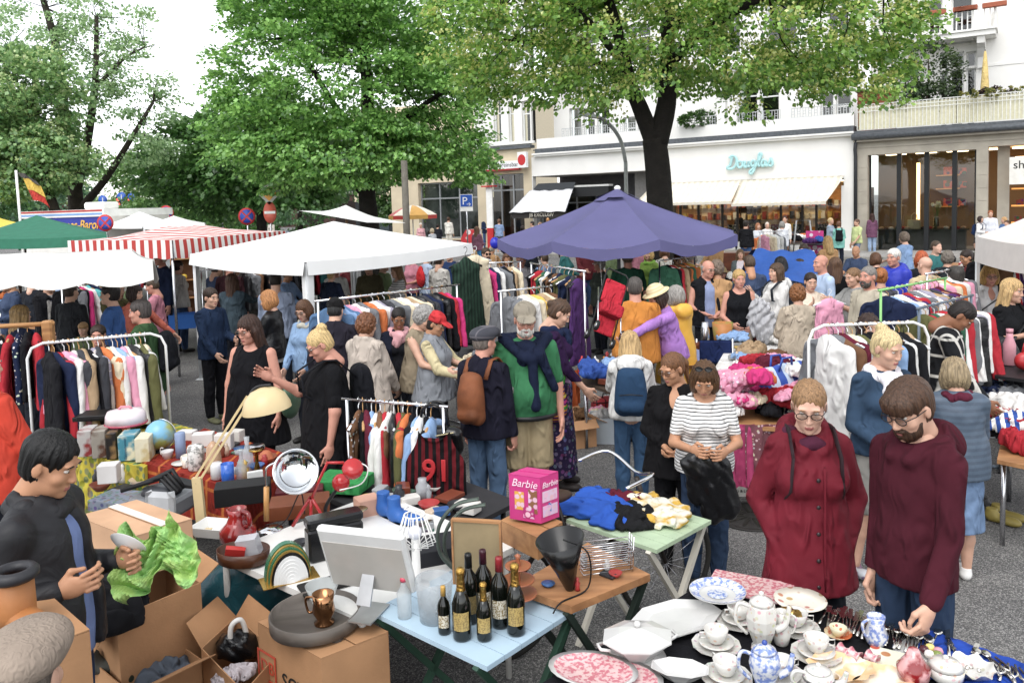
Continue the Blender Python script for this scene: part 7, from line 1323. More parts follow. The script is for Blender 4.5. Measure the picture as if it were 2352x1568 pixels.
for a,b_,c,d_ in((-.075,-.065,-.02,.1),(.065,.075,-.02,.1),(-.075,.075,.1,.11),(-.075,.075,-.03,-.02)):MB().box((a,-.001,c),(b_,.001,d_)).ob('logo_frame',DBm,e,loc=(*((C[0]*.86+C[1]*.14)+arr((sin(az),-cos(az),0))*.006)[:2],.45),rot=az)
e2,C2,_=qbox('large closed cardboard box with white tape beside the unwrapping hands',(177,1185),(300,1234),(441,1193),.98,.22,CB2,True,True)
qbox('open cardboard box below the taped box with dark lettering',(195,1345),(268,1418),(461,1337),.75,.6,CB,False,flaps=((0,-.9,.2),(2,.5,.12)));qbox('flattened cardboard box with shoes at the bottom left',(190,1500),(300,1592),(462,1512),.45,.4,CB,False,flaps=((1,.5,.2),(3,.6,.2)))
qbox('scuffed cardboard box with a boot on it at the bottom left',(5,1400),(92,1490),(206,1448),1.2,1.2,CB,True);qbox('small open cardboard box with plastic bags left of the removal box',(462,1488),(560,1590),(640,1500),.5,.5,CB,False,flaps=((3,.9,.14),(2,1.0,.12)))
text('KER',.11,mat('#1c1a18'),e2,XF((*(on(398,1470,.4)-arr((e2.location[0],e2.location[1],0)))[:2],.36),(R(90),0,R(22))),ext=.001,label='dark lettering reading KER')
tbag=ob('teal_plastic_bag',mk('bag',*sdf([E_((0,0,.25),(.3,.22,.28),.05),E_((.15,-.05,.4),(.15,.15,.15),.06)],.016,fold=.02,fs=20)),mat('#1c5a66',rough=.3,var=.15,bump=.6,bs=9,bd=.03),loc=on(560,1530,0),label='large dark teal plastic bag under the white table',cat='bag');tbag.location.z=.1
ob('black_plastic_bag',mk('bag',*sdf([E_((0,0,.05),(.14,.1,.1),.05)],.012,fold=.02,fs=45)),mat('#121214',rough=.25),loc=on(545,1500,.42),scale=.75,label='crumpled black plastic bag in the small open box',cat='bag')
wd_=MB();wd_.tube(smooth([(-.06,0,0),(-.05,0,.2),(.03,0,.24),(.07,0,.1),(.07,0,-.02)]),.022,8);wd_.ob('white_plastic_handle',gloss('#d5d2cc'),loc=on(548,1490,.45),rot=R(30),scale=.6,label='white plastic handle sticking out of the small open box',cat='handle')
bt=emp('brown_boot',on(42,1436,1.205),R(60),'tan leather boot with black padded collar standing on the scuffed box','boot');MB().lathe([(.055,0),(.06,.05),(.058,.18),(.05,.18),(.045,.02)],20).ob('shaft',mat('#a8682c',rough=.5,bump=.3,bs=12),bt);MB().tube([(.058*cos(a),.058*sin(a),.185) for a in[i*pi/9 for i in range(18)]],.021,8,closed=True).ob('padded_collar',mat('#2a2a2e',rough=.5),bt)
V,F=sdf([E_((0,-.07,.03),(.05,.11,.045),.02),E_((0,.0,.04),(.055,.06,.05),.02)],.01);ob('foot',mk('foot',V,F),mat('#a8682c',rough=.5),bt)
rg=lambda a:1-2*abs(sin(a));G=[[((u-.45)*.36*(1+.25*sin(v*5)),.035*rg(u*9+2*sin(v*6))+.03*rg(v*11+2.5*sin(u*5))+.012*rg(u*27+v*19),(v-.5)*.3*(1+.3*sin(u*7+1))+.03*sin(u*13)) for u in np.linspace(0,1,34)] for v in np.linspace(0,1,30)]
MB().sheet(G,sm=False).ob('green_tissue_paper',mat('#a3c866',rough=.6,pat='noise',col2='#8fc06a',ps=9),loc=at(345,1280,3.25),rot=(R(-25),R(-12),R(15)),scale=.8,label='crumpled lime green tissue paper held by the unwrapping hands',cat='paper')
o_=MB().lathe([(.04,0),(.075,.02),(.078,.022),(.04,.006),(0,.006)],24).ob('white_dish',gloss('#e6e5e2'),loc=at(288,1258,3.2),rot=(R(-50),R(20),0),label='white porcelain dish half wrapped in green paper',cat='dish')
WT=paint('#dcdbd6',dirt=.12)
table('white_table','white topped table with metal legs carrying lamps and jugs',[(497,1272),(830,1422),(1180,1255),(870,1130)],.74,WT,paint('#c9c6c0'),.035,'i',inset=.03)
BLT=mat('#a9c4d6',rough=.5,var=.06,dirt=.15,vs_=4);table('light_blue_table','light blue slatted folding table with bottles',[(850,1402),(1118,1530),(1337,1403),(1075,1290)],.75,BLT,mat('#2a4a3a',rough=.5),.022,'x',slats=6)
table('chipboard_table','bare chipboard table top with black funnel lamp',[(1180,1345),(1312,1392),(1493,1318),(1350,1245)],.8,mat('#b07a48',rough=.7,pat='grain',col2='#8f5f34',ps=20,dirt=.25),mat('#1c2a22'),.035,'x')
table('pale_green_table','pale green slatted folding table with crossed white legs',[(1300,1192),(1508,1262),(1636,1192),(1430,1135)],.76,mat('#a9bf9c',rough=.55,dirt=.2),paint('#cfc9ba'),.022,'x',slats=6)
table('dark_display_table','dark cloth covered table of cases and sneakers behind the white table',[(760,1145),(1010,1240),(1190,1150),(950,1060)],.7,mat('#2c2b2e',rough=.9),DARKM,.03,'i')
table('red_cloth_table','table with red and orange cloth carrying kitchenware at left',[(330,1062),(560,1130),(690,1055),(470,985)],.75,mat('#7a2f1a'),DARKM,.03,'i',cloth('#8a2416',pat='plaid',col2='#b5601e',ps=40),.3)
table('yellow_cloth_table','table with yellow printed cloth carrying boxes and a globe',[(175,1035),(330,1075),(440,985),(300,950)],.74,mat('#b5a01e'),DARKM,.03,'i',cloth('#b8a81c',pat='cells',col2='#6f7a1c',ps=16),.5)
Q7=[on(1645,1318,.75),on(2490,1572,.75),None,on(1225,1580,.75)];Q7[3]=Q7[0]+(Q7[3]-Q7[0])*1.35;Q7[2]=Q7[1]+Q7[3]-Q7[0];cc=sum(Q7)/4;t7=emp('crockery_table',(cc[0],cc[1],0),0,'long table under black cloth laid with white crockery','table')
G=[[(Q7[0]*(1-u)+Q7[1]*u)*(1-v)+(Q7[3]*(1-u)+Q7[2]*u)*v-arr((cc[0],cc[1],0))+arr((0,0,.003*sin(u*40)*sin(v*31))) for v in np.linspace(0,1,20)] for u in np.linspace(0,1,30)];BKC=cloth('#19191d',bump=.3,bs=24);MB().sheet(G).ob('cloth',BKC,t7)
G2=[[arr(G[i][0])+arr((.0,.012,0))*k+arr((0,0,-.09*k)) for i in range(30)] for k in range(4)];MB().sheet(G2).ob('cloth_edge',BKC,t7);G3=[[arr(G[0][i])+arr((-.012,0,-.09))*k for i in range(20)] for k in range(4)];MB().sheet(G3).ob('cloth_edge',BKC,t7)
for q in Q7:q=(q-arr((cc[0],cc[1],0)))*.93;MB().tube([(q[0],q[1],0),(q[0],q[1],.73)],.02,8).ob('leg',DARKM,t7)
qb=[on(x,y,.754) for x,y in((2138,1448),(2420,1548),(2330,1640),(2060,1530))];MB().sheet([[qb[0]*(1-u)*(1-v)+qb[1]*u*(1-v)+qb[2]*u*v+qb[3]*(1-u)*v+arr((0,0,.004+.003*sin(u*30+v*11))) for u in np.linspace(0,1,24)] for v in np.linspace(0,1,12)]).ob('blue_cloth',cloth('#1d46a8'),label='vivid blue cloth under the cutlery at the right end',cat='cloth')
qb=[on(x,y,.753) for x,y in((2110,1438),(2150,1452),(2070,1530),(2030,1510))];MB().add(qb,[(0,1,2,3)]).ob('white_paper',paint('#d5d5d2'),label='strip of white paper beside the blue cloth',cat='paper')
POR=gloss('#c9c8c5',rough=.15,coat=.3);PORF=gloss('#cfcdc6',rough=.15,pat='floral',col2='#c9b0a0',ps=42,coat=.3);BLU=gloss('#cdd0d6',rough=.15,pat='noise',col2='#6f86c4',ps=55,coat=.3);REDP=gloss('#d6b4b2',rough=.18,pat='noise',col2='#c26a78',ps=60,coat=.3);FRU=gloss('#e6e1cf',rough=.15,pat='floral',col2='#c9946a',ps=20,coat=.3)
ZT=.757
def put(name,prof,m,x,y,label,cat,n=28,z=ZT,rot=0,group=None,tilt=(0,0),**k):return MB().lathe(prof,n,**k).ob(name,m,loc=on(x,y,z),rot=(tilt[0],tilt[1],rot),label=label,cat=cat,group=group)
def plate(r,h=.018):return[(0,.0),(r*.55,0),(r*.62,.004),(r,h),(r,h+.003),(r*.6,.008),(0,.006)]
for i in range(5):RIMP=put('soup_plate',plate(.125,.026),POR,1648,1368,('top' if i==4 else ORD[4-i])+' blue and white onion pattern plate of the stack'+('' if i==4 else ', counted from the top'),'plate',36,ZT+.016*i,group='stack of blue and white plates')
MB().lathe([(.08,0),(.122,.018)],40,cap=False).ob('blue_rim',BLU,RIMP,loc=(0,0,.0115));MB().lathe([(.045,0),(.0,.0)],24,cap=False).ob('blue_motif',BLU,RIMP,loc=(0,0,.0095))
for i in range(5):put('fruit_plate',plate(.112),FRU,1838,1385,('top' if i==4 else ORD[4-i])+' gold rimmed fruit plate of the stack'+('' if i==4 else ', counted from the top'),'plate',36,ZT+.013*i,group='stack of fruit plates')
def octo(sx,sy,prof,m,x,y,rot,name,label,cat,z=ZT):return MB().lathe(prof,8,sx=sx,sy=sy,sm=False,poly=pi/8).ob(name,m,loc=on(x,y,z),rot=rot,label=label,cat=cat)
octo(1.5,.95,[(0,.008),(.09,.008),(.105,.012),(.15,.028),(.15,.033),(.1,.018),(0,.014)],POR,1553,1432,R(25),'octagonal_platter','large empty white octagonal serving platter','platter')
tu=emp('soup_tureen',on(1465,1510,ZT),R(15),'white octagonal lidded tureen with handles on a saucer','tureen');MB().lathe([(.1,0),(.115,.008),(.05,.012)],24).ob('saucer',POR,tu)
MB().lathe([(.06,.01),(.075,.03),(.115,.075),(.12,.085)],8,sm=False,sx=1.15).ob('bowl',POR,tu);ld=MB().lathe([(.13,.086),(.13,.092),(.07,.115),(.012,.13)],8,sm=False,sx=1.15).ob('lid',POR,tu);MB().ball((0,0,.142),(.016,.016,.014),10).ob('knob',POR,ld)
for s in(-1,1):MB().tube([(s*.13,-.03,.07),(s*.165,-.02,.075),(s*.165,.02,.075),(s*.13,.03,.07)],.007,6).ob('handle',POR,tu)
octo(1.5,.9,[(.03,0),(.04,.01),(.075,.05),(.078,.05),(.04,.012),(0,.01)],POR,1562,1560,R(-15),'sauce_dish','small white octagonal sauce dish near the bottom edge','dish')
for i,(x,y,lb) in enumerate(((1362,1545,'red transferware oval platter lying on top at the bottom edge'),(1418,1562,'red transferware platter partly hidden under the other one'))):RP=put('red_platter',[(0,.004),(.09,.004),(.12,.018),(.123,.02),(.09,.01),(0,.009)],POR,x,y,lb,'platter',22,ZT+.012*(1-i),R(-20),None,sx=1.45);MB().lathe([(.108,.0185),(.09,.0125),(.0,.0115)],22,sx=1.45,cap=False).ob('red_print',REDP,RP)
b=MB();b.box((-.19,-.11,.0),(.19,.11,.012),bev=.005);b.ob('red_tray',REDP,loc=on(1722,1350,ZT),rot=R(-28),label='rectangular red and white transferware tray behind the fruit plates',cat='tray')
def cupset(x,y,label,m=PORF,r=1.0,rot=0):
 e=emp('cup_and_saucer',on(x,y,ZT),rot,label,'cup','white cups with plate and saucer');MB().lathe(plate(.1*r),12,sm=False).ob('plate',m,e);MB().lathe([(p[0]*.72,p[1]*.8+.016) for p in plate(.1*r)],24).ob('saucer',m,e)
 c=MB().lathe([(.022*r,.026),(.03*r,.034),(.042*r,.055),(.05*r,.085),(.047*r,.085),(.038*r,.055),(.0,.036)],24).ob('cup',m,e);MB().tube([(.044*r,0,.075),(.07*r,0,.078),(.07*r,0,.055),(.04*r,0,.05)],.0035,6).ob('handle',m,c)
for x,y,lb,rt in((1645,1488,'cup and saucer nearest the octagonal platter',R(190)),(1697,1432,'cup and saucer behind the tall coffee pot',R(200)),(1828,1448,'cup and saucer in front of the fruit plates',R(-20)),(1875,1508,'cup and saucer right of the tall coffee pot',R(-10)),(1668,1562,'cup and saucer at the bottom left of the blue lidded pot',R(120)),(1795,1562,'cup and saucer right of the blue lidded pot',R(10))):cupset(x,y,'white flowered '+lb,rot=rt)
def pot(x,y,label,m,h=.22,r=.055,z=ZT,knob=None,lidm=None,poly=8,rot=0):
 e=emp('coffee_pot',on(x,y,z),rot,label,'coffee pot');MB().lathe([(r*.7,0),(r*.75,.01),(r*.55,.025),(r*.95,.09),(r*1.05,h*.6),(r*.9,h*.82),(r*.75,h*.84)],poly,sm=poly>10).ob('body',m,e)
 l=MB().lathe([(r*.8,h*.845),(r*.75,h*.9),(r*.3,h*.97),(r*.1,h)],20).ob('lid',lidm or m,e);MB().ball((0,0,h*1.02),r*.2,8).ob('knob',knob or m,l)
 MB().tube(smooth([(r*.9,0,h*.35),(r*1.6,0,h*.45),(r*1.9,0,h*.78)]),[.018-.0008*i for i in range(13)],8).ob('spout',m,e);MB().tube(smooth([(-r*.85,0,h*.8),(-r*1.6,0,h*.85),(-r*1.75,0,h*.55),(-r*1.0,0,h*.3)]),.007,8).ob('handle',m,e)
pot(1750,1490,'tall faceted white coffee pot with small flowers',PORF,.23,.06);pot(1757,1590,'white pot with blue printed lid and blue knob at the bottom edge',BLU,.19,.055,knob=gloss('#2a4aa0'),poly=20);pot(1880,1600,'squat white sugar pot at the bottom edge',PORF,.12,.055,poly=20)
def jug(x,y,h,m,label,cat='jug',z=ZT,rot=0,prof=None,n=22,r=1.0):
 e=emp('jug',on(x,y,z),rot,label,cat);MB().lathe([(.03*r,0),(.036*r,.005),(.048*r,h*.35),(.03*r,h*.72),(.036*r,h),(.032*r,h),(.026*r,h*.7),(.0,.02)],n).ob('body',m,e);MB().tube(smooth([(-.032*r,0,h*.95),(-.07*r,0,h*.85),(-.06*r,0,h*.45),(-.04*r,0,h*.35)]),.006*r,6).ob('handle',m,e);return e
jug(2012,1478,.12,BLU,'small white jug with blue flowers beside the cutlery',rot=R(20));jug(1795,1478,.14,PORF,'slender white cream jug right of the coffee pot',rot=R(160),r=.8)
for x,y,k in((1925,1487,'leftmost'),(1950,1497,'middle'),(1990,1503,'rightmost')):put('egg_cup',[(.026,0),(.028,.004),(.018,.02),(.018,.03),(.028,.045),(.025,.045),(.012,.03),(0,.028)],REDP,x,y,k+' of the three tipped red and cream egg cups','egg cup',18,ZT+.026,R(40),'egg cups',(R(100),0))
e=emp('demitasse',on(1925,1462,ZT),0,'small patterned cup on two colourful saucers near the cutlery','cup');MB().lathe(plate(.055),20).ob('saucer',gloss('#dcc9a0',pat='noise',col2='#c4602a',ps=26),e);MB().lathe([(.02,.008),(.03,.03),(.036,.045),(.033,.045),(.0,.015)],20).ob('cup',gloss('#d9d2b0',pat='floral',col2='#c4602a',ps=40),e)
for x,y,k,lb in((1930,1545,1.0,'left'),(2010,1575,1.1,'right')):
 b=MB();V=[];n=40
 for rr,z in((.0,.006),(.06,.006),(.1,.03)):
  for i in range(n):a=2*pi*i/n;q=rr*k*(1+(.06*sin(a*10) if rr>.08 else 0));V.append((q*cos(a)*1.25,q*sin(a),z))
 b.add(V,[(j*n+i,j*n+(i+1)%n,j*n+n+(i+1)%n,j*n+n+i) for j in range(2) for i in range(n)],0,True);b.ob('shell_dish',gloss('#e8e2d2',pat='noise',col2='#e0b884',ps=9,coat=.3),loc=on(x,y,ZT),label=lb+' cream shell shaped dish with gold edge',cat='dish')
MB().box((-.11,-.085,0),(.11,.085,.008),bev=.003).ob('floral_board',gloss('#e0e2c8',pat='floral',col2='#c4502a',ps=15),loc=on(2062,1525,ZT),rot=R(-32),label='pale green breakfast board printed with flowers',cat='board')
put('red_glass_vase',[(.02,0),(.055,.02),(.06,.06),(.03,.1),(.018,.13),(.014,.13)],gloss('#8a0d14',pat='noise',col2='#d9a0a0',ps=18,rough=.08,coat=.5),2098,1565,'speckled red glass vase at the bottom edge','vase')
e=emp('lidded_bowl',on(2172,1562,ZT),0,'white lidded bowl with tiny flowers beside the red glass','bowl');MB().lathe([(.04,0),(.06,.02),(.066,.055),(.06,.055),(.0,.02)],26).ob('bowl',PORF,e);l=MB().lathe([(.064,.058),(.05,.075),(.01,.085)],26).ob('lid',PORF,e);MB().ball((0,0,.09),.012,8).ob('knob',PORF,l)
b=MB();V=[];n=48
for rr,z in((.0,.005),(.045,.005),(.085,.04)):
 for i in range(n):a=2*pi*i/n;q=rr*(1+(.09*sin(a*8) if rr>.08 else 0));V.append((q*cos(a),q*sin(a),z+(.008*cos(a*8) if rr>.08 else 0)))
b.add(V,[(j*n+i,j*n+(i+1)%n,j*n+n+(i+1)%n,j*n+n+i) for j in range(2) for i in range(n)],0,True);b.ob('scalloped_dish',PORF,loc=on(2232,1550,ZT),label='white scalloped porcelain dish on the blue cloth',cat='dish')
e=emp('porcelain_flowers',on(2140,1520,ZT),0,'porcelain ornament of pink yellow and dark roses','ornament');MB().lathe([(.04,0),(.05,.025),(.045,.025),(.0,.01)],18).ob('basket',POR,e)
for i,(c,a) in enumerate((('#c98a9e',0),('#e0cf6a',1.3),('#4a1420',2.6),('#e6e2dc',3.9),('#7a8a3a',5.1))):MB().ball((.026*cos(a),.026*sin(a),.045),(.02,.02,.016),8).ob('rose',gloss(c),e)
for x,y,k in((1762,1402,'left'),(1778,1408,'right')):put('brass_goblet',[(.024,0),(.024,.004),(.008,.012),(.008,.05),(.03,.08),(.034,.12),(.031,.12),(.02,.08),(0,.06)],mat('#b5924a',rough=.2,metal=1),x,y,k+' brass goblet lying beside the fruit plates','goblet',20,ZT+.035,R(30),'brass goblets',(R(75),R(20)))
SIL=mat('#cfcac0',rough=.2,metal=1,var=.04)
def cut_tpl(k):
 def f():
  b=MB();b.tube([(0,-.1,.004),(0,-.03,.005),(0,.03,.004)],[.0075,.0045,.004],6,sq=.4)
  if k=='spoon':b.ball((0,.052,.006),(.018,.028,.006),10)
  elif k=='fork':
   b.box((-.011,.03,.002),(.011,.05,.006))
   for x in(-.009,-.003,.003,.009):b.box((x-.0015,.05,.002),(x+.0015,.085,.005))
  elif k=='knife':b.box((-.009,.03,.003),(.009,.12,.005))
  else:b.tube([(-.012,.03,.01),(-.012,-.06,.02),(0,-.08,.02),(.012,-.06,.02),(.012,.03,.01)],.005,6)
  return b.mesh(k)
 return tpl(('cut',k),f)
CK=('fork','fork','knife','knife','knife','fork','fork','spoon','spoon','fork','spoon','spoon','spoon','spoon','spoon')
for i in range(30):
 k=CK[i//2];x,y=1895+i*8.2,1410+i*2.35+(i%3)*5;ob(k,cut_tpl(k),SIL,loc=on(x,y,ZT)+arr((0,0,.004*(i%3))),rot=R(-28+rnd.uniform(-9,9)),label='%s silver %s from the left in the row along the black cloth edge'%(ORD[sum(1 for j in range(i) if CK[j//2]==k)],k),cat=k,group='silver %ss along the table edge'%k)
BC={}
for i,(x,y,k) in enumerate(((2148,1465,'spoon'),(2178,1478,'knife'),(2190,1492,'fork'),(2200,1502,'fork'),(2232,1510,'knife'),(2245,1512,'spoon'),(2275,1520,'spoon'),(2290,1524,'tongs'),(2305,1535,'tongs'),(2325,1540,'tongs'),(2340,1548,'tongs'),(2320,1560,'knife'))):ob(k if k!='tongs' else 'sugar_tongs',cut_tpl(k),SIL,loc=on(x,y,ZT+.005),rot=R(-40+13*(i%4)),label='%s silver %s from the left on the vivid blue cloth'%(ORD[BC.setdefault(k,[]).append(1) or len(BC[k])-1],'pair of sugar tongs' if k=='tongs' else k),cat=k,group='silver %s on the blue cloth'%k)
# lamps, bottles and bric-a-brac in front
CRE=paint('#cdb684',rough=.35);RDL=gloss('#b0141a')
e=emp('desk_lamp',on(462,1222,.74),0,'big cream architect desk lamp with half dome shade','lamp');o=on(462,1222,.74);lp2=lambda x,y,Y=4.72:at(x,y,Y)-o
MB().box((-.09,-.02,-.12),(-.04,.02,.02)).box((-.04,-.02,-.0),(.06,.02,.02)).ob('clamp',CRE,e);MB().bar(lp2(463,1200),lp2(452,1096),.055,.03).ob('lower_arm',CRE,e)
for s in(-5,5):MB().bar(lp2(455+s,1098+s*.5),lp2(573+s,912+s*.5),.009,.014).ob('upper_arm',CRE,e)
MB().lathe([(.145,0),(.142,.03),(.12,.085),(.075,.125),(.02,.142),(.0,.143)],32,M=XF(lp2(614,942),(0,R(-8),0)),cap=False).ob('shade',CRE,e);MB().lathe([(.14,.002),(.13,.05),(.06,.12),(0,.125)],24,M=XF(lp2(614,942),(0,R(-8),0)),cap=False).ob('shade_inside',BLACK,e);MB().tube(smooth([lp2(572,930),lp2(575,905),lp2(592,888),lp2(622,884)]),.009,6).ob('bracket',DARKM,e);MB().ball(lp2(452,1108),.016,8).ob('knob',DARKM,e)
e=emp('reflector_lamp',on(622,1215,.74),0,'chrome dish reflector lamp with wooden handle','lamp');o=on(622,1215,.74);Yr=float(o[1]);q=lambda x,y:at(x,y,Yr)-o;D=XF(q(676,1086),(R(62),0,R(28)))
MB().lathe([(.128,.05),(.122,.05),(.1,.012),(.05,-.012),(.02,-.018),(.0,-.018)],36,M=D,cap=False).ob('dish',mat('#d5d8da',rough=.08,metal=1,var=.02),e);MB().tube([(.127*cos(a),.127*sin(a),.05) for a in[i*pi/16 for i in range(32)]],.007,6,closed=True).ob('rim',CHROME,e).matrix_local=D;MB().lathe([(.03,-.07),(.035,-.02)],16,M=D).ob('socket',CHROME,e)
MB().tube([q(612,1195),q(612,1118)],.016,8).ob('handle',mat('#c08a45',rough=.4),e);MB().tube(smooth([q(612,1118),q(612,1075),q(640,1060)]),.006,6).ob('rod',CHROME,e);MB().lathe([(.07,-.005),(.07,.004),(.02,.012)],24).ob('base',CHROME,e);MB().tube(smooth([q(625,1215),q(660,1190),q(690,1130),q(700,1180)]),.004,5).ob('cable',BLACK,e)
e=emp('red_tripod_lamp',on(716,1215,.74),0,'red tripod lamp with angled arm and round red head','lamp');o=on(716,1215,.74);Yr=float(o[1]);q=lambda x,y:at(x,y,Yr)-o
for x,y in((672,1208),(714,1212),(752,1205)):MB().tube([q(714,1140),q(x,y)],.01,6).ob('leg',RDL,e)
MB().tube([q(714,1150),q(735,1098),q(752,1062),q(790,1062)],.009,6).ob('arm',RDL,e);MB().lathe([(.06,0),(.062,.02),(.05,.05),(0,.05)],24,M=XF(q(810,1078),(R(50),R(20),0))).ob('head',RDL,e);MB().tube(smooth([q(820,1060),q(845,1075),q(830,1110),q(780,1125)]),.004,5).ob('cable',WHITE,e)
e=emp('red_ball_lamp',on(765,1190,.72),0,'small red dome lamp on a black flexible neck','lamp');o=on(765,1190,.72);Yr=float(o[1]);q=lambda x,y:at(x,y,Yr)-o;MB().ball(q(783,1108),.055,14).ob('head',RDL,e);MB().tube(smooth([q(748,1200),q(748,1165),q(765,1135),q(783,1112)]),.011,6).ob('neck',BLACK,e)
e=emp('red_jug',on(548,1246,.745),R(-35),'glossy red ceramic jug with handle','jug');RJ=gloss('#9c1210',rough=.15,coat=.5,pat='noise',col2='#6a0c0c',ps=5);MB().lathe([(.07,0),(.1,.03),(.1,.08),(.06,.12),(.045,.16),(.055,.2),(.048,.2),(.038,.16),(.0,.1)],30).ob('body',RJ,e);MB().tube(smooth([(.05,0,.19),(.1,0,.185),(.11,0,.13),(.07,0,.11)]),.014,8).ob('handle',RJ,e)
e=emp('brown_pan',on(560,1290,.745),R(-10),'oval brown roasting pan with red and clear plastic things','pan');MB().lathe([(.12,0),(.138,.01),(.145,.075),(.14,.075),(.13,.015),(0,.012)],36,sy=.72).ob('body',mat('#4a2814',rough=.35,var=.2),e);MB().box((-.1,-.03,.03),(.0,.0,.1),M=XF((0,0,0),(.3,.2,.4))).ob('red_part',gloss('#b5241c'),e);MB().box((-.01,-.01,.03),(.1,.05,.13),M=XF((0,0,0),(.2,-.15,.1))).ob('clear_part',mat('#c9ccd2',rough=.15,alpha=.6),e)
MB().lathe([(.09,0),(.12,.06),(.115,.06),(.08,.01),(0,.01)],4,sm=False,poly=pi/4,sx=1.3).ob('baking_dish',gloss('#dcdcd8'),loc=on(492,1225,.745),rot=R(-15),label='white rectangular baking dish with leaf border behind the red jug',cat='dish')
e=emp('arched_table_lamp',on(662,1322,.745),R(28),'arched art deco lamp in green gold and white','lamp');ar=[(.115*cos(a),.175*sin(a)) for a in[i*pi/20 for i in range(21)]]
for k,(c,s,y0,y1) in enumerate((('#1c6a4a',1.0,-.01,.03),('#c49a3a',.97,-.028,-.011),('#1c6a4a',.93,-.044,-.029),('#c49a3a',.88,-.056,-.045),('#151515',.83,-.064,-.057))):MB().prism([(x*s,z*s) for x,z in ar],(y0,y1)).ob('arch_band',gloss(c,metal=.6 if k in(1,3) else 0,rough=.2),e)
for k in range(7):MB().prism([(x*(.74-.1*k),z*(.74-.1*k)) for x,z in ar],(-.072-.003*k,-.0645-.003*k)).ob('glass_rib',gloss('#e4e4e2'),e)
MB().box((-.14,-.09,-.004),(.14,.05,.0)).ob('base',gloss('#c49a3a',metal=.7),e)
e=emp('black_case',on(770,1272,.745),R(28),'upright black box case behind the white computer','case');MB().box((-.15,-.05,0),(.15,.05,.17),bev=.012).ob('lower',mat('#131315',rough=.25),e);MB().box((-.152,-.052,.173),(.152,.052,.225),bev=.012).ob('lid',mat('#131315',rough=.25),e)
e=emp('desktop_computer',on(862,1392,.755),R(-18),'white all in one desktop computer seen from behind','computer');M_=XF((0,0,.1),(R(20),0,R(0)));MB().box((-.22,-.02,0),(.22,.02,.33),M=M_,bev=.012).ob('housing',gloss('#dadad8',rough=.25),e);MB().box((-.2,-.023,.005),(.2,-.0205,.26),M=M_).ob('rear_panel',gloss('#b9b4ac',rough=.2),e);MB().prism([(-.035,0),(.035,0),(.03,.17),(-.03,.17)],(-.13,-.12),M=XF((0,0,0),(R(-28),0,0))).ob('stand',mat('#b0b0b0',rough=.3,metal=.7),e);MB().box((-.06,-.16,0),(.06,.03,.006)).ob('foot',mat('#b0b0b0',rough=.3,metal=.7),e)
e=emp('wire_lamp',on(958,1345,.745),0,'white wire frame table lamp with round bulb','lamp')
for k in range(16):a=k*pi/8;MB().tube([(.05*cos(a),.05*sin(a),.36),(.1*cos(a),.1*sin(a),.22),(.03*cos(a),.03*sin(a),.2)],.003,5).ob('wire',WHITE,e)
MB().tube([(.05*cos(a),.05*sin(a),.36) for a in[i*pi/12 for i in range(24)]],.004,5,closed=True).ob('top_ring',WHITE,e);MB().ball((0,0,.27),.035,12).ob('bulb',gloss('#e6e6f0'),e);MB().lathe([(.07,0),(.06,.01),(.022,.02),(.02,.22)],16).ob('column',WHITE,e);MB().lathe([(.02,.2),(.02,.24)],12).ob('socket',WHITE,e)
e=emp('round_tray',on(725,1432,.695),R(10),'large round dark wooden tray on the removal box','tray');MB().lathe([(.0,.02),(.185,.02),(.195,.0),(.205,.005),(.207,.065),(.198,.067),(.19,.03),(.0,.027)],44).ob('tray',mat('#4a423c',rough=.5,pat='grain',col2='#6a625a',ps=9,dirt=.3),e);MB().ball((.1,-.14,-.008),(.03,.03,.02),8).ob('foot',mat('#4a423c'),e)
e=emp('copper_tankard',on(745,1430,.725),R(170),'shiny copper tankard standing in the round tray','tankard');CO=mat('#a8754a',rough=.15,metal=1);MB().lathe([(.045,0),(.046,.008),(.03,.02),(.052,.06),(.045,.1),(.05,.14),(.045,.14),(.03,.09),(0,.03)],28).ob('body',CO,e);MB().tube(smooth([(.045,0,.12),(.085,0,.11),(.075,0,.05),(.05,0,.05)]),.006,6).ob('handle',CO,e)
e=emp('measuring_cone',on(742,1398,.725),0,'conical clear measuring jug behind the tankard','measuring jug');MB().lathe([(.035,0),(.078,.12),(.075,.12),(.032,.004)],26).ob('cone',mat('#d5dad8',rough=.08,alpha=.45),e)
def bottle(x,y,h,kind,label):
 e=emp('bottle',on(x,y,.752),0,label,'bottle','bottles on the light blue table');g=mat('#0c0f0a',rough=.06,var=0,coat=.4);r=h*.132
 if kind=='sekt':MB().lathe([(r*.9,0),(r,.01),(r,h*.5),(r*.75,h*.6),(r*.42,h*.72)],24).ob('glass',g,e);MB().lathe([(r*.62,h*.63),(r*.45,h*.72),(r*.4,h*.9),(r*.48,h*.92),(r*.48,h*.97),(r*.3,h)],20).ob('foil',mat('#c4973a',rough=.3,metal=1,bump=.6,bs=60),e)
 else:MB().lathe([(r*.9,0),(r,.01),(r,h*.58),(r*.85,h*.66),(r*.4,h*.76),(r*.36,h*.84)],24).ob('glass',g,e);MB().lathe([(r*.42,h*.8),(r*.4,h*.97),(r*.36,h)],18).ob('foil',mat('#3a1020' if kind=='wine' else '#141414' if kind=='dark' else '#c4973a' if kind=='gold' else '#8a1820',rough=.35),e)
 lb=MB();n=10;V=[]
 for z in(h*.16,h*.42):
  for i in range(n+1):a=-pi/2-.9+1.8*i/n;V.append((r*1.012*cos(a),r*1.012*sin(a),z))
 lb.add(V,[(i,i+1,n+2+i,n+1+i) for i in range(n)],0,True).ob('label',paint('#b59a52' if kind=='sekt' else '#d9d2c0' if kind!='dark' else '#6a5a32',pat='noise',col2='#8a7440',ps=150),e)
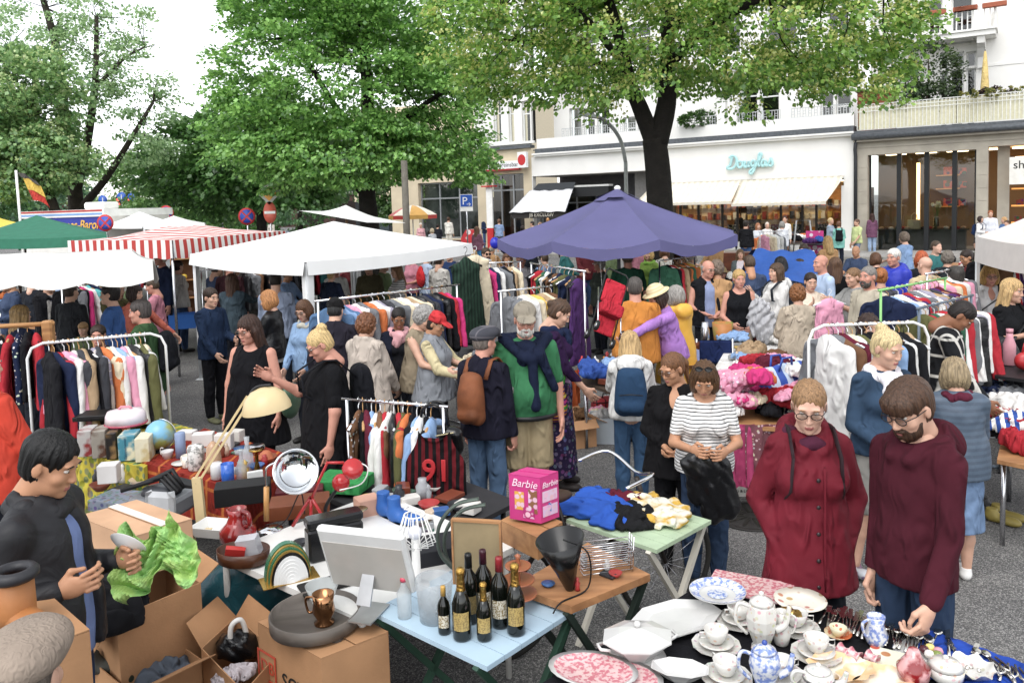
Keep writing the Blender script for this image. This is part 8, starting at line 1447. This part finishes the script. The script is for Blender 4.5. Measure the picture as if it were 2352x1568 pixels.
for a in((1021,1452,.21,'gold','smallest bottle with gold cap at the left end'),(1062,1464,.31,'sekt','gold foiled sparkling wine bottle second from the left'),(1113,1466,.25,'sekt','shorter gold foiled bottle with white label in the front middle'),(1080,1425,.31,'dark','dark bottle without foil behind the left sparkling wine'),(1113,1415,.31,'wine','wine bottle with purple capsule at the back'),(1150,1435,.31,'red','wine bottle with red capsule beside the right sparkling wine'),(1186,1452,.31,'sekt','gold foiled sparkling wine bottle at the right end')):bottle(*a)
e=emp('glass_jar',on(1000,1420,.752),0,'wide clear glass cylinder beside the bottles','jar');MB().lathe([(.07,0),(.085,.19),(.082,.19),(.067,.006)],28).ob('glass',mat('#b9c0c4',rough=.06,alpha=.4),e)
e=emp('plastic_bottle',on(930,1415,.752),0,'small clear plastic bottle with pink cap','bottle');MB().lathe([(.032,0),(.034,.11),(.014,.15),(.013,.165)],18).ob('body',mat('#cfd6d8',rough=.08,alpha=.45),e);MB().lathe([(.016,.166),(.016,.185),(0,.186)],14).ob('cap',gloss('#d0405a'),e)
e=emp('framed_board',on(1098,1345,.745),R(-12),'upright beige board in a thin wooden frame behind the bottles','board');MB().box((-.115,-.004,.01),(.115,.008,.32)).ob('panel',mat('#8f7c58',rough=.8),e)
for lo,hi in(((-.125,-.01,0),(-.1155,.02,.33)),((.1155,-.01,0),(.125,.02,.33)),((-.115,-.01,.3205),(.115,.02,.331)),((-.115,-.01,0),(.115,.02,.0095))):MB().box(lo,hi).ob('frame_bar',WOODL,e)
for i,dx in enumerate((0,38)):
 o=on(1035+dx,1320,.745);Yr=float(o[1]);e=emp('bronze_horn',o,0,('left' if i==0 else 'right')+' curved greenish bronze arch behind the framed board','ornament','bronze arches');MB().tube(smooth([at(x+dx*.4,y+dx*.35,Yr+.1*i)-o for x,y in((1050,1310),(1012,1270),(1008,1210),(1045,1160),(1100,1145))]),[.024,.024,.023,.022,.022,.021,.02,.02,.02,.02,.02,.02,.02,.019,.019,.018,.018,.018,.017,.017,.017,.017,.017,.017,.02],8,sq=.5).ob('arc',mat('#4f5a52',rough=.5,metal=.5,var=.25),e)
qbox('open wooden crate with printed emblem under the pink box',(1150,1195),(1235,1235),(1292,1200),.86,.12,WOODL,True,name='wooden_case');e,C,o=qbox('pink toy carton with white Barbie lettering on the wooden case',(1168,1088),(1240,1098),(1282,1084),1.13,.25,gloss('#c9287e',rough=.3,var=.05),True,name='toy_carton')
for k,sz,tx in((0,.06,.5),(1,.045,.5)):
 d=C[k+1]-C[k];az=atan2(d[1],d[0]);n=arr((sin(az),-cos(az),0));text('Barbie',sz,paint('#f0d0e0'),e,XF((*(C[k]*.5+C[k+1]*.5+n*.004)[:2],1.13-.06),(R(90),0,az)),ext=.001,shear=.3,label='white script style lettering reading Barbie');L=np.linalg.norm(d)
 for j,(u,v,w,h,c) in enumerate(((.18,.06,.3,.1,'#d9a02a'),(.62,.05,.28,.13,'#8a5a3a'),(.45,.02,.35,.06,'#b01f70')) if k==0 else((.1,.11,.8,.06,'#e0c0d8'),(.1,.03,.8,.06,'#d8b9dc'),(.4,.05,.15,.05,'#2a7ac0'))):p=C[k]+d*u+n*(.002+.001*j);panel(p,p+d*w,1.13-.25+v,1.13-.25+v+h,.001).ob('printed_patch',paint(c,pat='blobs',col2='#e6b0cc',ps=30),e)
e=emp('tiered_stand',on(1192,1375,.8),0,'three tier reddish wooden cake stand','cake stand');RWD=mat('#a05a34',rough=.3,coat=.3)
for r,z in((.085,.02),(.075,.085),(.06,.15)):MB().lathe([(0,z),(r,z+.004),(r,z+.01),(r*.9,z+.01),(0,z+.006)],26).ob('tier',RWD,e)
MB().lathe([(.02,0),(.012,.02),(.009,.15),(.014,.17),(.009,.19),(.016,.205),(0,.215)],14).ob('column',RWD,e)
e=emp('black_cone_lamp',on(1310,1352,.803),0,'large black cone shaped lamp standing on its tip','lamp');MB().lathe([(.02,0),(.025,.01),(.055,.11),(.06,.12),(.115,.26),(.11,.26),(.05,.1)],36,M=XF((0,0,0),(R(6),R(-10),0))).ob('cone',gloss('#121212',rough=.25),e);MB().tube(smooth([(-.03,-.05,.26),(.08,-.06,.2),(.08,-.03,.02),(-.05,-.12,.0),(-.09,-.16,-.03)]),.004,5).ob('cable',BLACK,e)
e=emp('wire_rack',on(1395,1318,.803),R(12),'chrome wire rack lying on the chipboard','rack')
for i in range(7):MB().tube([(-.12,.0,.01+i*.022),(.13,.0,.01+i*.022),(.13,.07,.01+i*.022),(-.12,.07,.01+i*.022)],.003,5,closed=True).ob('wire',CHROME,e)
for i in range(3):MB().tube([(.13,.03*i,.0),(.14,.03*i,.17)],.004,5).ob('upright',CHROME,e)
for i,(x,y,c,p,lb,s) in enumerate(((1385,1170,'#1f4fa8',None,'blue and white sports jacket on the pale green table',2.0),(1440,1165,'#5c1428',None,'dark red garment on the pale green table',1.5),(1500,1180,'#d9d6c4','noise','colourful printed cloth on the pale green table',1.7),(1455,1195,'#1a1a1c',None,'black garment at the front of the pale green table',1.3))):ob('folded_jacket' if i==0 else 'folded_garment',crumple_tpl(i),cloth(c,pat=p,col2='#c49a2a',ps=12) if p else cloth(c),loc=on(x,y,.765),rot=i*1.3,scale=(s*.85,s*.8,.75),label=lb,cat='garment')
o=arr((*on(1500,1420,0)[:2],0));e=emp('bicycle',o,R(24),'old dark bicycle parked between the chipboard and green tables','bicycle');BM=mat('#2a211c',rough=.4)
for x in(.1,-1.0):
 w=MB().tube([(x+.33*cos(a),0,.34+.33*sin(a)) for a in[i*pi/20 for i in range(40)]],.018,8,closed=True).ob('wheel',mat('#1a1815',rough=.8),e)
 for k in range(14):a=k*pi/7;MB().tube([(x,0,.34),(x+.32*cos(a),0,.34+.32*sin(a))],.0015,4).ob('spoke',STEEL,w)
for P in([(.1,0,.34),(-.05,0,.75),(-.1,0,.92)],[(-.06,0,.72),(-.5,0,.4),(-1.0,0,.34)],[(-.5,0,.4),(-.65,0,.85)],[(-.07,0,.8),(-.62,0,.75)],[(-.64,0,.78),(-1.0,0,.34)]):MB().tube(P,.015,8).ob('frame_tube',BM,e)
MB().tube(smooth([(-.35,-.28,.98),(-.15,-.25,1.02),(-.1,0,.95),(-.15,.25,1.02),(-.35,.28,.98)]),.011,6).ob('handlebar',CHROME,e);MB().box((.06,-.03,.5),(.2,.03,.55),bev=.01).ob('reflector',gloss('#e07a10'),e);V,F=sdf([E_((-.68,0,.9),(.13,.07,.035),.02)],.012);ob('saddle',mk('saddle',V,F),mat('#3a2417',rough=.5),e)
e=emp('black_handbag',on(1000,1000,1.0),R(-14),'large glossy black leather handbag hanging at the low rail end','handbag');V,F=sdf([E_((0,0,-.07),(.2,.075,.13),.04),C_((-.15,0,.02),(.15,0,.02),.05,.05,.04)],.011,fold=.006,fs=30);ob('bag',mk('hb',V,F),mat('#0e0e10',rough=.2,var=.05,bump=.3,bs=12),e);MB().bar((-.16,-.075,-.02),(.16,-.075,.05),.012,.004).ob('pale_zip',mat('#c9b98a'),e)
for s in(-1,1):MB().tube(smooth([(-.09,s*.04,.05),(-.07,s*.04,.2),(.05,s*.04,.22),(.09,s*.04,.05)]),.011,6).ob('handle',mat('#0e0e10',rough=.25),e)
for i,(x,y) in enumerate(((897,1192),(922,1205))):
 e=emp('blue_sneaker',on(x,y,.72),R(60),('rear' if i==0 else 'front')+' blue high top sneaker with white sole','shoe','blue sneakers');V,F=shoe_tpl(0,.05);ob('upper',tpl('snk',lambda:mk('snk',V,F)),mat('#1f5fae',rough=.5),e,loc=(0,0,.01));MB().lathe([(.11,0),(.112,.012),(.108,.02)],24,sx=.45).ob('sole',WHITE,e,loc=(0,-.04,0));MB().tube([(-.02,-.06,.09),(.02,-.06,.09),(-.02,-.04,.11),(.02,-.04,.11)],.005,5).ob('laces',WHITE,e)
def bx(name,x,y,z,s,rz,m,label,cat='box',bev=.004):return MB().box((-s[0]/2,-s[1]/2,0),(s[0]/2,s[1]/2,s[2]),bev=bev).ob(name,m,loc=on(x,y,z),rot=R(rz),label=label,cat=cat)
for a in(('brown_case',690,1178,.72,(.36,.2,.09),12,mat('#7a3d1a',rough=.5),'flat tan leather case behind the red tripod lamp','case'),('black_bag',560,1150,.75,(.34,.16,.12),15,mat('#141416',rough=.6),'flat black camera bag in front of the red cloth table','bag'),('green_jacket',790,1120,.73,(.34,.24,.08),-15,cloth('#2a8a45'),'bright green sports jacket behind the red lamps','jacket'),('dark_red_case',690,1140,.73,(.3,.18,.07),10,mat('#5c1420',rough=.5),'dark red folded case behind the reflector lamp','case'),('black_suitcase',1005,1285,.72,(.3,.22,.1),20,mat('#1c1c24',rough=.6),'dark suitcase behind the wire lamp','suitcase'),('pink_carton',845,1185,.72,(.14,.12,.12),30,card('#c99a84'),'small pale pink carton beside the black case'),('camera',975,1225,.72,(.11,.06,.07),10,mat('#8f9296',rough=.3,metal=.6,pat='blobs',col2='#1a1a1c',ps=20),'old silver camera behind the wire lamp','camera'),('fax_machine',272,1162,.72,(.28,.22,.07),-15,mat('#6a7280',rough=.5,pat='blobs',col2='#3a404a',ps=34),'grey fax telephone behind the taped box','telephone'),('white_carton',252,1105,.72,(.13,.11,.13),10,paint('#d5d3d0'),'small white carton in front of the yellow cloth'),('framed_picture',232,955,.98,(.3,.22,.03),8,BLACK,'upper black picture frame of the stack','picture frame'),('framed_picture',228,958,.94,(.32,.25,.035),3,BLACK,'lower black picture frame of the stack','picture frame')):bx(*a)
for i,(x,w,h,c,c2,lb) in enumerate(((205,.1,.2,'#b9b6b2','#8a2a2a','grey and red book box leftmost on the yellow cloth'),(237,.1,.21,'#9a9488','#5a3a2a','pale printed box second on the yellow cloth'),(265,.07,.2,'#1f1b18','#8a6a3a','black and amber box third on the yellow cloth'),(300,.12,.19,'#3a8a9e','#d8d2b4','blue and cream Elektromesser carton fourth on the yellow cloth'),(335,.1,.18,'#d8d2b4','#b9a878','cream carton beside the globe'))):
 o=bx('standing_box',x,1040+i*3,.755,(w,.2,h),12,mat(c,rough=.5,pat='noise',col2=c2,ps=9),lb)
 if i==3:text('Elektromesser',.028,paint('#1f5f78'),o,XF((.0,-.102,.095),(R(90),R(-90),0)),ext=.001)
e=emp('cake_box',on(290,975,.95),R(10),'white and pink plastic cake carrier on the boxes','cake carrier');MB().lathe([(.13,0),(.14,.01),(.14,.02)],30,sx=1.15).ob('base',gloss('#b5405a'),e);MB().lathe([(.135,.021),(.13,.08),(.115,.115),(.06,.125),(0,.126)],30,sx=1.15).ob('dome',mat('#e3d5d9',rough=.25),e);MB().tube([(-.05,0,.125),(-.03,0,.145),(.03,0,.145),(.05,0,.125)],.01,6).ob('handle',mat('#d58a9a'),e)
e=emp('globe',on(370,1035,.76),0,'blue terrestrial globe with green and ochre land','globe');MB().ball((0,0,.13),.115,28).ob('sphere',gloss('#6fb0d0',rough=.3,pat='noise',col2='#9aa04a',ps=5.5),e);MB().lathe([(.07,0),(.06,.01),(.015,.015)],20).ob('base',DARKM,e);MB().tube([(.125*sin(a),0,.13+.125*cos(a)) for a in[i*pi/12 for i in range(13)]],.004,5).ob('meridian',STEEL,e)
def kit(name,x,y,prof,m,label,cat,handle=None,n=22,z=.757):
 e=emp(name,on(x,y,z),R(rnd.uniform(150,230)),label,cat);MB().lathe(prof,n).ob('body',m,e)
 if handle:MB().tube(smooth(handle),.005,6).ob('handle',m,e)
MUG=[(.035,0),(.04,.004),(.04,.09),(.037,.09),(.035,.008),(0,.008)];MH_=[(.038,0,.075),(.065,0,.07),(.065,0,.03),(.038,0,.02)]
kit('mug',385,1052,[(.03,0),(.045,.05),(.047,.06),(.043,.06),(0,.01)],gloss('#c9c4c2'),'grey white bowl shaped cup below the globe','cup',MH_);kit('mug',378,1030,MUG,gloss('#d0cccc'),'pale mug right below the globe','mug',MH_);kit('mug',432,1072,MUG,gloss('#e0d8c8'),'cream mug with handle on the red cloth','mug',MH_)
kit('grey_canister',416,1050,[(.038,0),(.038,.19),(.03,.195),(0,.195)],mat('#7f92b5',rough=.4),'tall blue grey canister on the red cloth','canister');kit('blue_cup',524,1110,[(.035,0),(.042,.004),(.044,.14),(.04,.14),(.035,.01)],gloss('#1f5fc0'),'bright blue plastic beaker with white lid','beaker');kit('white_cup',500,1100,[(.03,0),(.045,.01),(.045,.1),(.03,.12)],gloss('#d0cecb'),'pale ribbed jar left of the blue beaker','jar')
kit('tile_clock',452,1078,[(.05,0),(.06,.01),(.06,.16),(.05,.18),(0,.19)],gloss('#dcd9d4',pat='noise',col2='#8a8a86',ps=40),'white pot with grey lace pattern on the red cloth','pot',MH_);kit('coffee_jug',492,1082,[(.06,0),(.062,.03),(.045,.18),(.03,.2),(.01,.22)],gloss('#b08a68'),'tan coffee jug behind the desk lamp arm','jug',MH_)
kit('decanter',556,1100,[(.04,0),(.042,.08),(.012,.15),(.014,.2),(.022,.21)],mat('#c9cfd2',rough=.05,alpha=.5),'clear glass decanter beside the brass candlestick','decanter');kit('decanter',570,1078,[(.04,0),(.042,.1),(.014,.18),(.02,.24)],mat('#c9cfd2',rough=.05,alpha=.5),'second clear glass decanter behind the first','decanter');kit('candlestick',592,1100,[(.045,0),(.03,.02),(.012,.04),(.02,.08),(.012,.12),(.014,.19),(.05,.205),(.05,.212),(0,.205)],mat('#b08a32',rough=.2,metal=1),'tall turned brass candlestick','candlestick')
kit('terracotta_bowl',612,1062,[(.04,0),(.075,.04),(.078,.05),(.05,.03),(.045,.07),(.02,.09),(0,.09)],mat('#b5623a',rough=.6),'terracotta bowl with orange dome behind the candlestick','bowl');kit('metal_tin',590,1040,[(.06,0),(.062,.06),(.055,.065),(0,.065)],STEEL,'shallow steel tin behind the candlestick','tin')
for i,(x,y,c,s,lb) in enumerate(((468,1022,'#d8d5d0',(.16,.1,.1),'white carton left of the lamp arm'),(516,1030,'#d5d0c8',(.13,.09,.12),'white carton with red moose print right of the lamp arm'),(430,1008,'#dedcd8',(.14,.1,.07),'low white carton behind the grey canister'),(545,1012,'#cfcac2',(.1,.08,.09),'small pale carton at the back of the red cloth'))):bx('white_carton',x,y,.757,s,10-i*9,paint(c),lb)
bx('book',588,1125,.757,(.1,.03,.13),25,paint('#cfcfcc'),'pale book standing before the brass candlestick','book');bx('black_tripod_bag',415,1128,.74,(.36,.08,.08),-32,mat('#121214',rough=.6),'bundle of black rods leaning before the red cloth','bag');bx('photo_frame',745,1345,.745,(.24,.14,.012),30,mat('#1a1816'),'flat black photo frame in front of the arched lamp','photo frame')
for i,(x,y) in enumerate(((805,1188),(828,1175))):put('pan_scale',[(.01,0),(.045,.02),(.043,.022),(.0,.006)],mat('#b5a888',rough=.25,metal=1),x,y,('left' if i==0 else 'right')+' small brass dish beside the black case','dish',20,.8,group='small brass dishes')
e=emp('printer',on(375,1172,.74),R(-14),'grey printer with rounded lid behind the taped box','printer');MB().box((-.17,-.12,0),(.17,.12,.11),bev=.02).ob('body',mat('#6f7276',rough=.4),e);MB().box((-.02,-.14,.02),(.18,-.1,.17),bev=.03).ob('front_tray',mat('#a9abad',rough=.35),e);MB().lathe([(.13,0),(.12,.03),(.05,.045),(0,.046)],24,sy=.8).ob('lid',mat('#3a3c40',rough=.3),e,loc=(-.02,.02,.11))
for k in range(4):MB().tube([(-.22+.02*k,-.1+.05*k,.15),(-.02+.03*k,.02,.2+.02*k),(.14,-.06+.03*k,.14)],.014,6).ob('strap',mat('#141416',rough=.6),e)
b=bigbox('white_carton',1700,1125,0,.2,.16,.26,R(-8),paint('#cfccc4'),'white removal carton with OMS lettering on the ground','box',False);text('OMS',.15,mat('#1c1a18'),b,XF((0,-.163,.09),(R(90),0,0)),ext=.001,label='dark lettering reading OMS');text('UMZUG & LOGISTIK',.035,mat('#1c1a18'),b,XF((0,-.163,.04),(R(90),0,0)),ext=.001,label='small lettering reading UMZUG & LOGISTIK')
BB=random.Random(11)
def junk(px,z,n,where,grp,s=1.0):
 f=inquad([on(x,y,z) for x,y in px],z,0);K=('bowl','box','book','jar','figurine','dish');CL=(('#d8d4cc','white'),('#2a2b30','black'),('#7a3a24','brown'),('#2f5f9a','blue'),('#a82c2a','red'),('#c9a64a','yellow'),('#5f7f6a','green'),('#9a9da0','grey'),('#c9b39a','beige'));L=[(f(BB,i),BB.choice(K),BB.choice(CL)) for i in range(n)];L.sort(key=lambda q:proj(q[0])[0]);cn={}
 for p,k,(c,nm) in L:
  q=cn[(k,nm)]=cn.get((k,nm),0)+1;m=gloss(c,rough=.35) if k!='book' else paint(c);b=MB();u=s*BB.uniform(.8,1.3)
  if k=='bowl':b.lathe([(.03*u,0),(.06*u,.04*u),(.057*u,.04*u),(.0,.01)],18)
  elif k=='dish':b.lathe([(.05*u,0),(.075*u,.012),(.0,.008)],18)
  elif k=='jar':b.lathe([(.03*u,0),(.035*u,.07*u),(.02*u,.09*u),(.022*u,.11*u),(0,.11*u)],16)
  elif k=='figurine':b.lathe([(.03*u,0),(.02*u,.03*u),(.028*u,.07*u),(.012*u,.09*u),(.02*u,.115*u),(0,.135*u)],12)
  elif k=='box':b.box((-.06*u,-.04*u,0),(.06*u,.04*u,.05*u),bev=.004)
  else:b.box((-.05*u,-.075*u,0),(.05*u,.075*u,.022*u),bev=.003)
  b.ob(k if k!='box' else 'small_box',m,loc=p,rot=BB.uniform(0,6.3),label='%s%s %s %s'%('' if q==1 else ORD[q-1]+' ',nm,'small box' if k=='box' else k,where),cat=k,group=grp)
junk([(790,1160),(990,1230),(1150,1155),(960,1085)],.715,26,'on the dark display table','bric-a-brac on the dark display table');junk([(560,1275),(800,1370),(960,1290),(740,1200)],.745,12,'on the white front table','bric-a-brac on the white table',.7);junk([(370,1060),(560,1115),(660,1055),(480,1000)],.757,20,'on the red cloth table','bric-a-brac on the red cloth',.8)
junk([(1335,872),(1420,900),(1490,832),(1400,820)],.76,18,'on the toy table','bric-a-brac on the toy table',.9);junk([(1580,715),(1700,725),(1730,692),(1600,684)],.79,16,'on the rear brown table','bric-a-brac on the rear brown table',1.2);junk([(1670,666),(1785,670),(1790,650),(1680,647)],.77,14,'before the blue tarpaulin','bric-a-brac before the tarpaulin',1.4);junk([(180,1125),(330,1150),(350,1110),(240,1085)],.6,10,'on the ground shelf before the yellow cloth','bric-a-brac before the yellow cloth',1.1)
junk([(1650,845),(1760,862),(1860,780),(1710,762)],.765,12,'on the white linen table','bric-a-brac on the white linen table');junk([(1190,1330),(1310,1375),(1470,1312),(1350,1255)],.803,7,'on the chipboard','bric-a-brac on the chipboard',.5)
for i,(x,y,z,c,s,lb) in enumerate(((262,1400,.72,'#17171a',1.5,'black printed cloth spilling out of the open box'),(235,1545,.4,'#4a4a44',1.0,'dark grey shoe in the flattened box'),(300,1560,.38,'#2f352a',1.0,'olive shoe in the flattened box'),(365,1555,.36,'#59626e',1.0,'grey cloth in the flattened box'),(480,1400,.35,'#c9c4c8',1.1,'white and pink wrapping scrap under the lamp clamp'),(500,1385,.3,'#5a1a22',1.2,'dark red cloth under the white table'),(492,1350,.4,'#2a3a6a',1.1,'blue printed plastic under the lamp clamp'),(538,1555,.42,'#b9b0b4',.6,'pale plastic wrapping in the small open box'))):ob('crumpled_cloth' if i not in(1,2) else 'old_shoe',crumple_tpl(i%6) if i not in(1,2) else tpl(('shoem',0),lambda:mk('shoe',*shoe_tpl(0))),cloth(c),loc=on(x,y,z),rot=(0,0,i*1.7),scale=s,label=lb,cat='shoe' if i in(1,2) else 'cloth')
